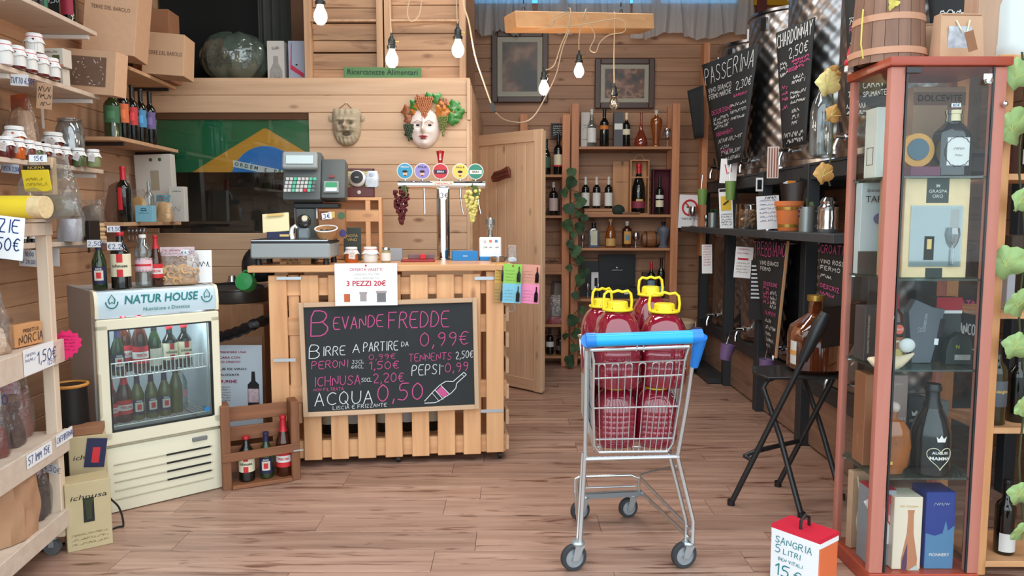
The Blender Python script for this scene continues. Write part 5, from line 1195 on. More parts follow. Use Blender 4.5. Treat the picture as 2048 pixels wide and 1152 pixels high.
def ls(px,zz,Y,py=None):
 """point on a shelf at height zz, at depth Y along the wall side, from pixel column px"""
 q = P(px,300,Y); q.z = zz; return q
# -- shelf 1
t1 = [('green and white printed tin, far left on the topmost shelf',52,.055,mat('tin_olive',(66,70,56),.4)),('green herb MIX tin on the topmost shelf',97,.04,mat('tin_green',(46,120,86),.4)),('dark tin beside the MIX tin on the topmost shelf',76,.04,mat('tin_dark',(52,52,48),.4))]
for lb,px,r,m in t1:
 q = ls(px,zs1 + .001,3.78 if px > 90 else 3.66); t = thing('food_tin',lb,'tin',q)
 MB().lathe([(0,0),(.032,0),(.032,.13),(.0,.13)],20,cap=False).build('body',m,t); MB().lathe([(.033,.128),(.033,.136),(0,.136)],20,cap=False).build('lid',steel,t)
 patch(.0325,.03,.10,120).build('label',lab_w if px < 60 else black,t)
 if px == 97: text('MIX',.026,lab_w,t,bend=.0345,at=(0,.07),bold=.03)
q = ls(124,zs1 + .001,3.88); t = card('black price board reading 4,50 on the topmost shelf',q + Vector((0,-.02,.08)),.075,.16,black,[('+4,50',-.032,.0,.03,.003,0,.7)],chalk_w,name='price_board')
q = ls(152,zs1 + .001,3.98); bottle('dark bottle with crimson label at the end of the topmost shelf',q,'bordeaux',.036,.30,g_dark,foil_k,.8,[(.15,.62,mat('crimson_label',(150,30,56),.6),130)])
# -- shelf 2 jars
for i,(px,dy,w) in enumerate(((18,3.30,'first from the left'),(44,3.40,'second from the left'),(67,3.48,'third from the left'),(90,3.58,'fourth from the left'),(112,3.66,'fifth, at the right end of the row'))):
 jar('white wrapped jam jar on the second shelf, %s' % w,ls(px,zs2 + .001,dy),.035,.098,jam if i else mat('jam_label_w',(232,228,230),.6),lab=lab_w,band=lab_r)
jar('white wrapped jam jar standing on top of the others on the second shelf',ls(81,zs2 + .105,3.62),.037,.098,jam,lab=lab_w,band=lab_r)
q = ls(81,zs2 + .001,3.74); t = carton('jar_gift_box','lower white gift box with two jar windows on the second shelf','box',ls(118,zs2 + .001,3.84),.115,.06,.085,mat('gift_white',(206,198,186),.7)); [Bx(x,-.031,.035,.035,.001,.04).build('window',jam,t) for x in (-.026,.026)]
t = carton('jar_gift_box','upper white gift box with two jar windows on the second shelf','box',ls(115,zs2 + .088,3.82),.15,.07,.088,mat('gift_white'),rz=-.03); [Bx(x,-.036,.035,.035,.001,.04).build('window',olive if x > 0 else jam,t) for x in (-.02,.04)]
scrib([(-.05,.05,.065,.01)],.0015,inkk,t,(0,-.0365,0)); Bx(0,-.0358,.006,.15,.001,.008).build('stripe',mat('salmon_stripe',(210,130,100),.6),t)
q = ls(81,zs2 + .001,3.66); t = thing('jar_stand','dark jam jar under the stacked white one on the second shelf','jar',q); MB().lathe([(0,0),(.032,0),(.034,.01),(.034,.085),(.03,.095),(.03,.103),(0,.103)],18,cap=False).build('glass',jam,t)
jar('small green labelled jar with gold lid on the second shelf',ls(134,zs2 + .001,3.86),.022,.07,mat('teal_label',(60,150,140),.5),lab=mat('green_lab',(70,160,90),.5),cap='lid',capm=foil_g)
t = carton('window_carton','kraft gift carton with clear window of white crinkle, on the second shelf end','carton',(X_(178,150,4.06),4.10,zs2 + .001),.30,.10,.225,kraft,rz=-.12,rot=(0,.10,-.12))
Bx(-.015,-.0515,.115,.225,.002,.15).build('window',mat('window_dim_film',(116,92,78),.2,coat=.6,noise=.3,nscale=30),t)
sm_ = MB(); rr = random.Random(3)  # white flecks laid on the window stand in for glints of the film
for i in range(46):
 x,z = rr.uniform(-.12,.09),rr.uniform(.045,.185); a = rr.uniform(0,3); l_ = rr.uniform(.004,.012); w2 = .0016
 if abs(x) < .07 and .07 < z < .15 and rr.random() < .8: continue
 sm_.add([(x - cos(a)*l_,-.0530,z - sin(a)*l_),(x + sin(a)*w2,-.0530,z - cos(a)*w2),(x + cos(a)*l_,-.0530,z + sin(a)*l_),(x - sin(a)*w2,-.0530,z + cos(a)*w2)],[(0,1,2,3)])
o = sm_.build('crinkle_glints',white,t,smooth=False,fix=False); o['kind'] = 'stuff'
card('white TUTTO 6,50€ price card on the second shelf edge',P(39,160,3.33),L(46,3.33),L(22,3.33),paper,[('TUTTO 6,50€',-.048,-.014,.024,.0028,-.02,.62)],roll=.10,rz=-.3)
card('notched kraft tag with black writing hung from the second shelf',P(89,192,3.50),L(36,3.5),L(50,3.5),kraft,None,inkk,scr=([(-.032,.03,.02,.022),(-.032,.032,-.012,.02),(-.02,.03,-.045,.018)],.0026,4),roll=.12,rz=-.2)
# -- shelf 3
for i,(px,Y,fm_,w) in enumerate(((12,3.30,jam,'leftmost'),(34,3.38,honey,'second from the left'),(55,3.46,mat('plum',(110,50,40),.3),'third from the left'),(70,3.54,olive,'fourth, green'),(88,3.62,jam,'fifth from the left'),(108,3.70,mat('plum'),'sixth from the left'),(128,3.78,jam,'seventh from the left'),(156,3.84,olive,'eighth from the left'),(186,3.92,mat('sage_fill',(128,140,96),.4),'rightmost'))):
 jar('small cloth-capped jar in the front row of the third shelf, %s' % w,ls(px,zs3 + .001,Y),.032,.088,fm_,tagm=lab_w)
jar('larger orange jar with white cloth cap behind the front row of the third shelf',ls(31,zs3 + .045,3.50),.042,.11,honey); 
t = thing('jar_riser','low pale block raising the larger orange jar on the third shelf','block',ls(31,zs3 + .0,3.50)); Bx(0,0,.022,.07,.07,.044).build('block',grey_x,t)
jar('dark red cloth-capped jar with square tag, behind the third shelf front row',ls(107,zs3 + .05,3.84),.048,.115,jam,tagm=lab_w)
t = thing('jar_riser','low pale block raising the dark red jar on the third shelf','block',ls(107,zs3 + .0,3.84)); Bx(0,0,.024,.07,.07,.048).build('block',grey_x,t)
q = ls(142,zs3 + .001,3.98); t = thing('glass_canister','tall clip-top glass canister of white paper packets on the third shelf','jar',q)
MB().lathe([(0,0),(.06,0),(.066,.01),(.066,.20),(.05,.235),(.056,.245),(.056,.25),(.0,.25)],24,cap=False).build('glass',clear('canister_glass',(206,212,212),.2,body=.12),t)
rr = random.Random(5)
for i in range(9): Bx(rr.uniform(-.02,.02),rr.uniform(-.02,.02),.03 + .02*i,.065,.05,.035,(rr.uniform(-.5,.5),rr.uniform(-.5,.5),rr.uniform(0,3))).build('packet',mat('packet_white',(206,206,208),.7),t)
MB().tube([(.058*cos(a*pi/10),.058*sin(a*pi/10),.238) for a in range(20)],.003,6,True).build('clip_ring',steel,t)
bag('bag of twisted pasta with orange label at the left edge of the third shelf',ls(46,zs3 + .001,3.70),.17,.12,.33,mat('trofie',(190,158,132),.7,noise=.35,nscale=80),.85,seed=31,top=mat('orange_band',(196,96,50),.6),rz=-.5)
card('PASTA 2,50€ price card on the third shelf edge',P(20,337,3.32),L(46,3.32),L(18,3.32),mat('pale_blue_card',(196,206,222),.7),[('PASTA 2,50€',-.045,-.010,.019,.0022,-.01,.6)],roll=.08,rz=-.3)
card('small white price card half hidden on the third shelf edge',P(84,343,3.52),L(22,3.5),L(14,3.5),paper,[('11',-.018,-.008,.016,.002)],rz=-.3,roll=.08)
q = P(95,340,3.05); t = thing('pine_post','short pine post end standing up behind the yellow labelled bag','post',(q.x,3.06,zt_ + .012)); Bx(0,0,(Z_(319,3.06) - zt_)/2,.045,.03,Z_(319,3.06) - zt_ - .01).build('post_end',pine_pale_z,t,bevel=.002)
# -- shelf 4
bag('grey bag with orange stripe label lying on other bags, right end of the fourth shelf',ls(176,zs4 + .09,4.0),.13,.08,.12,mat('grey_pasta'),.8,seed=41,top=None)
t = thing('pasta_nests','stack of tan pasta nests under the orange striped bag on the fourth shelf','pasta',ls(187,zs4 + .001,3.98))
for i in range(4): MB().lathe([(0,0),(.036,0),(.040,.008),(.034,.020),(.0,.022)],16,cap=False).xf(Matrix.Translation((.004*(-1)**i,0,.022*i))).build('nest',mat('nest_tan',(206,170,130),.8,noise=.3,nscale=90,bump=.6,bscale=90),t)
t = carton('bottle_case','open dark case of little bottles on the fourth shelf','case',ls(158,zs4 + .001,3.90),.12,.10,.10,mat('case_black',(34,26,26),.5)); [MB().lathe([(.012,0),(.012,.05),(.006,.06),(.006,.08)],10).xf(Matrix.Translation((x,-.056,.02))).build('little_bottle',olive,t) for x in (-.03,0,.03)]
bag('white printed bag standing on the fourth shelf beside the yellow pack',ls(132,zs4 + .001,3.72),.12,.09,.24,mat('white_pack',(196,196,206),.6,noise=.2,nscale=40),.9,seed=42,rz=-.3)
for px,w in ((38,'first'),(58,'second'),(76,'third')): bottle('little spice jar on the fourth shelf, %s from the left' % w,ls(px,zs4 + .001,3.42 + px*.003),'stubby',.022,.085,g_clear if px == 76 else g_dark,foil_k,.82,[(.2,.6,lab_w,120)],name='spice_jar',cat='jar')
card('white hand-written price sheet hanging under the fourth shelf, left of two',P(57,516,3.42),L(47,3.42),L(34,3.42),paper,[('1% 10,00',-.045,.008,.018,.0022,0,.75),('3% 28,00',-.045,-.026,.018,.0022,0,.75)],roll=.05,rz=-.25)
card('white hand-written price sheet hanging under the fourth shelf, half behind the rack post',P(103,514,3.66),L(40,3.66),L(36,3.66),paper,[('1%',-.045,.008,.018,.0022),('3%',-.045,-.028,.018,.0022)],roll=.03,rz=-.25)
# -- corner shelf bottles
zc2 = 1.861
for px,Y,r,h,m,w,s in ((228,4.48,.046,.30,mat('label_leaf_green',(60,110,76),.6),'broad dark bottle with green label',1),(250,4.58,.037,.345,mat('label_orange',(222,110,62),.6),'dark bottle with orange label',0),(268,4.68,.037,.335,mat('label_scarlet',(200,54,60),.6),'dark bottle with red label',0),(285,4.76,.037,.325,mat('label_sky',(70,140,190),.6),'dark bottle with blue label',0),(303,4.86,.038,.325,mat('label_violet',(104,88,140),.6),'dark bottle with violet label',0)):
 bottle(w + ' on the middle corner shelf',ls(px,zc2,Y),'bordeaux',r,h,g_green if s else g_dark,foil_k,.78,[(.28,.60,m,120),(.36,.50,mat(m.name + '_lite',tuple(min(255,int(255*(v**.4545)*1.25)) for v in m.node_tree.nodes['Principled BSDF'].inputs['Base Color'].default_value[:3]),.6),50)],rz=.3)
# high corner shelf cartons
zc1 = 2.286
t = carton('wine_carton','big pale wine carton tilted on the high corner shelf','carton',(X_(226,80,4.40),4.42,zc1 + .02),.27,.26,.40,kraft,rot=(0,.11,.18)); text('TERRE DEL BAROLO',.03,mat('kraft_print',(110,84,66),.8),t,(.0,-.1325,.24),fit=.2)
t = carton('wine_carton','smaller pale wine carton with grey lettering at the end of the high corner shelf','carton',(X_(322,140,4.85),4.95,zc1 + .002),.25,.22,.255,mat('kraft_light',(206,168,134),.8,noise=.06,nscale=30),rot=(0,.06,.12)); text('TERRE DEL BAROLO',.035,mat('kraft_print'),t,(.01,-.1125,.13),fit=.21)
t = carton('wine_carton','dark brown carton standing behind the tilted pale one in the corner','carton',(X_(292,80,5.1) + .04,5.16,zc1 + .002),.24,.18,.46,kraft_d,rz=.05)
t = carton('shelf_riser','thin pine board under the tilted wine carton','board',(X_(205,130,4.35),4.30,2.19),.02,.02,.09,pine_y)
# low corner shelf
zc3 = 1.373
bag('tall bag of brown cereal behind the red-topped bottle on the low corner shelf',ls(232,zc3,4.62),.17,.09,.30,mat('cereal',(140,96,70),.8,noise=.4,nscale=90),.82,seed=51)
bottle('slender dark bottle with red neck and red label stripe on the low corner shelf',ls(243,zc3,4.50),'bordeaux',.042,.325,g_dark,foil_r,.76,[(.22,.62,lab_r,34)])
t = bag('flat bag of golden pasta tubes behind the light blue box on the low corner shelf',ls(272,zc3,4.70),.12,.06,.20,mat('golden_pasta',(206,158,86),.7,noise=.25,nscale=70),.8,seed=52)
t = carton('light_blue_box','small light blue pasta box on the low corner shelf','box',ls(286,zc3,4.58),.105,.05,.098,mat('light_blue_card',(130,186,204),.6)); MB().tube([(-.016,-.0265,.068),(-.014,-.0265,.078),(0,-.0265,.082),(.014,-.0265,.078),(.016,-.0265,.068)],.002,5,True).build('print',navy,t); scrib([(-.03,.03,.05,.006)],.001,navy,t,(0,-.0262,0))
bag('bag of orange pasta with teal base on the low corner shelf',ls(323,zc3,4.72),.11,.06,.165,mat('orange_pasta',(216,170,110),.7,noise=.3,nscale=60),.8,seed=53,top=mat('teal_print',(70,150,160),.6))
t = carton('flour_bag','tall white paper pack at the right end of the low corner shelf','pack',ls(353,zc3,4.95),.10,.055,.225,mat('pack_white',(200,196,188),.7)); scrib([(-.03,.03,.19,.01),(-.02,.02,.07,.03)],.0018,inkk,t,(0,-.0285,0))
bottle('clear bottle behind the light blue box on the low corner shelf',ls(294,zc3,4.80),'bordeaux',.03,.25,g_clear,name='clear_bottle')
t = carton('white_gift_carton','tall white carton with arched window leaning in the corner on the low shelf','carton',ls(312,zc3,5.08),.24,.07,.44,mat('pack_white'),rz=.0,rot=(0,-.03,0))
Bx(.01,-.0365,.27,.055,.001,.13).build('window',mat('arched_window',(160,150,128),.6),t); [MB().ball((x,-.036,.405),.012,8,6,(1,.2,1)).build('dot',olive,t) for x in (-.01,.05)]
for i in range(5): wineglass('small glass hanging below the low corner shelf, %s from the left' % ('first','second','third','fourth','fifth')[i],(X_(258 + 7.6*i,470,4.75),4.75,zc3 - .125),.09,.014,group='small glasses under the low corner shelf')
# on the loft edge: bagged demijohn and boxed bottles
zl_ = Z_LOFT + .026
q = Vector((X_(474,165,5.56),5.56,zl_)); t = thing('wrapped_demijohn','huge round demijohn wrapped in dusty clear plastic on the partition top','demijohn',q)
def dj(u_,v):
 a = 2*pi*u_; th = pi*(.04 + .93*v); w = 1 + .035*sin(9*a + 5*v) + .03*sin(15*a - 9*v); return (.24*w*sin(th)**.8*cos(a),.22*w*sin(th)**.8*sin(a),.175 - .178*cos(th)*(1.0 + .06*sin(5*a)))
MB().grid(60,26,dj).build('plastic_wrap',clear('dusty_wrap',(120,140,128),.14,.18,body=.35,bump=1.0,bscale=14),t)
MB().ball((0,0,.15),.15,24,16).build('glass_globe',mat('globe_glass',(44,84,80),.08,coat=.6),t)
t = carton('boxed_bottle','white gift box with a bottle window, left of two on the partition top','box',(X_(557,165,5.52),5.52,zl_),.12,.10,.285,mat('gift_box_white',(196,194,190),.6)); 
MB().prism([(-.045,.01),(.045,.01),(.045,.08),(.018,.13),(.016,.18),(-.016,.18),(-.018,.13),(-.045,.08)],-.0515,-.0505).build('bottle_print',mat('print_pale',(150,148,146),.5,noise=.3,nscale=50),t); text('Lolli',.03,inkk,t,(0,-.0525,.235)); text('Lolli',.024,inkk,t,(.01,-.053,.03))
t = carton('boxed_bottle','pale blue gift box with crimson ribbon, right of two on the partition top','box',(X_(598,165,5.52),5.52,zl_),.115,.10,.285,mat('gift_box_blue',(160,170,190),.6))
cr_m = mat('crimson_print',(190,40,80),.6); MB().prism([(-.035,.27),(-.030,.27),(-.035,.12),(.05,.06),(.05,.03),(-.045,.09),(-.042,.14)],-.052,-.0505).build('ribbon_print',cr_m,t); Bx(.0,-.0515,.12,.012,.001,.012).build('emblem',inkk,t); scrib([(-.04,.04,.012,.01)],.0016,navy,t,(0,-.052,0))
# ============================================================ BACK BOOKCASES, PICTURES
YB = 7.06
pk = wood('bookcase_board',(186,134,94),(158,108,74),'X',knots=.3,vary=.03)
def bookcase(label,pxl,pxr,zt0,shelves,back=False,d=.27):
 xl,xr = X_(pxl,435,YB),X_(pxr,435,YB); t = thing('bookcase',label,'bookcase',((xl + xr)/2,YB,0)); w = xr - xl
 for x in (-w/2 + .035,w/2 - .035):
  for yy in (.02,d - .02): Bx(x,yy,zt0/2,.07,.03,zt0).build('upright',pine_dark_z,t,bevel=.003)
 for z in shelves: Bx(0,d/2,z - .012,w - .14 if not back else w - .1,d,.024).build('shelf',pk,t,bevel=.002)
 return t
sz = [Z_(y,YB) for y in (293,429,496,598,655,712)]
bookcase('open pine bookcase of bottles against the back wall',1142,1357,Z_(206,YB),sz)
lz_ = [Z_(y,YB) for y in (349,431,544,649,712)]
bookcase('narrow dark pine bookcase half hidden behind the open door',1040,1139,Z_(228,YB),lz_)
YI = YB + .10
def bs(px,i,Y=None,L_=None):
 Y = Y or YI; q = P(px,400,Y); q.z = (L_ or sz)[i] + .001; return q
hh = lambda y0,i,Y=YI,L_=None: Z_(y0,Y) - (L_ or sz)[i]
C1 = ' on the top shelf of the open bookcase'
t = carton('bottle_box','tall white printed bottle box' + C1,'box',bs(1169,0,YI + .06),.085,.08,hh(224,0),mat('box_white_far',(196,190,184),.6)); scrib([(-.03,.03,.20,.012),(-.02,.02,.16,.03),(-.03,.03,.07,.01)],.002,inkk,t,(0,-.041,0))
bottle('clear spirit bottle with white label' + C1,bs(1182,0),'burgundy',.042,hh(219,0),g_clear,foil_w,.86,[(.12,.50,lab_w,150)])
bottle('black bottle with orange band' + C1,bs(1207,0),'bordeaux',.042,hh(218,0),g_dark,foil_k,.78,[(.46,.56,mat('orange_label',(206,120,50),.6),200)])
t = carton('bottle_box','dark grey bottle box with white square' + C1,'box',bs(1234,0,YI + .03),.085,.08,hh(225,0),mat('box_grey_far',(86,84,88),.6)); Bx(0,-.041,.19,.075,.001,.055).build('label',lab_w,t)
bottle('slim dark bottle with cream label and cork' + C1,bs(1251,0),'bordeaux',.036,hh(226,0),g_dark,cream,.80,[(.36,.52,cream,150)])
bottle('long-necked rosy flask' + C1,bs(1280,0),'flask',.062,hh(224,0),g_rose,name='flask')
bottle('amphora-shaped amber bottle on a glass foot' + C1,bs(1310,0),'amphora',.055,hh(221,0),g_amber,foil_w,.88,name='liquor_bottle')
wineglass('small wine glass at the right end of the top bookcase shelf',bs(1332,0),hh(257,0),.038,stem=.38)
C2 = ' on the second shelf of the open bookcase'
q = bs(1202,1); t = thing('bottle_stand','low wooden stand under three white-labelled bottles' + C2,'stand',q); Bx(0,0,.012,.32,.09,.024).build('lower_board',pk,t); Bx(0,0,.042,.32,.09,.024).build('upper_board',pk,t)
for x in (-.14,.14): Bx(x,0,.027,.03,.08,.008).build('spacer',pk,t)
for px,w in ((1171,'left'),(1193,'middle'),(1217,'right')):
 b_ = q.copy(); b_.x = X_(px,400,YI); b_.z += .056; bottle('dark bottle with white label, %s of three on the low stand in the bookcase' % w,b_,'bordeaux',.037,Z_(354,YI) - b_.z,g_dark,foil_w,.76,[(.08,.50,lab_w,150)])
q = bs(1242,1,YI + .10); t = thing('box_lid','plain wooden lid of the magnum box leaning on the bookcase back','lid',q); Bx(0,0,hh(322,1)/2,.16,.014,hh(322,1)).build('board',wood('box_wood',(196,146,100),(170,120,80),'Z',knots=.7,vary=0),t); scrib([(-.05,.05,.30,.012)],.002,inkk,t,(0,-.008,0))
q = bs(1277,1,YI + .03); t = thing('magnum_box','open wooden box holding a red-necked magnum in the bookcase','box',q); hb = hh(320,1)
for x in (-.083,.083): Bx(x,0,hb/2,.010,.11,hb).build('side',MATS['box_wood'],t)
Bx(0,.052,hb/2,.17,.008,hb).build('back',MATS['box_wood'],t); Bx(0,0,hb - .005,.16,.11,.010).build('end',MATS['box_wood'],t); Bx(0,0,.005,.16,.11,.010).build('end',MATS['box_wood'],t); Bx(0,-.05,hb*.68,.156,.008,.012).build('crossbar',MATS['box_wood'],t)
MB().tube([(-.05 + .1*k/10,-.02,hb + .05*sin(pi*k/10) + .002) for k in range(11)],.003,5).build('rope',cork,t)
bottle('magnum with red foil neck standing in the wooden box',q + Vector((0,-.0,.012)),'champ',.062,hh(325,1) - .02,g_dark,foil_r,.80,[(.10,.24,mat('wine_label',(140,50,70),.6),150),(.24,.28,gold_t,60)])
q = bs(1321,1,YI + .08); t = thing('velvet_box','open burgundy presentation box in the bookcase, beside the magnum','box',q); vb = mat('velvet',(88,30,42),.8); hv = hh(338,1)
Bx(0,.02,hv/2,.17,.01,hv).build('back',vb,t); [Bx(x,-.02,hv/2,.01,.08,hv).build('side',vb,t) for x in (-.08,.08)]; Bx(0,-.02,hv - .005,.16,.08,.01).build('top',vb,t)
bottle('dark bottle with two-band cream label before the burgundy box',bs(1319,1,YI - .03),'bordeaux',.037,hh(355,1),g_dark,foil_k,.8,[(.20,.38,cream,150),(.42,.52,lab_w,150)])
t = thing('dark_hat','dark green rounded leaf ornament beside the wooden magnum box','ornament',bs(1237,1,YI - .05)); MB().ball((0,0,.04),.06,14,8,(1,.6,.85)).build('body',mat('dark_green_felt',(34,50,40),.8),t)
rr = random.Random(2)
for i in range(7): q = bs(1250 + 4.5*i,1,YI - .07); t = thing('cork_stopper','loose cork lying before the magnum box in the bookcase','cork',q,rr.uniform(0,3),'corks before the magnum box'); MB().cyl((-.02,0,.011),(.02,0,.011),.011,n=10).build('cork',mat('old_cork',(130,96,76),.8),t)
C3 = ' on the third shelf of the open bookcase'
silv = mat('silver_cup',(200,200,205),.15,1.0)
wineglass('small silver goblet behind the ivy' + C3,bs(1166,2),hh(470,2),.02,silv,cat='goblet')
bottle('square clear bottle with pale label' + C3,bs(1188,2),'stubby',.052,hh(446,2),clear('blue_liquid_glass',(150,160,170),.15,body=.3),foil_k,.80,[(.10,.70,mat('pale_green_label',(196,200,176),.6),120),(.02,.1,mat('blue_liquid',(60,80,130),.4),160)],sq=1,sy=.6,name='liquor_bottle')
bottle('golden brandy bottle with cork' + C3,bs(1222,2),'champ',.047,hh(438,2),g_amber,cork,.90,[(.06,.32,mat('gold_label',(200,160,96),.6),140)],name='liquor_bottle')
bottle('dark liqueur bottle with yellow oval label' + C3,bs(1255,2),'spirit',.046,hh(443,2),g_brown,foil_w,.84,[(.14,.62,mat('amber_label',(196,150,80),.6),90),(.28,.48,mat('print_skyblue',(110,140,160),.6),50)],name='liquor_bottle')
wineglass('round silver goblet right of the dark liqueur bottle in the bookcase',bs(1273,2),hh(466,2),.036,silv,cat='goblet')
t = thing('small_barrel','small wooden barrel lying on its side' + C3,'barrel',bs(1302,2,YI + .03)); MB().lathe([(.055,-.08),(.072,-.04),(.077,0),(.072,.04),(.055,.08)],24).xf(Matrix.Translation((0,0,.077)) @ Matrix.Rotation(pi/2,4,'Y')).build('staves',wood('barrel_wood',(150,100,62),(112,70,42),'X',knots=0,vary=0),t); [MB().lathe([(.0735,-.006),(.0735,.006)],24,cap=False).xf(Matrix.Translation((x,0,.077)) @ Matrix.Rotation(pi/2,4,'Y')).build('hoop',mat('hoop_dark',(70,56,44),.5,.6),t) for x in (-.045,.045)]
bottle('grey-blue stoneware jug' + C3,bs(1328,2),'amphora',.062,hh(444,2),mat('stoneware',(92,98,112),.5,noise=.2,nscale=30),foil_k,.86,name='stone_jug',cat='jug')
C4 = ' on the fourth shelf of the open bookcase'
t = thing('black_picture','black framed picture with white page leaning behind the goblets in the bookcase','picture',bs(1184,3,YI + .12)); Bx(0,0,.17,.20,.015,.34).build('frame',black,t); Bx(.045,-.009,.15,.09,.002,.17).build('page',paper,t); Bx(.045,-.0105,.14,.03,.001,.08).build('print',inkk,t)
q = bs(1240,3,YI + .02); t = thing('black_case','open black presentation case with raised lid' + C4,'case',q)
Bx(.0,.0,.05,.38,.16,.10).build('base',black,t,bevel=.003); Bx(-.01,.09,.25,.35,.014,.31).build('lid',mat('case_lid',(18,20,26),.5),t,bevel=.002); scrib([(-.06,.04,.25,.012)],.002,paper,t,(0,.081,0))
MB().ball((-.01,.081,.28),.008,8,5,(1,.2,1)).build('emblem',paper,t); Bx(.0,.0,.102,.2,.08,.006).build('padding',mat('satin_dark',(56,54,54),.5),t); Bx(.06,-.081,.05,.04,.001,.02).build('name_tag',lab_w,t)
for px,w in ((1177,'left'),(1198,'right')): wineglass('small silver goblet, %s of two before the black picture in the bookcase' % w,bs(px,3,YI - .06),hh(566,3),.018,silv,cat='goblet')
bottle('red-capped bottle with pale blue label' + C4,bs(1305,3),'bordeaux',.038,hh(525,3),g_dark,foil_r,.8,[(.12,.5,mat('label_pale_blue',(120,150,160),.6),140)])
bottle('tallest dark bottle with small red mark at the right of the fourth bookcase shelf',bs(1325,3),'bordeaux',.036,hh(516,3),g_dark,foil_k,.8,[(.1,.3,mat('label_pale_blue'),130),(.4,.46,lab_r,50)])
t = carton('dark_box','small dark brown box behind the red-capped bottle in the bookcase','box',bs(1292,3,YI + .05),.05,.06,.24,mat('dark_brown_card',(60,42,36),.6))
# left narrow bookcase
D = ' in the narrow bookcase'
bottle('dark green bottle on the top shelf, left,' + D,bs(1092,0,L_=lz_),'burgundy',.042,Z_(279,YI) - lz_[0],g_dark,foil_k,.8,[(.2,.5,mat('green_far_label',(60,90,70),.6),120)])
bottle('dark bottle with cream and red label on the top shelf' + D,bs(1116,0,L_=lz_),'bordeaux',.044,Z_(269,YI) - lz_[0],g_dark,foil_k,.8,[(.24,.5,cream,140),(.2,.24,lab_r,140)])
t = card('little slate menu board with chalk writing above the narrow bookcase',(X_(1116,260,YI),YI + .1,Z_(259,YI)),.11,.125,chalkb,None,chalk_w,scr=([(-.04,.04,.035 - .02*k,.012) for k in range(5)],.0022)); Bx(0,.004,0,.125,.004,.14).build('frame',mat('slate_frame',(70,54,46),.6),t)
bottle('dark bottle with pinkish label and bow on the second shelf' + D,bs(1107,1,L_=lz_),'bordeaux',.042,Z_(358,YI) - lz_[1] - .03,g_dark,foil_w,.84,[(.14,.52,mat('rosy_label',(200,180,176),.6),140)])
t = thing('bottle_rack_low','low black lattice rack on the second shelf' + D,'rack',bs(1112,1,YI + .12,L_=lz_)); [Bx(x,0,.04,.012,.05,.08,(0,.5*(-1)**k,0)).build('slat',black,t) for k,x in enumerate((-.09,-.03,.03,.09))]
t = carton('red_pack','dark red pack right of the bow bottle' + D,'pack',bs(1127,1,YI + .05,L_=lz_),.08,.06,.16,mat('dark_red_pack',(96,36,34),.5))
t = thing('wall_plank','tilted pale plank behind the bow bottle' + D,'board',bs(1098,1,YI + .14,L_=lz_),rot=(0,.45,0)); Bx(0,0,.16,.05,.012,.30).build('board',mat('greyish_board',(120,104,96),.8),t)
t = thing('twig_tray','shallow wooden tray with dry twigs' + D,'tray',bs(1107,2,L_=lz_)); Bx(0,0,.035,.20,.14,.07).build('tray',pk,t); [MB().tube([(-.09 + .02*k,-.02,.08),(-.05 + .02*k,.01,.10 + .01*(k % 2)),(-.01 + .015*k,.0,.085)],.004,5).build('twig',mat('twig',(84,56,44),.8),t) for k in range(5)]
t = thing('leaning_frame','grey framed pale print leaning' + D,'picture',bs(1112,3,YI + .12,L_=lz_),rot=(0,.09,0)); Bx(0,0,.2,.13,.012,.38).build('frame',mat('frame_brown',(90,66,54),.6),t); Bx(.01,-.007,.2,.10,.002,.34).build('print',mat('print_grey',(150,142,136),.7),t)
bag('clear bag of red goods on the low shelf' + D,bs(1115,3,YI - .02,L_=lz_),.20,.12,.27,mat('red_goods',(160,36,50),.6,noise=.3,nscale=30),.25,seed=61)
bottle('dark bottle with white label on the lowest shelf, left,' + D,bs(1101,4,L_=lz_),'bordeaux',.037,Z_(657,YI) - lz_[4],g_dark,foil_k,.8,[(.30,.50,lab_w,140)])
bottle('dark bottle with dim label on the lowest shelf, right,' + D,bs(1122,4,L_=lz_),'bordeaux',.040,Z_(664,YI) - lz_[4],g_dark,foil_k,.8,[(.2,.4,mat('dim_label',(84,84,84),.6),130)])
# ivy trailing down the uprights
iv = thing('ivy_garland','dark green artificial ivy garland trailing down the bookcase upright','garland',P(1140,330,6.98)); gl_ = [mat('ivy_green',(66,96,60),.7,noise=.25,nscale=30),mat('ivy_green_dark',(48,76,50),.7,noise=.25,nscale=30)]
lm_ = [leaf_mb(.15,.16,3,.3,.22,1).mesh('leaf',g_) for g_ in gl_]; base = P(1140,330,6.98); pts = []
for i,(px,py) in enumerate(((1143,345),(1141,365),(1128,385),(1155,392),(1162,405),(1138,418),(1156,428),(1168,436),(1135,450),(1160,455),(1146,470),(1140,488),(1150,502),(1160,520),(1138,535),(1168,545),(1158,560),(1150,590),(1165,620),(1145,640),(1150,665),(1130,672),(1148,695),(1140,720))):
 p = P(px,py,6.98); pts.append(p - base); o = obj('leaf',lm_[i % 2],iv,p - base + Vector((0,-.02*(i % 3),0)),(.3*sin(i),.5*sin(i*2.1),.6*sin(i*1.3)),(.68 + .2*sin(i*1.7),)*3)
MB().tube([p + Vector((.0,.01,.04)) for p in pts],.004,5).build('vine',mat('vine_brown',(70,72,46),.8),iv)
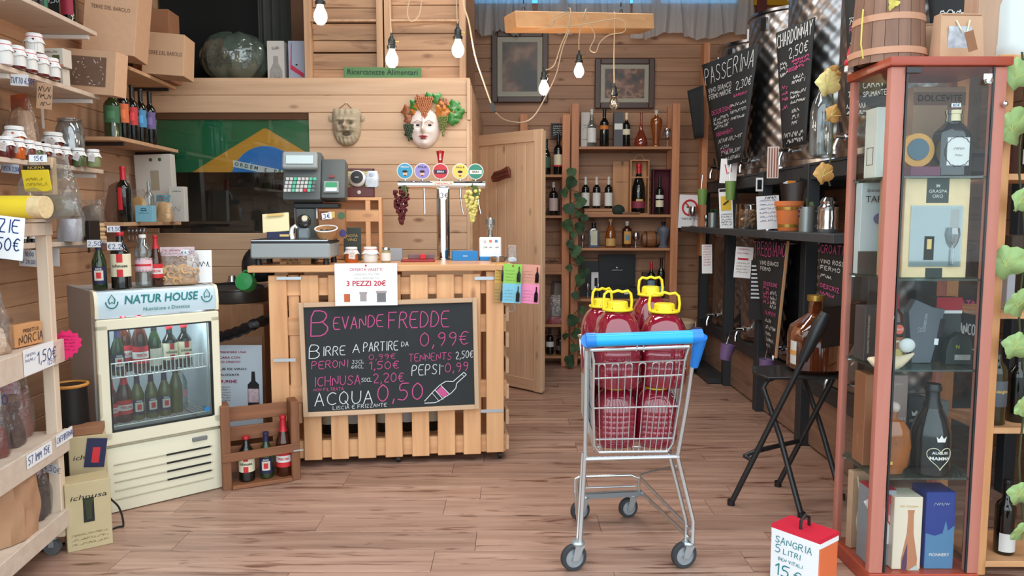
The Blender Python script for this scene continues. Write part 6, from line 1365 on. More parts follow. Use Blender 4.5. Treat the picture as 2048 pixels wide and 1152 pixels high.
# wall pictures
def picture(label,pxa,pya,pxb,pyb,seed,cols,tilt=.0,sc=(3,3,3)):
 Y = Y_BACK - .05; a = P(pxa,pya,Y); b = P(pxb,pyb,Y); w,h = b.x - a.x,a.z - b.z
 t = thing('framed_picture',label,'picture',((a.x + b.x)/2,Y,(a.z + b.z)/2),rot=(tilt,0,0)); fm_ = mat('dark_frame',(74,50,40),.4)
 f = .055
 for x in (-w/2 + f/2,w/2 - f/2): Bx(x,0,0,f,.03,h).build('frame_side',fm_,t,bevel=.006)
 for z in (-h/2 + f/2,h/2 - f/2): Bx(0,0,z,w - 2*f,.03,f).build('frame_rail',fm_,t,bevel=.006)
 Bx(0,.004,0,w - f*1.8,.01,h - f*1.8).build('mount',mat('picture_mount',(176,170,150),.7),t)
 m = bpy.data.materials.new('painting'); m.use_nodes = True; nt = m.node_tree; bb = nt.nodes['Principled BSDF']; bb.inputs['Roughness'].default_value = .5
 tc = nt.nodes.new('ShaderNodeTexCoord'); mp = nt.nodes.new('ShaderNodeMapping'); mp.inputs['Scale'].default_value = sc; mp.inputs['Location'].default_value = (seed,seed,seed); n = nt.nodes.new('ShaderNodeTexNoise'); n.inputs['Scale'].default_value = 1.6; n.inputs['Detail'].default_value = 2.5
 nt.links.new(tc.outputs['Object'],mp.inputs[0]); nt.links.new(mp.outputs[0],n.inputs['Vector']); r = nt.nodes.new('ShaderNodeValToRGB'); nt.links.new(n.outputs['Fac'],r.inputs[0]); nt.links.new(r.outputs[0],bb.inputs['Base Color'])
 e = r.color_ramp.elements; e[0].position = .36; e[0].color = lin(cols[0]); e[1].position = .68; e[1].color = lin(cols[-1])
 for k,c_ in enumerate(cols[1:-1]): q_ = e.new(.36 + .32*(k + 1)/(len(cols) - 1)); q_.color = lin(c_)
 mw_ = .16*min(w,h); Bx(0,-.003,0,w - 2*f - mw_*1.1,.006,h - 2*f - mw_*1.1).build('painting',m,t); Bx(0,-.010,0,w - f*1.9,.001,h - f*1.9).build('glazing',clear('picture_glass',(250,250,250),.012,.3,fk=.01),t)
 return t
picture('tall dark-framed figure painting on the back wall under the hanging beam',983,62,1096,205,3.0,[(30,34,26),(50,48,34),(96,66,48),(150,112,84)])
picture('wide dark-framed painting of a gathering above the open bookcase',1190,117,1308,217,9.0,[(46,38,30),(84,56,42),(120,72,50),(160,120,90),(90,50,40)],sc=(6,6,6))
# ============================================================ STEEL TANKS IN THEIR BLACK FRAME
def steel_tex():
 m = mat('dimpled_steel',(170,168,168),.36,1.0); nt = m.node_tree; b = nt.nodes['Principled BSDF']
 tc = nt.nodes.new('ShaderNodeTexCoord'); sp = nt.nodes.new('ShaderNodeSeparateXYZ'); nt.links.new(tc.outputs['Object'],sp.inputs[0])
 at = nt.nodes.new('ShaderNodeMath'); at.operation = 'ARCTAN2'; nt.links.new(sp.outputs[1],at.inputs[0]); nt.links.new(sp.outputs[0],at.inputs[1])
 def sine(src,k):
  a = nt.nodes.new('ShaderNodeMath'); a.operation = 'MULTIPLY'; a.inputs[1].default_value = k; nt.links.new(src,a.inputs[0])
  s = nt.nodes.new('ShaderNodeMath'); s.operation = 'SINE'; nt.links.new(a.outputs[0],s.inputs[0]); return s.outputs[0]
 p = nt.nodes.new('ShaderNodeMath'); p.operation = 'MULTIPLY'; nt.links.new(sine(at.outputs[0],22.0),p.inputs[0]); nt.links.new(sine(sp.outputs[2],2*pi/.105),p.inputs[1])
 bp = nt.nodes.new('ShaderNodeBump'); bp.inputs['Strength'].default_value = .8; bp.inputs['Distance'].default_value = .0045
 nt.links.new(p.outputs[0],bp.inputs['Height']); nt.links.new(bp.outputs['Normal'],b.inputs['Normal']); return m
dst = steel_tex(); rimm = mat('tank_rim',(170,170,172),.25,1.0); tint_d = mat('dark_steel',(90,90,92),.35,.9)
TX,TR_ = 2.14,.345
framem = mat('frame_black',(44,48,52),.55)
fr_ = thing('tank_frame','black steel frame on the right carrying two tiers of wine tanks','frame',(1.80,5.5,0)); posts = (7.12,6.27,5.43,4.60,3.78)
for yy in posts: 
 Bx(0,yy - 5.5,.86,.075,.085,1.72).build('post',framem,fr_,bevel=.004)
 Bx(.72,yy - 5.5,.86,.06,.07,1.72).build('post',framem,fr_,bevel=.004)
 Bx(.36,yy - 5.5,1.66,.72,.06,.07).build('cross_beam',framem,fr_,bevel=.003); Bx(.36,yy - 5.5,.39,.72,.06,.07).build('cross_beam',framem,fr_,bevel=.003)
for x in (0,.72):
 Bx(x,-.05,1.665,.05,3.5,.085).build('long_beam',framem,fr_,bevel=.003); Bx(x,-.05,.40,.05,3.5,.085).build('long_beam',framem,fr_,bevel=.003)
Bx(.36,-.05,1.715,.78,3.5,.014).build('upper_deck',framem,fr_); Bx(.36,-.05,.446,.78,3.5,.014).build('lower_deck',framem,fr_)
for a,b in zip(posts[1:],posts): Bx(.03,(a + b)/2 - 5.5,.185,.02,b - a - .09,.34).build('kick_panel',laminate_y,fr_)
Bx(.05,1.3,.03,.4,1.0,.05).build('plinth',framem,fr_)
bar_ = thing('tap_shelf','dark wooden ledge with cups running in front of the upper tanks','shelf',(0,0,0))
a = P(1352,460,7.25); b = P(1668,464,3.72); a.z = b.z = 1.295
dv2 = (b - a); e_ = Vector((dv2.y,-dv2.x,0)).normalized()*-.10 
nseg = 4
for i in range(nseg):
 p0 = a.lerp(b,i/nseg + .001) + Vector((.11,0,0)); p1 = a.lerp(b,(i + 1)/nseg - .001) + Vector((.11,0,0)); MB().bar(p0,p1,.22,.045).build('board',mat('ledge_dark',(66,70,74),.5,noise=.2,nscale=20),bar_,bevel=.002)
LX = lambda Y: a.x + (b.x - a.x)*(Y - a.y)/(b.y - a.y); LZ = 1.295 + .0235
for yy in posts: Bx((LX(yy) + .22 + 1.80)/2,yy,1.26,1.80 - LX(yy) - .18,.04,.04).build('arm',framem,bar_)
def tank(label,Y,z0,h,up):
 t = thing('wine_tank',label,'tank',(TX,Y,z0))
 MB().lathe([(TR_*.96,0),(TR_,.02),(TR_,h - .03)],64,cap=False).build('shell',dst,t)
 MB().lathe([(TR_,h - .03),(TR_ + .012,h - .02),(TR_ + .012,h),(TR_ - .01,h + .006),(TR_ - .03,h - .03),(0,h - .03)],48,cap=False).build('rim',rimm,t)
 MB().lathe([(TR_*.965,0),(TR_ + .006,.005),(TR_ + .006,.04),(TR_,.045)],48,cap=False).build('foot_ring',rimm,t)
 ang = radians(200); cx,cy = TR_*cos(ang),TR_*sin(ang); zz = .10
 MB().cyl((cx,cy,zz),(cx - .12,cy - .03,zz),.012,n=10).build('tap_pipe',chrome,t); MB().tube([(cx - .10,cy - .025,zz),(cx - .12,cy - .03,zz - .05),(cx - .12,cy - .03,zz - .09)],.010,8).build('tap_spout',chrome,t)
 MB().bar((cx - .08,cy - .02,zz + .02),(cx - .09,cy - .02,zz + .075),.014,.012,(1,0,0)).build('tap_lever',black,t); MB().lathe([(.022,-.008),(.022,.008)],14).xf(Matrix.Translation((cx - .05,cy - .012,zz)) @ Matrix.Rotation(pi/2,4,'Y')).build('tap_collar',chrome,t)
 for k in range(3):
  aa = radians(150 + 60*k); Bx((TR_ + .008)*cos(aa),(TR_ + .008)*sin(aa),h - .10,.02,.05,.09,(0,0,aa)).build('clamp',rimm,t) if up else None
 return t
mids = [(p + q)/2 for p,q in zip(posts,posts[1:])]
ws = ('farthest of four in the row','second from the back wall','third from the back wall','nearest of four, behind the glass cabinet')
tops = (2.86,2.90,2.98,2.98)
for Y,w,tp_ in zip(mids,ws,tops):
 tank('upper dimpled steel wine tank, ' + w,Y,1.723,tp_ - 1.723,True); tank('lower dimpled steel wine tank, ' + w,Y,.455,.80,False)
# chalk menus on bent boards
def menu(label,c4,items_w=(),items_p=(),rows_w=(),rows_p=(),seed=1,frame=False):
 """c4: TL, TR, BR, BL as (px, py, Y)"""
 TL,TR,BR,BL = [P(*c) for c in c4]; o = (TL + TR + BR + BL)/4; t = thing('menu_board',label,'blackboard',o)
 wd = ((TR - TL).length + (BR - BL).length)/2; ht = ((TL - BL).length + (TR - BR).length)/2
 n = (TR - TL).cross(BL - TL).normalized(); n = -n if n.y > 0 else n
 def mp(x,z,d): 
  u_,v = x/wd,z/ht; p = (BL*(1 - u_) + BR*u_)*(1 - v) + (TL*(1 - u_) + TR*u_)*v; return p - o + n*d
 o_b = MB().grid(9,9,lambda q,r: mp(q*wd,r*ht,-.004)).build('board',chalkb,t); o_b.modifiers.new('thick','SOLIDIFY').thickness = .006
 if frame: MB().bar(mp(wd,0,.002),mp(wd,ht,.002),.012,.014,n).build('edge_strip',cork,t)
 def put(mb,m,nm='lettering'):
  mb.v = [tuple(mp(v[0],v[2],.006)) for v in mb.v]; mb.build(nm,m,t,smooth=False,fix=False)
 cv = lambda its: [(s,x*wd,z*ht,h*ht,st,sl,1,w*wd) for s,x,z,h,st,sl,w in its]
 if items_w: put(hand_mb(cv(items_w)),chalk_w)
 if items_p: put(hand_mb(cv(items_p)),chalk_p)
 if rows_w: put(scrib_mb([(x0*wd,x1*wd,z*ht,h*ht) for x0,x1,z,h in rows_w],.0045,seed),chalk_w)
 if rows_p: put(scrib_mb([(x0*wd,x1*wd,z*ht,h*ht) for x0,x1,z,h in rows_p],.0045,seed + 1),chalk_p)
 return t
menu('black PASSERINA menu board hung on the farthest upper tank',((1404,130,6.3),(1518,88,5.5),(1484,322,5.6),(1437,335,6.2)),
     [('PASSERINA',.03,.80,.15,.007,.02,.93),('VINO BIANCO',.06,.71,.045,.005,0,.5),('FERMO MARCHE',.06,.65,.045,.005,0,.5),('2,30€',.66,.66,.075,.006,.05,.3)],
     [('DESCRIZIONE',.07,.50,.04,.005,0,.5),('ABBINAMENTI',.12,.29,.035,.005,0,.5)],
     [(.55,.9,.52,.025),(.55,.92,.46,.025),(.56,.9,.40,.025),(.08,.5,.44,.03),(.08,.5,.40,.03),(.08,.5,.36,.03),(.15,.9,.22,.035),(.2,.5,.16,.03),(.2,.9,.10,.035),(.2,.92,.04,.035)],[(.62,.9,.60,.025),(.2,.6,.13,.02)],3)
menu('black CHARDONNAY 2,50 menu board hung on the third upper tank',((1552,66,5.0),(1630,34,4.6),(1611,288,4.6),(1566,296,5.0)),
     [('CHARDONNAY',.04,.86,.11,.007,.03,.92),('2,50€',.36,.74,.085,.006,.03,.52)],[('ROSSO',.3,.63,.03,.005,0,.3)],
     [(.08,.3,.70,.03),(.08,.3,.66,.03),(.08,.3,.61,.03),(.5,.8,.56,.025),(.45,.85,.52,.025),(.4,.9,.43,.025),(.4,.7,.40,.02),(.4,.9,.36,.02),(.45,.7,.28,.03),(.45,.7,.23,.03),(.45,.65,.18,.03),(.1,.9,.08,.04),(.1,.9,.03,.035)],[(.45,.95,.70,.02),(.5,.95,.67,.02),(.55,.8,.64,.02),(.1,.3,.5,.03),(.1,.3,.45,.03),(.1,.3,.4,.03),(.1,.28,.33,.03)],5)
menu('black 2,15€ menu board above the wooden bucket',((1686,-60,4.2),(1800,-120,3.75),(1770,150,3.75),(1698,140,4.15)),[('2,15€',.25,.60,.10,.006,.03,.55)],[('ROSSO',.1,.36,.06,.005,.1,.4)],[(.1,.5,.5,.05),(.1,.5,.44,.05),(.1,.4,.26,.04),(.1,.4,.18,.04)],[],7)
menu('black menu board high behind the kraft paper bags',((1850,-60,3.7),(1990,-120,3.5),(1975,60,3.5),(1860,50,3.7)),[],[],[(.2,.5,.5,.1),(.6,.9,.6,.1),(.6,.9,.4,.1),(.2,.9,.2,.05)],[],8)
menu('black TREBBIANO menu board with pink heading on a lower tank',((1506,478,5.25),(1577,482,4.65),(1552,716,4.7),(1528,700,5.2)),[('VINO BIANCO',.2,.78,.035,.005,0,.6),('FERMO',.2,.73,.03,.005,0,.35)],[('TREBBIANO',.03,.86,.12,.006,.0,.94),('DESCRIZIONE',.3,.60,.03,.005,0,.5)],
     [(.55,.8,.53,.03),(.55,.8,.49,.03),(.55,.8,.45,.03),(.55,.8,.41,.03),(.3,.6,.28,.03),(.3,.85,.22,.03),(.3,.6,.16,.03),(.3,.8,.11,.03),(.3,.6,.06,.03)],[(.25,.5,.56,.03),(.25,.5,.52,.03),(.25,.5,.48,.03),(.25,.5,.44,.03),(.3,.8,.34,.04)],9,frame=True)
menu('black menu board starting CRO, half hidden by the glass cabinet',((1640,484,4.2),(1712,488,3.8),(1700,640,3.8),(1640,610,4.2)),[('VINO ROSSO',.05,.68,.06,.005,0,.8),('FERMO',.05,.58,.06,.005,0,.6)],[('CROATINA',.05,.84,.12,.006,0,.9),('DESCRIZ',.05,.30,.06,.005,0,.6)],[(.05,.4,.46,.05)],[(.05,.5,.2,.05)],10)
menu('black menu board seen through the top of the glass cabinet',((1690,160,4.15),(1780,140,3.72),(1780,228,3.72),(1692,232,4.15)),[('CARAV',.45,.68,.16,.005,0,.45),('SPUMANTE',.45,.46,.12,.005,0,.5),('75CL',.1,.5,.14,.005,0,.2)],[],[(.05,.5,.2,.12),(.05,.8,.04,.1)],[],11)
menu('black menu board seen through the third level of the glass cabinet',((1830,560,3.725),(1960,570,3.72),(1960,740,3.72),(1840,720,3.725)),[('VINO BIANCO',.3,.4,.13,.006,0,.6)],[('MOSCATO',.4,.66,.14,.006,0,.5)],[(.3,.9,.2,.08)],[],12)
menu('dark board end showing beside the farthest upper tank',((1374,182,6.9),(1406,170,6.8),(1406,275,6.8),(1388,278,6.9)),[],[],[],[],13)
t = thing('wooden_brace','pine brace board standing beside the farthest tank','board',P(1407,280,7.0)); Bx(0,0,-.1,.05,.12,1.9).build('board',pine_dark_z,t)
# notices
def notice(label,c,w_px,h_px,Y,m=None,rz=0,roll=0,name='notice',tilt=0): return card(label,P(c[0],c[1],Y),L(w_px,Y),L(h_px,Y),m or paper,rz=rz,roll=roll,name=name,cat='sign',tilt=tilt)
ns = notice('white no smoking sign VIETATO standing on the far end of the ledge',(1379,423),44,66,7.05,rz=.1,roll=.04,name='no_smoking_sign')
MB().tube([(.068*cos(a_*pi/14),-.004,.035 + .068*sin(a_*pi/14)) for a_ in range(28)],.0085,6,True).build('red_ring',lab_r,ns); MB().bar((-.048,-.005,.083),(.048,-.005,-.013),.012,.003,(0,1,0)).build('red_bar',lab_r,ns)
Bx(.0,-.003,.03,.07,.001,.012,(0,.4,0)).build('cigarette',mat('sign_green_print',(60,110,90),.7),ns); text('VIETATO',.026,inkk,ns,(-.0,-.003,-.07),fit=.15)
ys = notice('white notice with yellow warning panel hung under the upper rail',(1452,417),26,80,5.9,rz=-.2,roll=-.06,name='warning_notice'); Bx(.0,-.002,.04,.075,.001,.11).build('yellow_panel',mat('warning_yellow',(222,186,50),.6),ys); MB().tube([(-.02,-.004,.03),(.02,-.004,.06)],.006,5).build('hand_mark',inkk,ys)
scrib([(-.04,.04,-.05 - .02*k,.012) for k in range(5)],.002,inkk,ys,(0,-.003,0)); Bx(0,-.002,.14,.09,.001,.02).build('black_strip',inkk,ys)
n3 = notice('white notice behind the terracotta bucket on the ledge',(1536,425),44,66,4.75,rz=-.1,roll=-.06); scrib([(-.05,.05,.07 - .025*k,.010) for k in range(6)],.0016,inkb,n3,(0,-.003,0)); scrib([(-.02,.05,.085,.014)],.003,inkk,n3,(0,-.003,0))
n4 = notice('white printed notice taped on the far lower tank',(1414,518),20,58,6.35,rz=-.3,roll=-.03); scrib([(-.03,.03,.1 - .022*k,.010) for k in range(8)],.0018,inkr,n4,(0,-.003,0))
n5 = notice('white curled price notice taped on the second lower tank',(1487,525),34,62,5.5,rz=-.3,roll=.06); scrib([(-.05,.04,.09 - .03*k,.012) for k in range(2)],.002,inkr,n5,(0,-.003,0)); Bx(-.005,-.002,.025,.075,.001,.014).build('red_strip',inkr,n5); scrib([(-.05,.04,-.01 - .022*k,.010) for k in range(4)],.0016,mat('olive_ink'),n5,(0,-.003,0))
n6 = notice('white card with red curl print hooked on the far upper tap',(1457,342),32,48,5.95,rz=-.3,roll=.05); MB().tube([(-.03,-.003,.05),(-.01,-.003,-.02),(.02,-.003,-.0),(.01,-.003,.06),(.04,-.003,.08)],.004,5).build('curl_print',lab_r,n6)
n7 = notice('small photo card on the frame post below the upper rail',(1519,369),14,27,5.32,rz=-.1); Bx(.0,-.002,.0,.03,.001,.065).build('photo',g_dark,n7)
n8 = notice('striped card standing by the third upper tap',(1546,325),22,62,4.95,mat('card_white_warm',(222,210,200),.7),rz=-.3)
for k in range(4): Bx(-.024 + .016*k,-.002,.0,.007,.001,.19).build('stripe',mat('stripe_brown',(150,80,60),.7),n8)
n9 = thing('bottle_photo_board','black and white striped bottle board leaning by the TREBBIANO menu','board',P(1514,580,5.35)); Bx(0,0,0,.10,.012,.42,(0,.03,-.3)).build('board',inkk,n9)
for k in range(9): Bx(-.002,-.012,.17 - .028*k,.085,.003,.012,(0,0,-.3)).build('stripe',chalk_w,n9)
# cups under taps
def cup(label,px,py,Y,c_,r=.045,h=.11,roll=0.0):
 t = thing('plastic_cup',label,'cup',P(px,py,Y),rot=(0,roll,0)); MB().lathe([(r*.75,-h/2),(r,h/2),(r*.94,h/2),(r*.7,-h/2 + .004),(0,-h/2 + .004)],20,cap=False).build('cup',mat(c_[0],c_[1],.4,noise=.12,nscale=60),t)
 MB().tube([(-r*.3,0,h*.4),(-r*.2,0,h*.9),(-r*.1,0,h*1.4)] + ([(r*2,0,h*1.5)] if c_[0] == 'cup_purple' else []),.003,6).build('tap_lever_wire',chrome,t); return t
gcup,pcup = ('cup_green',(112,146,76)),('cup_purple',(116,92,136))
cup('green textured cup hanging from the farthest upper tap',1405,394,6.4,gcup,.045,.13); cup('green textured cup hanging from the second upper tap',1461,381,5.75,gcup,.042,.14)
cup('purple textured cup under the farthest lower tap, behind the trolley',1393,667,6.6,pcup,.05,.10); cup('purple textured cup hanging tilted from the second lower tap',1453,704,5.68,pcup,.055,.12,.2); cup('purple textured cup under the third lower tap',1532,735,4.88,pcup,.05,.11,.1)
# things on the ledge
_sl = (b.x - a.x)/(b.y - a.y)
def led(px,Y=0,d=.10):
 k = X_(px,450,1.0); y_ = (a.x - _sl*a.y + d)/(k - _sl); return Vector((k*y_,y_,LZ + .001))
wineglass('small silver wine glass before the no smoking sign',led(1370,6.35),.12,.026,silv,cat='goblet'); wineglass('larger silver wine glass before the no smoking sign',led(1385,6.30),.18,.042,silv,cat='goblet')
wineglass('slim silver goblet between the no smoking and warning signs',led(1412,5.9),.10,.018,silv,cat='goblet')
def mug(label,px,Y,r,h,m,plant=False):
 t = thing('metal_mug',label,'mug',led(px,Y)); MB().lathe([(r,0),(r*1.0,h),(r*.93,h),(r*.9,.01),(0,.01)],22,cap=False).build('body',m,t); MB().tube([(r,0,h*.85),(r*1.7,0,h*.8),(r*1.7,0,h*.3),(r,0,h*.2)],.004,6).build('handle',m,t)
 if plant: [t_ for t_ in [obj('leaf',leaf_mb(.05,.05,3,.3,.3,2).mesh('leaf',mat('ivy_green')),t,(.02*cos(k*2),.02*sin(k*2) - .01,h + .01),(.8,k,k)) for k in range(5)]]
zm = mat('galvanised',(150,158,158),.4,.7)
mug('galvanised mug with a small green plant on the ledge',1425,5.75,.038,.12,zm,True); mug('galvanised mug before the corks jar on the ledge',1489,5.0,.038,.13,zm); mug('galvanised mug between grapes and cabinet on the ledge',1613,4.1,.042,.14,zm)
t = thing('corks_jar','wide glass jar of corks and dried flowers on the ledge','jar',led(1496,5.18)); MB().lathe([(.08,0),(.085,.01),(.085,.17),(.088,.175)],26,cap=False).build('glass',clear('jar_glass_dim',(210,214,214),.15),t); cf = MB(); rr = random.Random(4)
for i in range(70): x,y_,z = rr.uniform(-.055,.055),rr.uniform(-.05,.05),rr.uniform(.015,.13); cf.cyl((x,y_,z),(x + rr.uniform(-.025,.025),y_ + rr.uniform(-.02,.02),z + rr.uniform(-.01,.02)),.010,n=7)
o = cf.build('corks',cork,t); o['kind'] = 'stuff'
wineglass('large silver wine glass before the white notice on the ledge',led(1538,4.62),.16,.048,silv,cat='goblet',stem=.38)
t = thing('terracotta_bucket','orange terracotta bucket with two brass hoops on the ledge','bucket',led(1577,4.35)); tc_ = mat('terracotta',(214,120,64),.5,noise=.1,nscale=20)
MB().lathe([(.058,0),(.062,.01),(.078,.15),(.084,.15),(.086,.178),(.078,.178),(.06,.02),(0,.02)],30,cap=False).build('body',tc_,t)
for z,r in ((.022,.0655),(.125,.0775)): MB().lathe([(r,z),(r + .0015,z + .018)],30,cap=False).build('hoop',foil_g,t)
b_ = thing('snack_bag','dark snack bag with orange and white corners sticking out of the terracotta bucket','bag',led(1580,4.35) + Vector((0,0,.05))); MB().grid(10,8,lambda u_,v: ((u_ - .5)*(.09 + .07*v),.012*sin(6*u_) - .02,.23*v + .03*abs(u_ - .3))).build('bag_body',mat('bag_brown',(54,40,34),.4),b_)
MB().prism([(-.02,.20),(.035,.20),(.03,.25),(-.02,.25)],.01,.012).build('orange_corner',mat('orange_print',(230,140,50),.5),b_); MB().prism([(-.055,.18),(-.02,.18),(-.022,.25),(-.05,.235)],.006,.008).build('white_corner',paper,b_); MB().bar((.03,.0,.12),(.075,.0,.26),.05,.004,(0,1,0)).build('black_wrapper',black,b_)
t = led(1603,4.22); grapes('dark purple artificial grapes spilling over the ledge beside the terracotta bucket',Vector((t.x,t.y - .06,LZ + .14)),.09,.16,mat('purple_grape',(72,34,62),.3,coat=.3),60,5)
t = thing('steel_shaker','dented steel flask on the ledge just left of the cabinet','flask',led(1656,3.88)); MB().lathe([(.045,0),(.055,.02),(.05,.05),(.056,.08),(.05,.11),(.055,.135),(.04,.15),(.045,.165),(.03,.185),(0,.19)],20,cap=False).build('body',chrome,t)
# vine leaves
def garland(label,spec,Y,m0,pts):
 o = P(*pts[0]); t = thing('leaf_garland',label,'garland',o); MB().tube([P(*q) - o for q in pts],.004,6).build('vine',mat('vine_brown',(70,72,46),.8),t)
 for px,py,w_px,m,rot in spec:
  w = L(w_px,Y); lf_ = obj('leaf',leaf_mb(w,w,5,.35,.2,px).mesh('leaf',m),t,P(px,py,Y) - o,rot); lf_.modifiers.new('thick','SOLIDIFY').thickness = .0015
  MB().tube([(0,-.004,-w*.5),(0,-.004,w*.40)],.0014,5).build('midrib',mat('rib_yellow',(206,204,120),.6),lf_); [MB().tube([(0,-.004,-w*.15),(sx*w*.3,-.020,w*.2)],.001,5).build('rib',mat('rib_yellow'),lf_) for sx in (-1,1)]
ay = mat('autumn_yellow',(232,212,140),.6,noise=.15,nscale=30); ao = mat('autumn_ochre',(200,150,84),.6,noise=.2,nscale=30); vg = mat('fresh_leaf',(160,190,124),.6,noise=.18,nscale=40)
garland('autumn yellow leaf garland hanging down the left side of the cabinet',((1655,165,56,ay,(.2,.3,.2)),(1660,150,44,ao,(.5,-.3,0)),(1664,228,38,ao,(.1,.8,.3)),(1646,346,46,ao,(.1,.2,.2))),3.12,ay,((1688,128,3.13),(1664,150,3.14),(1666,226,3.14),(1664,300,3.14),(1655,350,3.14),(1660,372,3.14)))
t = thing('plastic_bottle','large clear plastic bottle standing upright on the frame left of the cabinet','bottle',(X_(1640,300,4.0),4.0,1.724)); MB().lathe([(0,0),(.05,0),(.055,.02),(.055,.22),(.045,.27),(.02,.32),(.018,.35),(0,.35)],20,cap=False).build('body',g_clear,t)
t = thing('wooden_drum','round pale wooden drum with lid on the floor behind the trolley','drum',(X_(1356,650,6.75),6.75,0)); MB().lathe([(.14,0),(.17,.2),(.14,.42)],26).build('body',pine_dark_z,t); MB().lathe([(.15,.42),(.155,.47),(.13,.49),(0,.49)],26,cap=False).build('lid',mat('drum_lid',(196,170,140),.7),t)
# ============================================================ GLASS CABINET
CY0,CY1 = 2.75,3.09; cx0 = X_(1771,435,CY0); cx1 = X_(2001,435,CY0) ; cz1 = Z_(113,CY0)
cherry = wood('cherry_veneer',(196,128,112),(180,110,94),'Z',knots=0,vary=0,contrast=.8); cherry_t = wood('cherry_top',(176,76,52),(160,64,44),'X',knots=0,vary=0,rough=.35)
gc = thing('display_cabinet','tall cherry-edged glass cabinet full of gift bottles','cabinet',(cx0,CY0,0)); cwid,cdep = cx1 - cx0,CY1 - CY0
Bx(cwid/2,cdep/2,cz1 - .016,cwid + .02,cdep + .02,.032).build('top_board',cherry_t,gc,bevel=.006,seg=2); Bx(cwid/2,cdep/2,.03,cwid,cdep,.06).build('base_board',cherry_t,gc,bevel=.004)
for x,yy,w in ((.026,.022,.052),(cwid - .024,.022,.046),(.014,cdep - .016,.028),(cwid - .014,cdep - .016,.028)): Bx(x,yy,(cz1 - .032 + .06)/2,w,.03 if yy > .1 else .034,cz1 - .094).build('corner_post',cherry,gc,bevel=.006,seg=2)
pane = clear('cabinet_glass',(251,253,253),.012,.02,fk=.10); zc_ = (cz1 + .03)/2; hc = cz1 - .09
Bx(.008,cdep/2,zc_,.004,cdep - .06,hc).build('side_pane',pane,gc); Bx(cwid - .008,cdep/2,zc_,.004,cdep - .06,hc).build('side_pane',pane,gc)
Bx(cwid/2,cdep - .01,zc_,cwid - .06,.004,hc).build('back_pane',pane,gc)
dg = Bx(cwid/2 + .004,.006,zc_,cwid - .098,.005,hc - .01).build('door_pane',pane,gc)
for x in (.057,cwid - .050): Bx(x,.006,zc_,.007,.008,hc - .01).build('door_edge',blackm,dg)
Bx(.075,.002,cz1 - .048,.05,.016,.018).build('hinge',blackm,dg); Bx(cwid - .075,.002,cz1 - .07,.03,.008,.02).build('lock_plate',chrome,dg); MB().lathe([(0,0),(.014,0),(.012,.012),(0,.014)],16).xf(Matrix.Translation((cwid - .075,-.002,cz1 - .085)) @ Matrix.Rotation(pi/2,4,'X')).build('lock',chrome,dg)
MB().ball((cwid - .012,-.006,cz1 - .165),.011,12,8).build('door_stud',chrome,gc)
shg = clear('shelf_glass',(200,228,222),.06,.03,body=.04); sh = [Z_(y,CY0 + .03) for y in (352,557,738,953)]
for z in sh:
 s_g = Bx(cwid/2,cdep/2,z - .004,cwid - .03,cdep - .03,.007).build('glass_shelf',shg,gc)
 for x,yy in ((.022,.04),(cwid - .022,.04),(.022,cdep - .05),(cwid - .022,cdep - .05)): Bx(x,yy,z - .011,.014,.008,.006).build('shelf_pin',chrome,s_g)
def cb_(px,i,dy=.12):
 Y = CY0 + dy; z = sh[i] + .001 if i < 4 else .062; return Vector((min(max(X_(px,500,Y),cx0 + (.075 if dy > .1 else .03)),cx1 - .06),min(Y,CY1 - .075),z))
def hz(py,i,dy=.12): return Z_(py,CY0 + dy) - (sh[i] if i < 4 else .06)
def cw_px(n,dy=.12): return L(n,CY0 + dy)
# level 0 (top)
t = carton('gift_box','tall plain white box with small framed print, top level of the cabinet','box',cb_(1726,0,.20),.095,.095,hz(218,0,.20),mat('box_bright_white',(226,232,224),.5),rz=0)
for x,z,w_,h_ in ((-0,.05,.05,.0015),(0,.115,.05,.0015),(-.025,.0825,.0015,.065),(.025,.0825,.0015,.065)): Bx(-.0485,x*0 + (x if abs(x) > .01 else 0),z,.001,w_ if w_ > .01 else .0015,h_).build('print_frame',inkk,t)
bk0 = bottle('square black bottle with ornate white label and 80 tag, top level of the cabinet',cb_(1893,0,.10),'stubby',.058,hz(222,0,.10),mat('glossy_black_bottle',(28,34,38),.12,coat=.6),mat('cream_paper'),.84,[(.16,.58,lab_w,140)],sq=1,sy=.7,name='liquor_bottle'); 
hq = hz(222,0,.10); scrib([(-.02,.02,hq*.40,.008),(-.012,.012,hq*.30,.006)],.001,inkk,bk0,(0,-.0445,0)); MB().tube([(.048*cos(k*pi/16)*(1 + .05*(k % 2)),-.0440,hq*.37 + .052*sin(k*pi/16)*(1 + .08*(k % 2))) for k in range(32)],.0012,4,True).build('ornate_edge',inkk,bk0); MB().ball((0,0,hq*1.04),.022,12,8,(1,1,.9)).build('stopper',mat('brown_glass_stopper',(96,70,62),.2),bk0)
card('tiny white 80 price sticker on the square black bottle',cb_(1897,0,.03) + Vector((0,0,hz(211,0,.03))),.034,.014,paper,[('80€',-.013,-.005,.010,.0014)])
t = carton('wooden_case','tan wooden case with gold letters at the back of the cabinet top level','case',cb_(1850,0,.29),.20,.05,hz(178,0,.29),mat('case_tan',(170,142,116),.6)); text('DOLCEVITE',.034,mat('case_letter',(214,190,150),.5),t,(-.0,-.0265,hz(178,0,.29) - .045),fit=.17,bold=.02); Bx(0,-.026,hz(178,0,.29) - .046,.20,.001,.05).build('dark_band',mat('case_band',(120,92,76),.6),t)
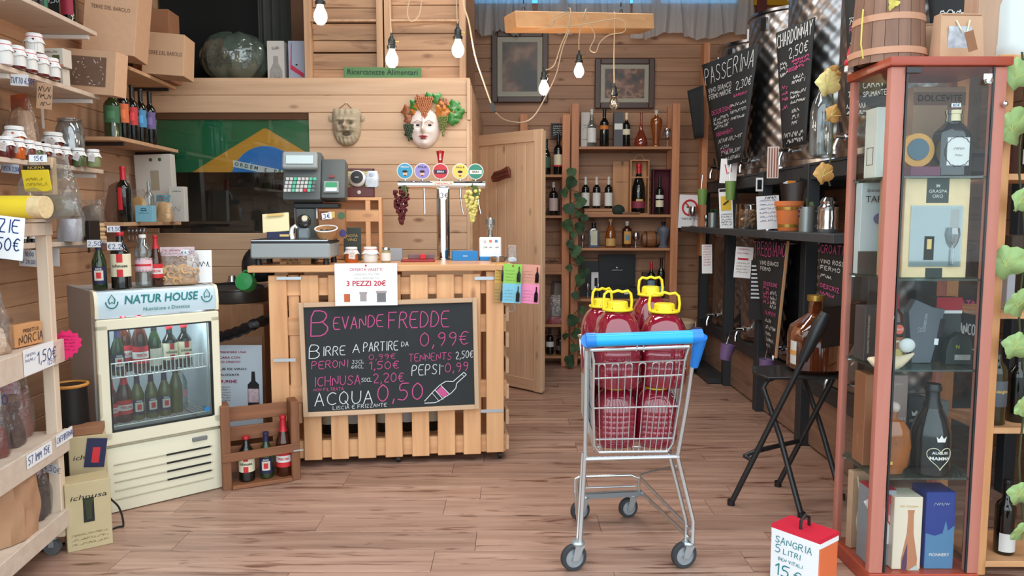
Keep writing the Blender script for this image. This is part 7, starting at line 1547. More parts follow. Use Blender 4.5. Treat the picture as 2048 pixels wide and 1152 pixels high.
t = carton('purple_box','flat purple box under the round orange tin, top level of the cabinet','box',cb_(1826,0,.10),.11,.12,.034,mat('purple_card',(104,50,74),.5)); t = thing('round_tin','round orange and blue printed tin on the flat purple box','tin',cb_(1822,0,.12) + Vector((0,0,.035))); MB().lathe([(0,0),(.062,0),(.062,.03),(0,.03)],28,cap=False).xf(Matrix.Translation((0,.015,.063)) @ Matrix.Rotation(pi/2,4,'X')).build('body',mat('tin_orange',(206,150,70),.5),t); MB().lathe([(0,0),(.04,0),(.04,.002),(0,.002)],24,cap=False).xf(Matrix.Translation((0,-.017,.066)) @ Matrix.Rotation(pi/2,4,'X')).build('disc',mat('tin_blue',(70,100,116),.5),t)
bottle('dark brown bottle at the right of the cabinet top level',cb_(1957,0,.22),'bordeaux',.032,.24,g_brown,foil_k,.8,[(.1,.45,mat('label_tan',(176,130,100),.6),140)])
# level 1
tb = carton('truffle_box','pale blue box printed Speciale TAR with a truffle, second level of the cabinet','box',cb_(1722,1,.27),.11,.05,hz(366,1,.24),mat('pale_blue_box',(206,222,226),.5),rz=.0); hb_ = hz(366,1,.24)
text('Speciale',.018,inkk,tb,(-.01,-.0315,hb_ - .030),shear=.3); text('TAR',.036,inkk,tb,(-.008,-.0315,hb_ - .065)); MB().ball((.02,-.031,hb_ - .14),.028,12,8,(1,.05,.8)).build('truffle_print',mat('truffle_print',(110,112,150),.7),tb); Bx(0,-.0312,.045,.124,.001,.09).build('dark_base',mat('base_dim',(84,80,76),.6),tb)
t = carton('frame_box','kraft box with pale window standing edgeways beside the truffle box','box',cb_(1763,1,.14),.10,.05,hz(360,1,.14),kraft,rz=1.2); Bx(0,-.0255,hz(360,1,.14)*.5,.06,.001,.20).build('window',paper,t)
gb = carton('gold_gift_box','gold gift box with dark label and a window showing a glass','box',cb_(1859,1,.09),cw_px(128,.09),.07,hz(358,1,.09),mat('gold_card',(226,200,156),.45,.15,noise=.12,nscale=25)); gh = hz(358,1,.09); gw = cw_px(128,.09)
Bx(0,-.0358,gh - .045,gw*.34,.001,.09).build('dark_label',mat('black_green_print',(44,54,50),.5),gb); text('IM',.014,mat('silver_print',(200,206,200),.5),gb,(0,-.037,gh - .028),bold=.04); text('GRASPA',.016,mat('silver_print'),gb,(0,-.037,gh - .048),fit=gw*.28); text('ORO',.018,mat('silver_print'),gb,(0,-.037,gh - .066))
Bx(0,-.0358,gh*.42,gw*.78,.001,gh*.60).build('window_back',mat('window_pale',(176,188,190),.4,noise=.15,nscale=20),gb); Bx(gw*.28,-.0362,gh*.52,gw*.14,.001,gh*.34).build('window_wood',mat('window_wood',(160,110,76),.6),gb); Bx(0,-.0385,gh*.42,gw*.80,.002,gh*.62).build('window_film',clear('box_window_film',(226,234,234),.12),gb)
Bx(-gw*.10,-.038,gh*.30,gw*.15,.003,gh*.24).build('bottle_label',mat('label_black_gold',(70,66,52),.5),gb); Bx(-gw*.10,-.0398,gh*.34,gw*.07,.001,gh*.10).build('gold_panel',gold_t,gb); Bx(0,-.0358,.018,gw*.26,.001,.036).build('dark_label',mat('black_green_print'),gb)
for x in (.25,): 
 g_ = MB().lathe([(.003,.0),(.014,.02),(.021,.05),(.017,.075)],16,cap=False).xf(Matrix.Translation((gw*x,-.050,gh*.30))).build('glass_bowl',clear('thin_glass',(235,238,240),.22),gb); MB().lathe([(.016,0),(.003,.004),(.003,.06)],12).xf(Matrix.Translation((gw*x,-.050,gh*.13))).build('glass_stem',clear('thin_glass'),gb)
t = carton('dark_box','dark slim box with a white glass print right of the gold box','box',cb_(1945,1,.18),.06,.05,hz(362,1,.18),mat('box_dark_green',(58,66,62),.5,noise=.3,nscale=18)); text('PM',.022,lab_w,t,(0,-.027,.035)); MB().lathe([(.003,0),(.003,.03),(.010,.045),(.007,.07)],10).xf(Matrix.Diagonal((1,.1,1,1))).xf(Matrix.Translation((0.005,-.027,.06))).build('glass_print',lab_w,t)
# level 2
t = carton('malt_box','charcoal box printed sideways with cream script, third level of the cabinet','box',cb_(1722,2,.22),.10,.09,hz(612,2,.22),mat('box_charcoal',(74,72,74),.5),rz=0); text('SINGLE MALT MOUNTAIN WHISKY',.011,cream,t,(-.035,-.046,hz(612,2,.22)*.5),(0,-pi/2,0),fit=.15); Bx(.03,-.0455,.12,.045,.001,.06).build('window',mat('box_satin',(170,170,164),.4),t); Bx(.03,-.0455,.04,.035,.001,.03).build('emblem',mat('print_brown_gold',(120,90,60),.6),t)
bt = bottle('brandy bottle with round seal and brown label, third level of the cabinet',cb_(1795,2,.08),'spirit',.034,hz(588,2,.08),g_brown,mat('red_wrap',(180,40,44),.4),.80,[(.10,.42,mat('brown_gold_label',(140,90,60),.5),150),(.14,.26,mat('label_olive_gold',(176,160,100),.5),110)],[('APPLE',.012,cream,.36)],name='liquor_bottle'); hh_ = hz(588,2,.08)
MB().lathe([(0,0),(.026,0),(.026,.003),(0,.003)],22).xf(Matrix.Translation((0,-.034,hh_*.53)) @ Matrix.Rotation(pi/2,4,'X')).build('seal',inkk,bt); MB().lathe([(0,0),(.018,0),(.018,.004),(0,.004)],22).xf(Matrix.Translation((0,-.036,hh_*.53)) @ Matrix.Rotation(pi/2,4,'X')).build('seal_inner',mat('seal_red',(206,96,70),.5),bt); text('GRANT',.010,lab_w,bt,(0,-.0425,hh_*.53),fit=.026)
card('tiny white price sticker on the neck of the brandy bottle',cb_(1793,2,.03) + Vector((0,0,hz(636,2,.03))),.022,.012,paper)
t = thing('straw_hat','small cream cloth crescent with a white pad lying before the brandy bottle','ornament',cb_(1792,2,.05)); MB().tube([(-.085 + .017*k,0,.034 - .028*sin(pi*k/10) + .002*k) for k in range(11)],[.006,.016,.024,.029,.031,.030,.027,.022,.016,.010,.004],14).build('crescent',mat('cream_cloth',(214,196,166),.8,noise=.1,nscale=40),t); MB().ball((.055,-.004,.085),.030,16,10,(1.05,.5,.9)).build('pad',mat('pad_white',(206,212,210),.7),t)
t = thing('grey_gift_pack','flared grey gift pack with sideways letters, third level of the cabinet','pack',cb_(1852,2,.16)); gz = hz(612,2,.16); MB().prism([(-.045,0),(.03,0),(.075,gz*.95),(.03,gz*.98),(-.04,gz*1.12),(-.065,gz*.9)],-.02,.02).build('body',mat('pack_slate',(92,98,106),.5),t,bevel=.002); Bx(.062,-.0215,gz*.62,.018,.001,.07,(0,.15,0)).build('side_seal',inkk,t)
text('GORDON',.015,mat('pack_print',(176,182,186),.6),t,(.0,-.022,gz*.72),(0,-pi/2 + .1,0)); scrib([(-.03,-.01,gz*.6,.008),(-.03,.0,gz*.55,.008)],.001,mat('pack_print'),t,(0,-.022,0)); Bx(.045,-.0225,gz*.38,.016,.001,.024,(0,.1,0)).build('price_sticker',paper,t)
t = carton('red_white_box','red topped white carton at the upper right of the third level','box',cb_(1925,2,.22) + Vector((0,0,0)),.10,.07,hz(612,2,.22) + .035,mat('slate_box',(60,66,70),.5)); Bx(0,-.036,hz(612,2,.22) + .012,.10,.001,.05).build('red_panel',mat('panel_red',(176,44,56),.5),t); Bx(0,-.036,hz(612,2,.22) - .02,.10,.001,.012).build('white_strip',paper,t)
t = thing('dome_box','dark dome-shaped pack with green mark, right end of the third level','pack',cb_(1945,2,.12)); MB().prism([(-.05,0),(.05,0),(.05,.07),(.035,.11),(.0,.125),(-.035,.10),(-.05,.06)],-.02,.02).build('body',mat('dome_green',(36,48,46),.5),t,bevel=.003); text('N',.02,mat('lime_print',(170,180,60),.6),t,(-.01,-.022,.07)); Bx(.01,-.021,.03,.06,.001,.02).build('dim_strip',mat('print_pale',(150,148,146),.5),t)
# level 3
t = carton('copper_box','tall copper-brown box with sideways letters, fourth level','box',cb_(1727,3,.20),.095,.095,hz(745,3,.20),mat('copper_card',(168,112,80),.45,.2),rz=0); text('AURIS',.020,gold_t,t,(-.0,-.0485,.09),(0,pi/2,0),bold=.02); 
t['label'] = 'tall copper-brown box lettered sideways standing at the left of the fourth level'; text('BRANDY',.014,gold_t,t,(-.049,-.0,.09),(0,pi/2,-pi/2))
t = carton('rosy_box','pinkish grey box behind the oval amber bottle, fourth level of the cabinet','box',cb_(1800,3,.22),.085,.06,hz(748,3,.22),mat('rosy_card',(168,146,140),.5)); scrib([(-.02,.02,hz(748,3,.22) - .04,.008)],.001,lab_w,t,(0,-.031,0)); text('STEWART',.016,lab_w,t,(0.0,-.0315,hz(748,3,.22)*.5),fit=.075)
t = thing('oval_bottle','flat oval amber liqueur bottle with embossed letters, fourth level of the cabinet','bottle',cb_(1803,3,.07)); oh_ = hz(838,3,.07); ow_ = cw_px(78,.07)
MB().lathe([(.30*ow_,0),(.32*ow_,.012),(.44*ow_,.03),(.5*ow_,oh_*.5),(.44*ow_,oh_*.8),(.28*ow_,oh_*.96),(.1*ow_,oh_),(.1*ow_,oh_ + .03),(.02,oh_ + .03)],32,sy=.42).build('glass',mat('amber_body',(186,110,56),.08,trans=.35,coat=.6),t)
text('EO',.05,mat('emboss',(140,84,50),.3),t,(0,-.046,oh_*.62)); Bx(-.035,-.040,oh_*.24,.036,.002,.012).build('yellow_sticker',mat('sticker_yellow',(226,190,90),.6),t); MB().ball((0,0,oh_ + .045),.022,12,8).build('stopper',mat('stopper_pale',(196,180,172),.5),t)
hbk = bottle('large black heart bottle lettered AUGURI MAMMA, fourth level of the cabinet',cb_(1881,3,.08),'champ',cw_px(38,.08),hz(768,3,.08),mat('matt_black_bottle',(20,26,28),.18,coat=.5),foil_k,.74); hr = cw_px(38,.08); hH = hz(768,3,.08)
hp_ = [(0.9*(16*sin(k*pi/16)**3)/16,(13*cos(k*pi/16) - 5*cos(k*pi/8) - 2*cos(3*k*pi/16) - cos(k*pi/4))/16) for k in range(32)]
MB().tube([(hr*sin(x*.75),-hr*cos(x*.75) - .0015,hH*.23 + z*hH*.135) for x,z in hp_],.0014,5,True).build('heart_line',cream,hbk); text('AUGURI',.014,lab_w,hbk,bend=hr + .002,at=(0,hH*.275),bold=.03,fit=hr*.85); text('MAMMA',.017,lab_w,hbk,bend=hr + .002,at=(0,hH*.215),bold=.03,fit=hr*1.1)
MB().prism([(-.014,0),(.014,0),(.019,.022),(.009,.012),(0,.026),(-.009,.012),(-.019,.022)],-hr - .002,-hr - .001).xf(Matrix.Translation((0,0,hH*.40))).build('crown',lab_w,hbk); Bx(0,-.020,hH*.94,.034,.002,.012).build('price_sticker',paper,hbk)
t = carton('black_pack','slim black pack with white crown behind the heart bottle','pack',cb_(1842,3,.24),.06,.05,hz(790,3,.24),mat('slate_box')); text('STEWART',.014,lab_w,t,(0,-.027,hz(790,3,.24)*.62),fit=.055); MB().prism([(-.016,0),(.016,0),(.02,.02),(.008,.01),(0,.022),(-.008,.01),(-.02,.02)],-.0265,-.026).xf(Matrix.Translation((0,0,hz(790,3,.24)*.70))).build('crown',lab_w,t)
t = carton('barcode_box','dark grey carton with pale corner print right of the heart bottle','box',cb_(1940,3,.25),.09,.05,hz(800,3,.25),mat('grey_slate_card',(104,108,106),.5)); text('GRATI',.016,lab_w,t,(0,-.0265,.10),fit=.07)
# bottom
bt_y = lambda py,dy: Z_(py,CY0 + dy) - .061
t = carton('champagne_box','silver box with red bottle curve at the left of the cabinet bottom','box',cb_(1757,4,.12) ,.10,.10,bt_y(972,.12),mat('silver_blue_card',(150,162,172),.4,.2),rz=0); zz = bt_y(972,.12); Bx(0,0,zz + .0012,.10,.10,.002).build('red_lid',mat('lid_red',(190,34,60),.45),t); MB().tube([(.02,-.0515,zz*.95),(.02,-.0515,zz*.60),(.045,-.0515,zz*.45),(.05,-.0515,.15)],.003,5).build('bottle_curve',mat('curve_red',(200,50,60),.5),t); MB().bar((-.05,-.0515,.30),(.048,-.0515,.25),.002,.03,(0,0,1)).build('red_sash',lab_r,t); MB().bar((-.05,-.0512,.27),(.048,-.0512,.10),.001,.06,(0,0,1)).build('white_sash',paper,t)
t = carton('champagne_box','cream box with rosy bottle picture in the cabinet bottom','box',cb_(1828,4,.09),.108,.105,bt_y(985,.09),mat('cream_card',(236,218,196),.5)); zz = bt_y(985,.09)
sh_ = [(-.028,0),(.028,0),(.030,.12),(.012,.22),(.010,.29),(.013,.31),(-.013,.31),(-.010,.29),(-.012,.22),(-.030,.12)]; MB().prism([(x + .01,z + zz - .36) for x,z in sh_],-.0545,-.053).build('bottle_print',mat('rose_print',(196,130,96),.4),t); MB().prism([(-.02,0),(-.004,0),(.002,.10),(.0,.18),(-.018,.11)],-.0555,-.0548).xf(Matrix.Translation((.0,0,zz - .36))).build('print_shade',mat('plum_print',(90,60,90),.5),t); text('Vin Toscano',.014,gold_t,t,(0,-.0545,zz - .035),shear=.3); MB().bar((-.035,-.0562,zz - .34),(.045,-.0562,zz - .28),.001,.035,(0,0,1)).build('print_band',mat('silver_print'),t)
t = carton('champagne_box','deep blue box with pale castle silhouette, right of the cabinet bottom','box',cb_(1893,4,.10),.112,.11,bt_y(975,.10),mat('royal_blue_card',(34,60,138),.4)); zz = bt_y(975,.10); scrib([(-.03,.03,zz - .05,.010)],.0012,mat('silver_print'),t,(0,-.0565,0)); MB().prism([(-.054,0),(.054,0),(.054,zz - .13),(.03,zz - .15),(.02,zz - .11),(.01,zz - .16),(-.02,zz - .17),(-.054,zz - .16)],-.0562,-.0555).build('skyline_print',mat('sky_print',(84,130,170),.5),t); text('PIONNERY',.016,lab_w,t,(0,-.0575,zz - .245),bold=.02)
t = thing('kraft_bag','flat kraft paper bag with cord handles at the left of the cabinet bottom','bag',cb_(1690,4,.25),rz=.25); Bx(0,0,.16,.11,.03,.32).build('paper',kraft,t,bevel=.002); [MB().tube([(x,-.018,.30),(x + .01,-.028,.2),(x - .004,-.026,.12),(x + .012,-.02,.05)],.003,5).build('cord',cream,t) for x in (-.035,.03)]

# ---- on the cabinet
zt3 = cz1 + .001
t = thing('wooden_bucket','tall wooden bucket with pale hoops on top of the glass cabinet','bucket',(X_(1774,110,2.95),2.95,zt3)); oak = wood('bucket_wood',(150,112,92),(120,86,68),'Z',knots=0,vary=.06)
stv = 18
for k in range(stv):
 a0 = 2*pi*k/stv; sm = MB().lathe([(.135,0),(.128,.10),(.118,.26),(.106,.26),(.12,.02)],3,cap=False,a0=a0 + .006,a1=a0 + 2*pi/stv - .006); sm.build('stave',oak,t,fix=True)
MB().lathe([(.1,.012),(0,.012)],20,cap=False).build('bottom',oak,t)
for z,r in ((.028,.137),(.15,.1275)): MB().lathe([(r - .004,z),(r,z),(r - .002,z + .024),(r - .006,z + .024)],30,cap=False).build('hoop',mat('hoop_pale',(196,146,116),.6),t)
MB().tube([(-.12,-.05,.20),(-.14,-.09,.14),(-.15,-.11,.06),(-.14,-.11,.01)],.003,5).build('straw',mat('straw_yellow',(206,190,90),.7),t); obj('leaf_sprig',leaf_mb(.05,.06,3,.2,.5,3).mesh('leaf_sprig',mat('straw_yellow')),t,(-.05,-.13,.20),(0,.5,0))
t2 = thing('bottle_in_bucket','dark cap rising behind the wooden bucket rim','cap',(X_(1748,20,3.02) ,2.93,zt3 + .015)); MB().cyl((0,0,0),(0,0,.26),.028,n=18).build('neck',mat('dusk_glass',(60,68,74),.2),t2); MB().cyl((0,0,.26),(0,0,.30),.031,n=18).build('lid',foil_k,t2)
t = thing('gnome_figurine','tiny red-capped figurine on the left corner of the cabinet top','figurine',(X_(1698,140,3.04),3.04,zt3)); MB().lathe([(0,0),(.018,0),(.017,.02),(.0,.03)],14,cap=False).build('base',white,t); MB().ball((0,0,.035),.019,12,8,(1,1,.9)).build('coat',mat('coat_red',(200,30,60),.5),t); MB().ball((0,-.004,.056),.011,10,8).build('head',mat('print_skin',(226,180,150),.6),t); MB().lathe([(.012,.06),(.007,.08),(.001,.10)],12).build('cap',mat('coat_red'),t)
def pbag(label,px,Y,w,h,rz,pic): 
 t = thing('paper_gift_bag',label,'bag',(X_(px,110,Y),Y,zt3),rz); MB().add([(-w/2,-.035,0),(w/2,-.035,0),(w/2,.035,0),(-w/2,.035,0),(-w/2 + .006,-.022,h),(w/2 - .006,-.022,h),(w/2 - .006,.022,h),(-w/2 + .006,.022,h)],[(0,1,5,4),(1,2,6,5),(2,3,7,6),(3,0,4,7),(3,2,1,0)]).build('paper',kraft,t,smooth=False)
 MB().tube([(-w*.14,-.028,h*.84),(-w*.06,-.04,h*.62),(w*.05,-.042,h*.5),(w*.14,-.035,h*.84)],.003,6).build('cord_handle',cream,t); Bx(0,.0,h - .006,w*.9,.046,.004).build('rim',kraft_d,t)
 if pic: q_ = Bx(-.01,-.0325,h*.46,w*.52,.001,h*.5,(.035,0,0)).build('picture',mat('picture_blue',(186,190,204),.6,noise=.8,nscale=34),t)
 return t
pbag('kraft gift bag with blue bird-like picture on the cabinet top',1912,2.84,.165,.165,.05,True); pbag('plain kraft gift bag behind the pictured one on the cabinet top',1868,2.94,.14,.155,-.1,False)
t = thing('kraft_tag','kraft tag hanging over the front edge of the cabinet top','tag',P(1942,82,2.735),rot=(0,-.3,.1)); Bx(0,0,0,.034,.002,.07).build('tag',kraft_d,t)
t = carton('wooden_wine_case','tall light wooden case standing behind the kraft bags','case',(X_(1963,60,3.03),3.02,zt3),.10,.10,.30,wood('case_pine',(196,160,134),(176,138,112),'Z',knots=0,vary=0))

# ============================================================ RIGHT-HAND SHELVING
RY = 2.98; rx0 = X_(1984,435,2.86); rs = thing('pine_shelving','honey pine shelving of wine bottles at the right edge, behind the cabinet','shelving',(rx0,2.86,0)); hp2 = wood('honey_pine',(232,172,118),(212,148,96),'Z',knots=.5,vary=.04); hp3 = wood('honey_pine_level',(232,180,132),(212,156,108),'X',knots=.3,vary=.04)
Bx(.03,.02,Z_(108,2.86)/2,.058,.03,Z_(108,2.86)).build('upright',hp2,rs,bevel=.003); Bx(.03,.30,Z_(108,2.86)/2,.058,.03,Z_(108,2.86)).build('upright',hp2,rs,bevel=.003); Bx(.62,.30,1.0,.05,.03,2.0).build('upright',hp2,rs,bevel=.003); Bx(.62,.02,1.0,.05,.03,2.0).build('upright',hp2,rs,bevel=.003)
rz_ = [Z_(y,2.86) for y in (347,626,857,1125)]
for z in rz_ + [Z_(108,2.86) - .0]: Bx(.32,.16,z - .012,.58,.30,.024).build('shelf',hp3,rs,bevel=.002)
def rsp(px,i,Y=2.95): return Vector((X_(px,500,Y),Y,rz_[i] + .001))
bottle('dark bottle with white label on the top right-hand shelf',rsp(2050,0,2.93),'bordeaux',.037,.31,g_dark,foil_k,.78,[(.12,.30,lab_w,150)])
bottle('olive bottle with grey label and gold script beside the cabinet',rsp(2009,2,2.93),'bordeaux',.037,Z_(678,2.93) - rz_[2],mat('olive_dark_glass',(50,48,28),.08,coat=.5),foil_k,.82,[(.22,.52,mat('slate_label',(92,98,106),.6),150)],[('Falanghina',.018,gold_t,.40,.058)])
bottle('dark bottle with plain white label on the lowest right-hand shelf',rsp(1979,3,2.93),'burgundy',.036,Z_(936,2.93) - rz_[3],g_dark,foil_w,.93,[(.10,.38,lab_w,150)],[('TREBBIO',.010,inkk,.24,.04)])
bottle('dark bottle behind green leaves on the lowest right-hand shelf',rsp(2044,3,2.95),'bordeaux',.038,.30,g_dark,foil_k,.8,[(.05,.30,lab_w,120)]); bottle('dark bottle behind the green leaf on the third right-hand shelf',rsp(2052,2,2.97),'bordeaux',.038,.30,g_dark,foil_k,.8)
t = carton('dark_box','dark box with pale window on the second right-hand shelf','box',rsp(2030,1,3.0),.11,.10,.24,mat('grey_white_box',(176,178,186),.5)); Bx(.005,-.051,.13,.06,.001,.17).build('window',g_dark,t)
bottle('dark brown bottle behind the box on the second right-hand shelf',rsp(2008,1,3.08),'spirit',.034,.28,g_brown,foil_k,.8); t = carton('brown_box','dark red-brown box on the top right-hand shelf','box',rsp(2024,0,3.08),.10,.08,.21,mat('redbrown_box',(96,56,46),.6))
t = carton('wicker_tray','dark woven tray on the second right-hand shelf above the box','tray',rsp(2030,1,3.0) + Vector((0,0,.241)),.12,.14,.05,mat('dark_wicker',(70,58,48),.7,noise=.4,nscale=90))
t = thing('white_canister','large white plastic canister cut by the right edge on the shelving top','canister',(X_(2040,60,2.98) + .03,2.99,Z_(108,2.86) + .001)); MB().lathe([(.12,0),(.125,.01),(.125,.05),(.122,.055),(.120,.20),(.10,.25),(.05,.27),(0,.27)],30,cap=False).build('body',mat('canister_white',(206,216,216),.4),t)
garland('green artificial vine leaf garland trailing down the right-hand shelving',[(px,py,w*1.05,vg,rt) for px,py,w,rt in ((2034,148,62,(.1,.3,0)),(2022,252,78,(.2,-.4,.2)),(2040,400,50,(.1,.6,.3)),(2014,522,72,(.2,.2,-.2)),(2034,604,64,(.3,-.3,.1)),(2032,690,60,(.2,.5,0)),(2044,812,46,(.1,-.3,.2)),(2040,985,56,(.2,.4,0)),(2036,1062,44,(.3,-.5,.1)))],2.80,vg,[(2044 + 6*sin(k),104 + 48*k,2.83) for k in range(21)])

# ============================================================ SANGRIA BOX, STOOL AND GIANT BOTTLE
sY = 2.72; t = thing('sangria_box','red and white boxed wine with hand-written SANGRIA 5 LITRI sheet','box',(X_(1612,1050,sY + .08),sY + .09,0),.0,rot=(0,0,-.90)); sw2,sd2,shh = .20,.13,Z_(1062,sY + .06)
Bx(0,0,shh/2,sw2,sd2,shh).build('carton',mat('box_orange',(226,116,70),.5),t,bevel=.003); Bx(0,0,shh + .001,sw2,sd2,.003).build('red_lid',mat('lid_scarlet',(212,34,60),.5),t); Bx(0,0,shh - .022,sw2 + .002,sd2 + .002,.022).build('white_band',paper,t); Bx(0,0,shh - .006,sw2 + .003,sd2 + .003,.014).build('red_band',mat('lid_scarlet'),t)
MB().tube([(.0,-.03,shh),(.0,-.028,shh + .035),(.0,.0,shh + .05),(.0,.028,shh + .035),(.0,.03,shh)],.006,8).build('handle',black,t)
sgn = Bx(0,-sd2/2 - .003,shh - .125,sw2*.98,.002,.22).build('paper_sheet',paper,t); tl = mat('teal_marker',(40,130,140),.8)
hand([('SANGRIA',-.080,shh - .062,.026,.003,-.02,1,.15),('5',-.080,shh - .102,.032,.0034,0,1,.022),('LITRI',-.045,shh - .100,.020,.0028,0,1,.07),('BEN VITALI',-.065,shh - .130,.012,.002,0,1,.10),('15',-.080,shh - .19,.045,.005,0,1,.06),('€',.0,shh - .19,.04,.004,0,1,.03)],tl,t,(0,-sd2/2 - .0055,0))
# stool
f1 = P(1462,1010,YF(1010)); f2 = P(1603,1036,YF(1036)); f1.z = f2.z = .008
st = thing('folding_stool','black folding high chair with crossed tubular legs holding the giant bottle','chair',(0,0,0)); o_ = Vector((1.35,3.6,0)); st.location = o_
SZ = .70; blk2 = mat('stool_black',(28,30,33),.42,coat=.2)
off = Vector((.32,.26,0))           # from the near side frame to the far one
a1 = f1; a2 = P(1650,632,3.42); b1 = P(1527,752,3.72); b2 = f2
def T(pts,r=.0135,nm='leg'): MB().tube([Vector(p) - o_ for p in pts],r,12).build(nm,blk2,st)
T([a1,a1.lerp(a2,.5),a2]); a2f = a2 + off; a1f = a1 + off; T([a1f,a1f.lerp(a2f,.5),a2f])
T([b2,b2.lerp(b1,.55),b1 + Vector((-.0,0,-.06)),b1 + Vector((.02,0,-.02)),b1 + Vector((.07,.02,-.008))]); b2f = b2 + off*.9; b1f = b1 + off*.9; T([b2f,b2f.lerp(b1f,.55),b1f + Vector((0,0,-.05)),b1f + Vector((.05,0,-.012))])
m1 = a1.lerp(a2,.24); m2 = a1f.lerp(a2f,.24); T([m1,m1 + Vector((-.03,.02,.02)),m1.lerp(m2,.1) + Vector((-.01,0,.04)),m2 + Vector((0,0,.02)),m2],.012,'stretcher')
for p in (a1,a1f,b2,b2f): MB().cyl(p - o_ + Vector((0,0,-.008)),p - o_ + Vector((0,0,.02)),.018,n=12).build('rubber_foot',black,st)
sc_ = (b1 + b1f + b1 + b1f)/4 + Vector((.17,-.02,0)); seat_c = Vector((X_(1600,748,3.72),3.80,b1.z + .004))
MB().tube([a2.lerp(a1,.22) - o_ + Vector((-.008,-.012,0)),a2.lerp(a1,.05) - o_ + Vector((-.006,-.014,.01)),a2 - o_ + Vector((-.0,-.01,.015))],[.022,.034,.024],12).build('backrest_pad',blk2,st)
MB().prism([(-.20,-.14),(.18,-.17),(.22,.0),(.18,.16),(-.16,.15),(-.22,.0)],-.006,.006,'XY').xf(Matrix.Translation(seat_c - o_) @ Matrix.Rotation(.1,4,'Z')).build('seat',blk2,st,bevel=.003)
br = a2.lerp(a2f,.5); MB().grid(12,8,lambda u_,v: (a2 - o_) + (a2f - a2)*u_ + Vector((-.012 + .03*sin(pi*u_),.0,-.15 + .19*v)) + (a1 - a2).normalized()*0).build('backrest',blk2,st); 
o = st.children[-1]; md = o.modifiers.new('thick','SOLIDIFY'); md.thickness = .025
gbz = seat_c.z + .007; gY = 3.80; t = thing('giant_bottle','giant amber spirits bottle with white and orange label on the folding chair','bottle',(X_(1628,700,gY),gY,gbz)); gh_ = Z_(590,gY) - gbz; gr = .125
MB().lathe([(0,0),(gr*.8,0),(gr,.02),(gr,gh_*.48),(gr*.92,gh_*.58),(gr*.5,gh_*.70),(gr*.26,gh_*.76),(gr*.24,gh_*.92),(gr*.3,gh_*.93)],32,cap=False,sq=.35).build('glass',mat('whisky_glass',(112,54,26),.06,trans=.45,coat=.6),t)
MB().lathe([(gr*.30,gh_*.92),(gr*.33,gh_*.93),(gr*.33,gh_),(0,gh_ + .004)],20,cap=False).build('cap',foil_g,t); MB().grid(8,3,lambda u_,v: (-(gr + .0035)*cos(-.1 + .75*u_ - .3),-(gr + .0035)*sin(.45 + .75*u_ - .5),gh_*(.12 + .30*v))).build('label',lab_w,t); MB().grid(8,2,lambda u_,v: (-(gr + .0045)*cos(-.1 + .75*u_ - .3),-(gr + .0045)*sin(.45 + .75*u_ - .5),gh_*(.24 + .06*v))).build('label_band',mat('orange_band_w',(226,166,90),.6),t)
# ============================================================ SHOPPING TROLLEY
nl = P(1147,1140,YF(1140)); nr = P(1367,1135,YF(1135)); bl_ = P(1160,1040,YF(1040)); br_ = P(1256,1034,YF(1034))
for p in (nl,nr,bl_,br_): p.z = 0
tr0 = (nl + nr)/2; ax = (nr - nl).normalized(); cwd = (nr - nl).length
cart = thing('shopping_trolley','small wire shopping trolley with blue handle','trolley',tr0)
chm = mat('bright_zinc',(206,210,212),.25,.9)
def lp(px,py,Y): return P(px,py,Y) - tr0
def ct(pts,r=.008,nm='tube',m=None,n=10): return MB().tube(pts,r,n).build(nm,m or chm,cart)
# near uprights: caster top -> bend -> basket rail -> handle
yn = nl.y
UL = [lp(1160,1086,yn),lp(1163,1040,yn + .01),lp(1170,912,yn + .02),lp(1173,700,yn - .02),lp(1177,684,yn - .08)]
UR = [lp(1385,1086,yn),lp(1386,1042,yn + .01),lp(1355,912,yn + .02),lp(1375,800,yn - .0),lp(1390,690,yn - .04),lp(1393,678,yn - .08)]
ct(UL,.009,'side_frame'); ct(UR,.009,'side_frame')
ct([lp(1372,1086,yn + .03),lp(1373,1045,yn + .04),lp(1338,905,yn + .06)],.008,'side_frame'); ct([lp(1155,1086,yn + .03),lp(1158,1040,yn + .05),lp(1166,905,yn + .06)],.008,'side_frame')
ct([lp(1168,918,yn + .02),lp(1358,913,yn + .02)],.009,'cross_bar')
# lower chassis
fl_ = lp(1156,1000,bl_.y); frr = lp(1281,992,br_.y)
for a_,b_,c_ in ((lp(1160,1075,yn),lp(1154,958,bl_.y),'l'),(lp(1383,1062,yn),lp(1280,955,br_.y),'r')): ct([a_,b_],.007,'chassis_rail')
ct([lp(1383,1080,yn),lp(1283,985,br_.y)],.008,'chassis_rail'); ct([lp(1162,1085,yn),lp(1150,985,bl_.y)],.008,'chassis_rail')
ct([lp(1150,958,bl_.y),lp(1160,953,bl_.y),lp(1262,950,br_.y),lp(1278,957,br_.y),lp(1278,988,br_.y)],.006,'front_loop'); ct([lp(1150,958,bl_.y),lp(1150,992,bl_.y)],.006,'front_loop'); ct([lp(1155,976,bl_.y),lp(1270,972,br_.y)],.005,'front_loop')
MB().bar(lp(1150,992,bl_.y),lp(1285,986,br_.y),.03,.022).build('front_bar',mat('dull_zinc',(140,146,150),.5,.6),cart)
ct([lp(1280,950,br_.y - .02),lp(1300,943,br_.y - .1),lp(1352,932,yn + .1)],.004,'brace',mat('dull_zinc'))
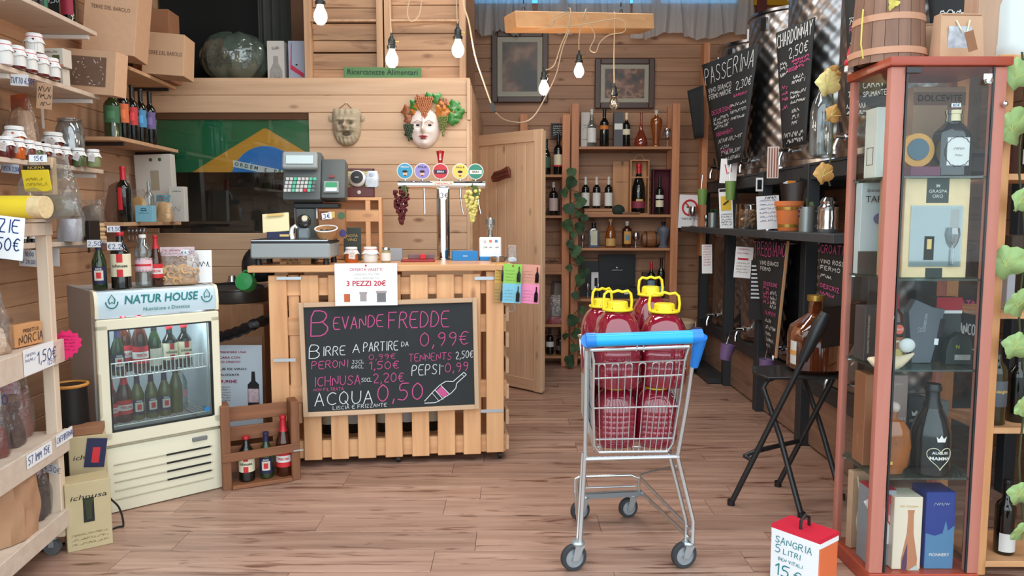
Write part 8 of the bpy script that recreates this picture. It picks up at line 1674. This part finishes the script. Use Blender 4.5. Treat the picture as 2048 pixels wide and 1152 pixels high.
# castors
for p,r,sw3,tz in ((nl,.054,.35,1086),(nr,.054,.3,1086),(bl_,.047,.4,994),(br_,.047,.35,990)):
 q = p - tr0; m4 = Matrix.Translation(q + Vector((0,0,r))) @ Matrix.Rotation(sw3,4,'Z')
 MB().lathe([(r*.70,-.013),(r*.94,-.013),(r,-.007),(r,.007),(r*.94,.013),(r*.70,.013)],30,cap=False).xf(m4 @ Matrix.Rotation(pi/2,4,'X')).build('tyre',mat('tyre_dark',(52,54,57),.7),cart)
 MB().lathe([(0,-.015),(.012,-.015),(.014,-.008),(r*.66,-.006),(r*.71,-.012),(r*.71,.012),(r*.66,.006),(.014,.008),(.012,.015),(0,.015)],24,cap=False).xf(m4 @ Matrix.Rotation(pi/2,4,'X')).build('wheel_hub',mat('hub_grey',(158,162,166),.5,.3),cart)
 top = Z_(tz,p.y) - .0
 for s in (-1,1): MB().prism([(-.012,-.008),(.012,-.008),(.040,top - r - .008),(.0,top - r - .008)],s*.019 - .0015,s*.019 + .0015).xf(m4).build('fork',mat('fork_zinc',(182,190,194),.35,.7),cart)
 MB().lathe([(.0,0),(.026,0),(.028,.008),(.024,.016),(0,.018)],16,cap=False).xf(m4 @ Matrix.Translation((.018,0,top - r - .008))).build('swivel',mat('fork_zinc'),cart)
# handle
hl,hr_ = lp(1176,681,yn - .13),lp(1400,673,yn - .13); bh_ = mat('handle_blue',(0,166,232),.35,coat=.3); bh2 = mat('handle_end_blue',(10,122,214),.35,coat=.3)
MB().cyl(hl,hr_,.0255,n=20).build('handle',bh_,cart)
for e1,e2,dn in ((hl,hl + (hr_ - hl)*.07,UL[-2]),(hr_,hr_ - (hr_ - hl)*.07,UR[-3])):
 MB().cyl(e1 + (e1 - e2)*.25,e2,.0285,n=18).build('handle_end',bh2,cart); MB().tube([e1,e1.lerp(dn,.45)],[.028,.016],12).build('handle_end',bh2,cart)
# basket: rear panel towards us, slanting forward at the bottom
zt4 = Z_(697,yn); y_t,y_b = yn + .0,yn + .05
bt = [lp(1183,701,y_t),lp(1378,694,y_t)]; bb = [lp(1189,905,y_b),lp(1343,903,y_b)]
def bp(u_,v): return (bt[0]*(1 - u_) + bt[1]*u_)*(1 - v) + (bb[0]*(1 - u_) + bb[1]*u_)*v
ct([bt[0],bt[1]],.0065,'basket_top_rail',n=8)
cn = [bp(0,.0),bp(.02,.10),bp(.0,.5),bp(0,.92),bp(.06,1.0),bp(.94,1.0),bp(1.0,.92),bp(1.0,.5),bp(.98,.12),bp(1,0)]; ct(cn,.006,'basket_rear_frame',n=8)
for v in (.13,.27,.56,.87): ct([bp(0.0,v),bp(1.0,v - (.01 if v < .3 else 0))],.0034,'basket_wire',n=6)
nw = 13
for i in range(nw):
 u_ = .07 + .86*i/(nw - 1); ct([bp(u_,.14),bp(u_,.99)],.0024,'basket_wire',n=6)
for i in range(0,nw - 1,2):
 u0 = .07 + .86*i/(nw - 1); u1 = .07 + .86*(i + 1)/(nw - 1); ct([bp(u0,.16),bp(u0 + .01,.14),bp((u0 + u1)/2,.133),bp(u1 - .01,.14),bp(u1,.16)],.0024,'basket_wire',n=5)
ct([bp(.46,.02),bp(.47,-.04),bp(.5,-.06),bp(.53,-.04),bp(.54,.03)],.004,'coin_hook',n=6)
# front panel, sides, floor
yf = yn + .50
ft = [lp(1157,690,yf),lp(1330,690,yf)]; ff = [lp(1172,830,yf - .08),lp(1318,830,yf - .08)]
ft[0].z = bt[0].z - .02; ft[1].z = bt[1].z - .02; ff[0].z = bb[0].z + .02; ff[1].z = bb[1].z + .02
def side(A,B,Cc,D,nv,nh,nm):
 """A rear-top, B front-top, Cc front-bottom, D rear-bottom"""
 def q(u_,v): return (A*(1 - u_) + B*u_)*(1 - v) + (D*(1 - u_) + Cc*u_)*v
 ct([q(0,0),q(1,0)],.006,'basket_top_rail',n=8)
 for j in range(1,nh + 1): ct([q(0,j/nh),q(1,j/nh)],.0032,'basket_wire',n=5)
 for i in range(1,nv): ct([q(i/nv,0),q(i/nv,1)],.0024,'basket_wire',n=5)
side(bt[0],ft[0],ff[0],bb[0],13,5,'l'); side(bt[1],ft[1],ff[1],bb[1],13,5,'r'); side(ft[0],ft[1],ff[1],ff[0],10,5,'f')
for i in range(9):
 u_ = i/8; ct([bb[0]*(1 - u_) + bb[1]*u_,ff[0]*(1 - u_) + ff[1]*u_],.0026,'basket_wire',n=5)
for i in range(1,6):
 u_ = i/6; ct([bb[0]*(1 - u_) + ff[0]*u_,bb[1]*(1 - u_) + ff[1]*u_],.0026,'basket_wire',n=5)
Bx(0,0,0,.004,.36,.33).xf(Matrix.Translation((bt[0] + ft[0] + ff[0] + bb[0])/4 + Vector((-.008,.03,.02))) @ Matrix.Rotation(-.02,4,'Z')).build('side_plate',mat('advert_panel',(176,182,178),.5),cart)
# demijohns of red wine
wine = bpy.data.materials.new('red_wine_pet'); wine.use_nodes = True; nt = wine.node_tree; b = nt.nodes['Principled BSDF']
b.inputs['Base Color'].default_value = lin((168,30,58)); b.inputs['Roughness'].default_value = .07; b.inputs['Transmission Weight'].default_value = .42; b.inputs['IOR'].default_value = 1.45; b.inputs['Coat Weight'].default_value = 1.0; b.inputs['Coat IOR'].default_value = 1.6; b.inputs['Coat Roughness'].default_value = .04
yc = mat('cap_yellow',(236,214,40),.4)
def demi(label,loc,r,h,rz,handle=True,ribs=True):
 t = thing('wine_demijohn',label,'demijohn',loc,rz); pr = [(0,.012),(r*.5,.004),(r*.86,0),(r*.96,.012)]
 nb = 6; zr0,zr1 = h*.10,h*.60
 for k in range(nb*4 + 1):
  z = zr0 + (zr1 - zr0)*k/(nb*4); pr.append((r*(1 - (.022 if k % 4 == 0 else 0)),z))
 pr += [(r*.97,h*.66),(r*.86,h*.75),(r*.70,h*.83),(r*.54,h*.875),(r*.44,h*.90),(r*.42,h*.93)]
 MB().lathe(pr,40,cap=False,sq=.22).build('bottle_body',wine,t)
 MB().lathe([(r*.50,h*.885),(r*.56,h*.895),(r*.56,h*.91),(r*.46,h*.918),(r*.44,h*.985),(r*.39,h),(0,h)],26,cap=False).build('cap',yc,t)
 if handle:
  hw = r*.62; hz0 = h*.905; pts = [(-hw,0,hz0),(-hw*1.06,0,hz0 + .03),(-hw*.98,0,hz0 + .062),(-hw*.75,0,hz0 + .074),(-hw*.35,0,hz0 + .070),(0,0,hz0 + .076),(hw*.35,0,hz0 + .070),(hw*.75,0,hz0 + .074),(hw*.98,0,hz0 + .062),(hw*1.06,0,hz0 + .03),(hw,0,hz0)]
  o = MB().tube(pts,.0058,8).build('handle',yc,t,(0,0,0)); o.rotation_euler = (0,0,.1); MB().tube([(hw*cos(a_*pi/12),hw*sin(a_*pi/12),hz0) for a_ in range(24)],.005,6,True).build('handle_ring',yc,t)
 return t
zb5 = bb[0].z + tr0.z + .008; r5 = .086
def dl_(px,Y,z): return Vector((X_(px,700,Y),Y,z))
hlow = .262
z2 = zb5 + hlow*.93 + .002
bots = ((1232,yn + .15,'nearest left',.1),(1315,yn + .15,'nearest right',-.1),(1216,yn + .34,'rear left',.4),(1300,yn + .335,'rear right',-.2))
for px,Y,w,rz in bots: demi('lower layer red wine demijohn in the trolley, ' + w,dl_(px if px > 1220 else 1220,Y,zb5 + (.0 if Y < yn + .2 else .004)),r5 if 'nearest' in w else .083,hlow,rz,False)
for px,Y,w,rz,pxx,hh5 in ((1234,yn + .14,'nearest left',.15,0,.345),(1327,yn + .155,'nearest right',-.15,0,.335),(1203,yn + .335,'rear left, its handle leaning',.5,0,.335),(1299,yn + .345,'rear right, standing highest',.1,0,.375)):
 demi('upper layer red wine demijohn with yellow cap, ' + w,dl_(px,Y,z2 + (.012 if 'highest' in w else 0)),r5 + .008 if 'nearest' in w else .084,hh5,rz)

# ============================================================ HANGING BEAM AND BARE BULBS
bY = 4.75; bA = P(1020,44,bY - .12); bB = P(1294,48,bY + .30)
beam = thing('hanging_beam','short pine beam hung level on chains under the clerestory','beam',(bA + bB)/2); bd2 = (bB - bA); zb6 = 0
bhh = L(30,bY); MB().bar(-bd2/2,bd2/2,.16,bhh).build('beam',wood('beam_wood',(208,160,112),(190,140,96),'X',knots=.2,vary=0),beam,bevel=.004)
lk = MB().tube([(.009*cos(a_*pi/5),0,.016*sin(a_*pi/5)) for a_ in range(10)],.003,5,True).mesh('chain_link',blackm)
for f,dx in ((.09,.02),(.80,-.10)):
 base = -bd2/2 + bd2*f + Vector((0,0,bhh/2)); top = Vector((base.x + dx,base.y,ZC - (bA.z + bB.z)/2)); n_ = 26
 for k in range(n_): p = base.lerp(top,(k + .5)/n_); obj('chain_link',lk,beam,p,(0,0,(k % 2)*pi/2))
flex = mat('twisted_flex',(176,150,120),.8); emit_m = mat('bulb_glow',(255,214,176),.4,emit=16.0)
def smooth(pts,k=6):
 r = []
 for i in range(len(pts) - 1):
  p0,p1,p2,p3 = pts[max(i - 1,0)],pts[i],pts[i + 1],pts[min(i + 2,len(pts) - 1)]
  for j in range(k):
   t_ = j/k; r.append(.5*((2*p1) + (p2 - p0)*t_ + (2*p0 - 5*p1 + 4*p2 - p3)*t_**2 + (3*p1 - p0 - 3*p2 + p3)*t_**3))
 return r + [pts[-1]]
def bulb(label,px,py,Y,cord,lit=True,rpx=None):
 c = P(px,py,Y); t = thing('pendant_bulb',label,'light bulb',c); r = .029
 gm = emit_m if lit else clear('unlit_bulb_glass',(236,226,210),.25)
 MB().lathe([(0,-.036),(.014,-.033),(.025,-.020),(.0295,-.004),(.028,.012),(.020,.030),(.014,.042),(.0135,.052)],20,cap=False).build('bulb',gm,t)
 if not lit: MB().tube([(-.008,0,.03),(-.010,0,-.01),(-.004,0,.01),(.0,0,-.014),(.004,0,.01),(.010,0,-.01),(.008,0,.03)],.001,4).build('filament',foil_g,t)
 s_ = MB().lathe([(.021,.048),(.023,.056),(.023,.064),(.017,.068),(.017,.092),(.012,.100),(.006,.112),(.006,.124)],18); s_.build('socket',mat('socket_black',(30,34,32),.35),t); MB().cyl((.017,0,.082),(.034,0,.082),.003,n=8).build('switch_key',foil_g,t)
 tops = [P(*q) - c if len(q) == 3 else q for q in cord]; ps = smooth([Vector((0,0,.120))] + tops); m_ = len(ps)
 MB().tube(ps,.0032,6).build('cord',flex,t)
 if lit:
  d = bpy.data.lights.new('bulb_light','POINT'); d.energy = 4.0; d.color = (1.0,.80,.60); d.shadow_soft_size = .03; o = bpy.data.objects.new('bulb_light',d); C.objects.link(o); o.parent = t; o.location = (0,0,-.075)
 return t
bulb('lit bare bulb at the far left of the hanging lights',641,33,3.45,[(642,-20,3.45),(643,-80,3.5)])
bulb('lit bare bulb before the middle of the upright pallets',784,120,3.65,[(781,40,3.68),(780,-20,3.7),(782,-90,3.7)])
bulb('lit bare bulb at the right edge of the upright pallets',916,100,3.75,[(914,30,3.8),(912,-20,3.8),(910,-90,3.8)])
bulb('lit bare bulb before the tall picture',1088,178,4.45,[(1090,140,4.48),(1108,130,4.5),(1122,90,4.52),(1135,60,4.5),(1141,22,4.56),(1138,16,4.68)])
bulb('lit bare bulb hanging centrally from the beam',1158,143,4.62,[(1158,80,4.60),(1162,50,4.57),(1170,24,4.60),(1172,18,4.72)])
bulb('unlit clear bulb before the wide picture',1228,208,4.70,[(1228,120,4.7),(1229,68,4.68),(1230,30,4.66),(1228,24,4.78)],lit=False)
t = tag(MB().tube(smooth([P(*q) for q in ((1076,60,4.6),(1106,50,4.55),(1112,30,4.55),(1140,25,4.56),(1105,42,4.53),(1104,54,4.52),(1170,48,4.56),(1240,38,4.62),(1250,62,4.62),(1218,70,4.62),(1200,85,4.62),(1192,104,4.6),(1180,98,4.6),(1190,72,4.6),(1180,50,4.57),(1172,28,4.58))]),.0032,6).build('looped_flex',flex),'pale twisted flex looped around the hanging beam','cord')
t = thing('plug_lead','pale flex with black connector hanging right of the pallets','cord',P(985,212,3.9)); q0 = P(985,212,3.9); MB().tube(smooth([P(*q) - q0 for q in ((924,-40,3.7),(928,10,3.72),(938,45,3.75),(950,110,3.8),(966,160,3.85),(982,206,3.9))]),.0042,6).build('flex',mat('flex_bright',(206,180,146),.8),t); MB().bar((-.006,0,.015),(.010,0,-.028),.020,.018,(0,1,0)).build('connector',black,t)
t = tag(MB().tube(smooth([P(*q) for q in ((992,226,3.92),(1010,240,4.0),(1045,245,4.15),(1068,232,4.3),(1090,196,4.4),(1112,150,4.45),(1124,100,4.5),(1138,60,4.56),(1140,24,4.6))]),.0038,6).build('drooping_flex',flex),'long flex drooping from the connector across to the beam','cord')
t = tag(MB().tube(smooth([P(*q) for q in ((828,-30,3.7),(815,20,3.7),(822,42,3.7),(838,30,3.72),(843,-5,3.72),(840,-50,3.72))]),.0032,6).build('flex_loop',flex),'small loop of pale flex above the upright pallets','cord')
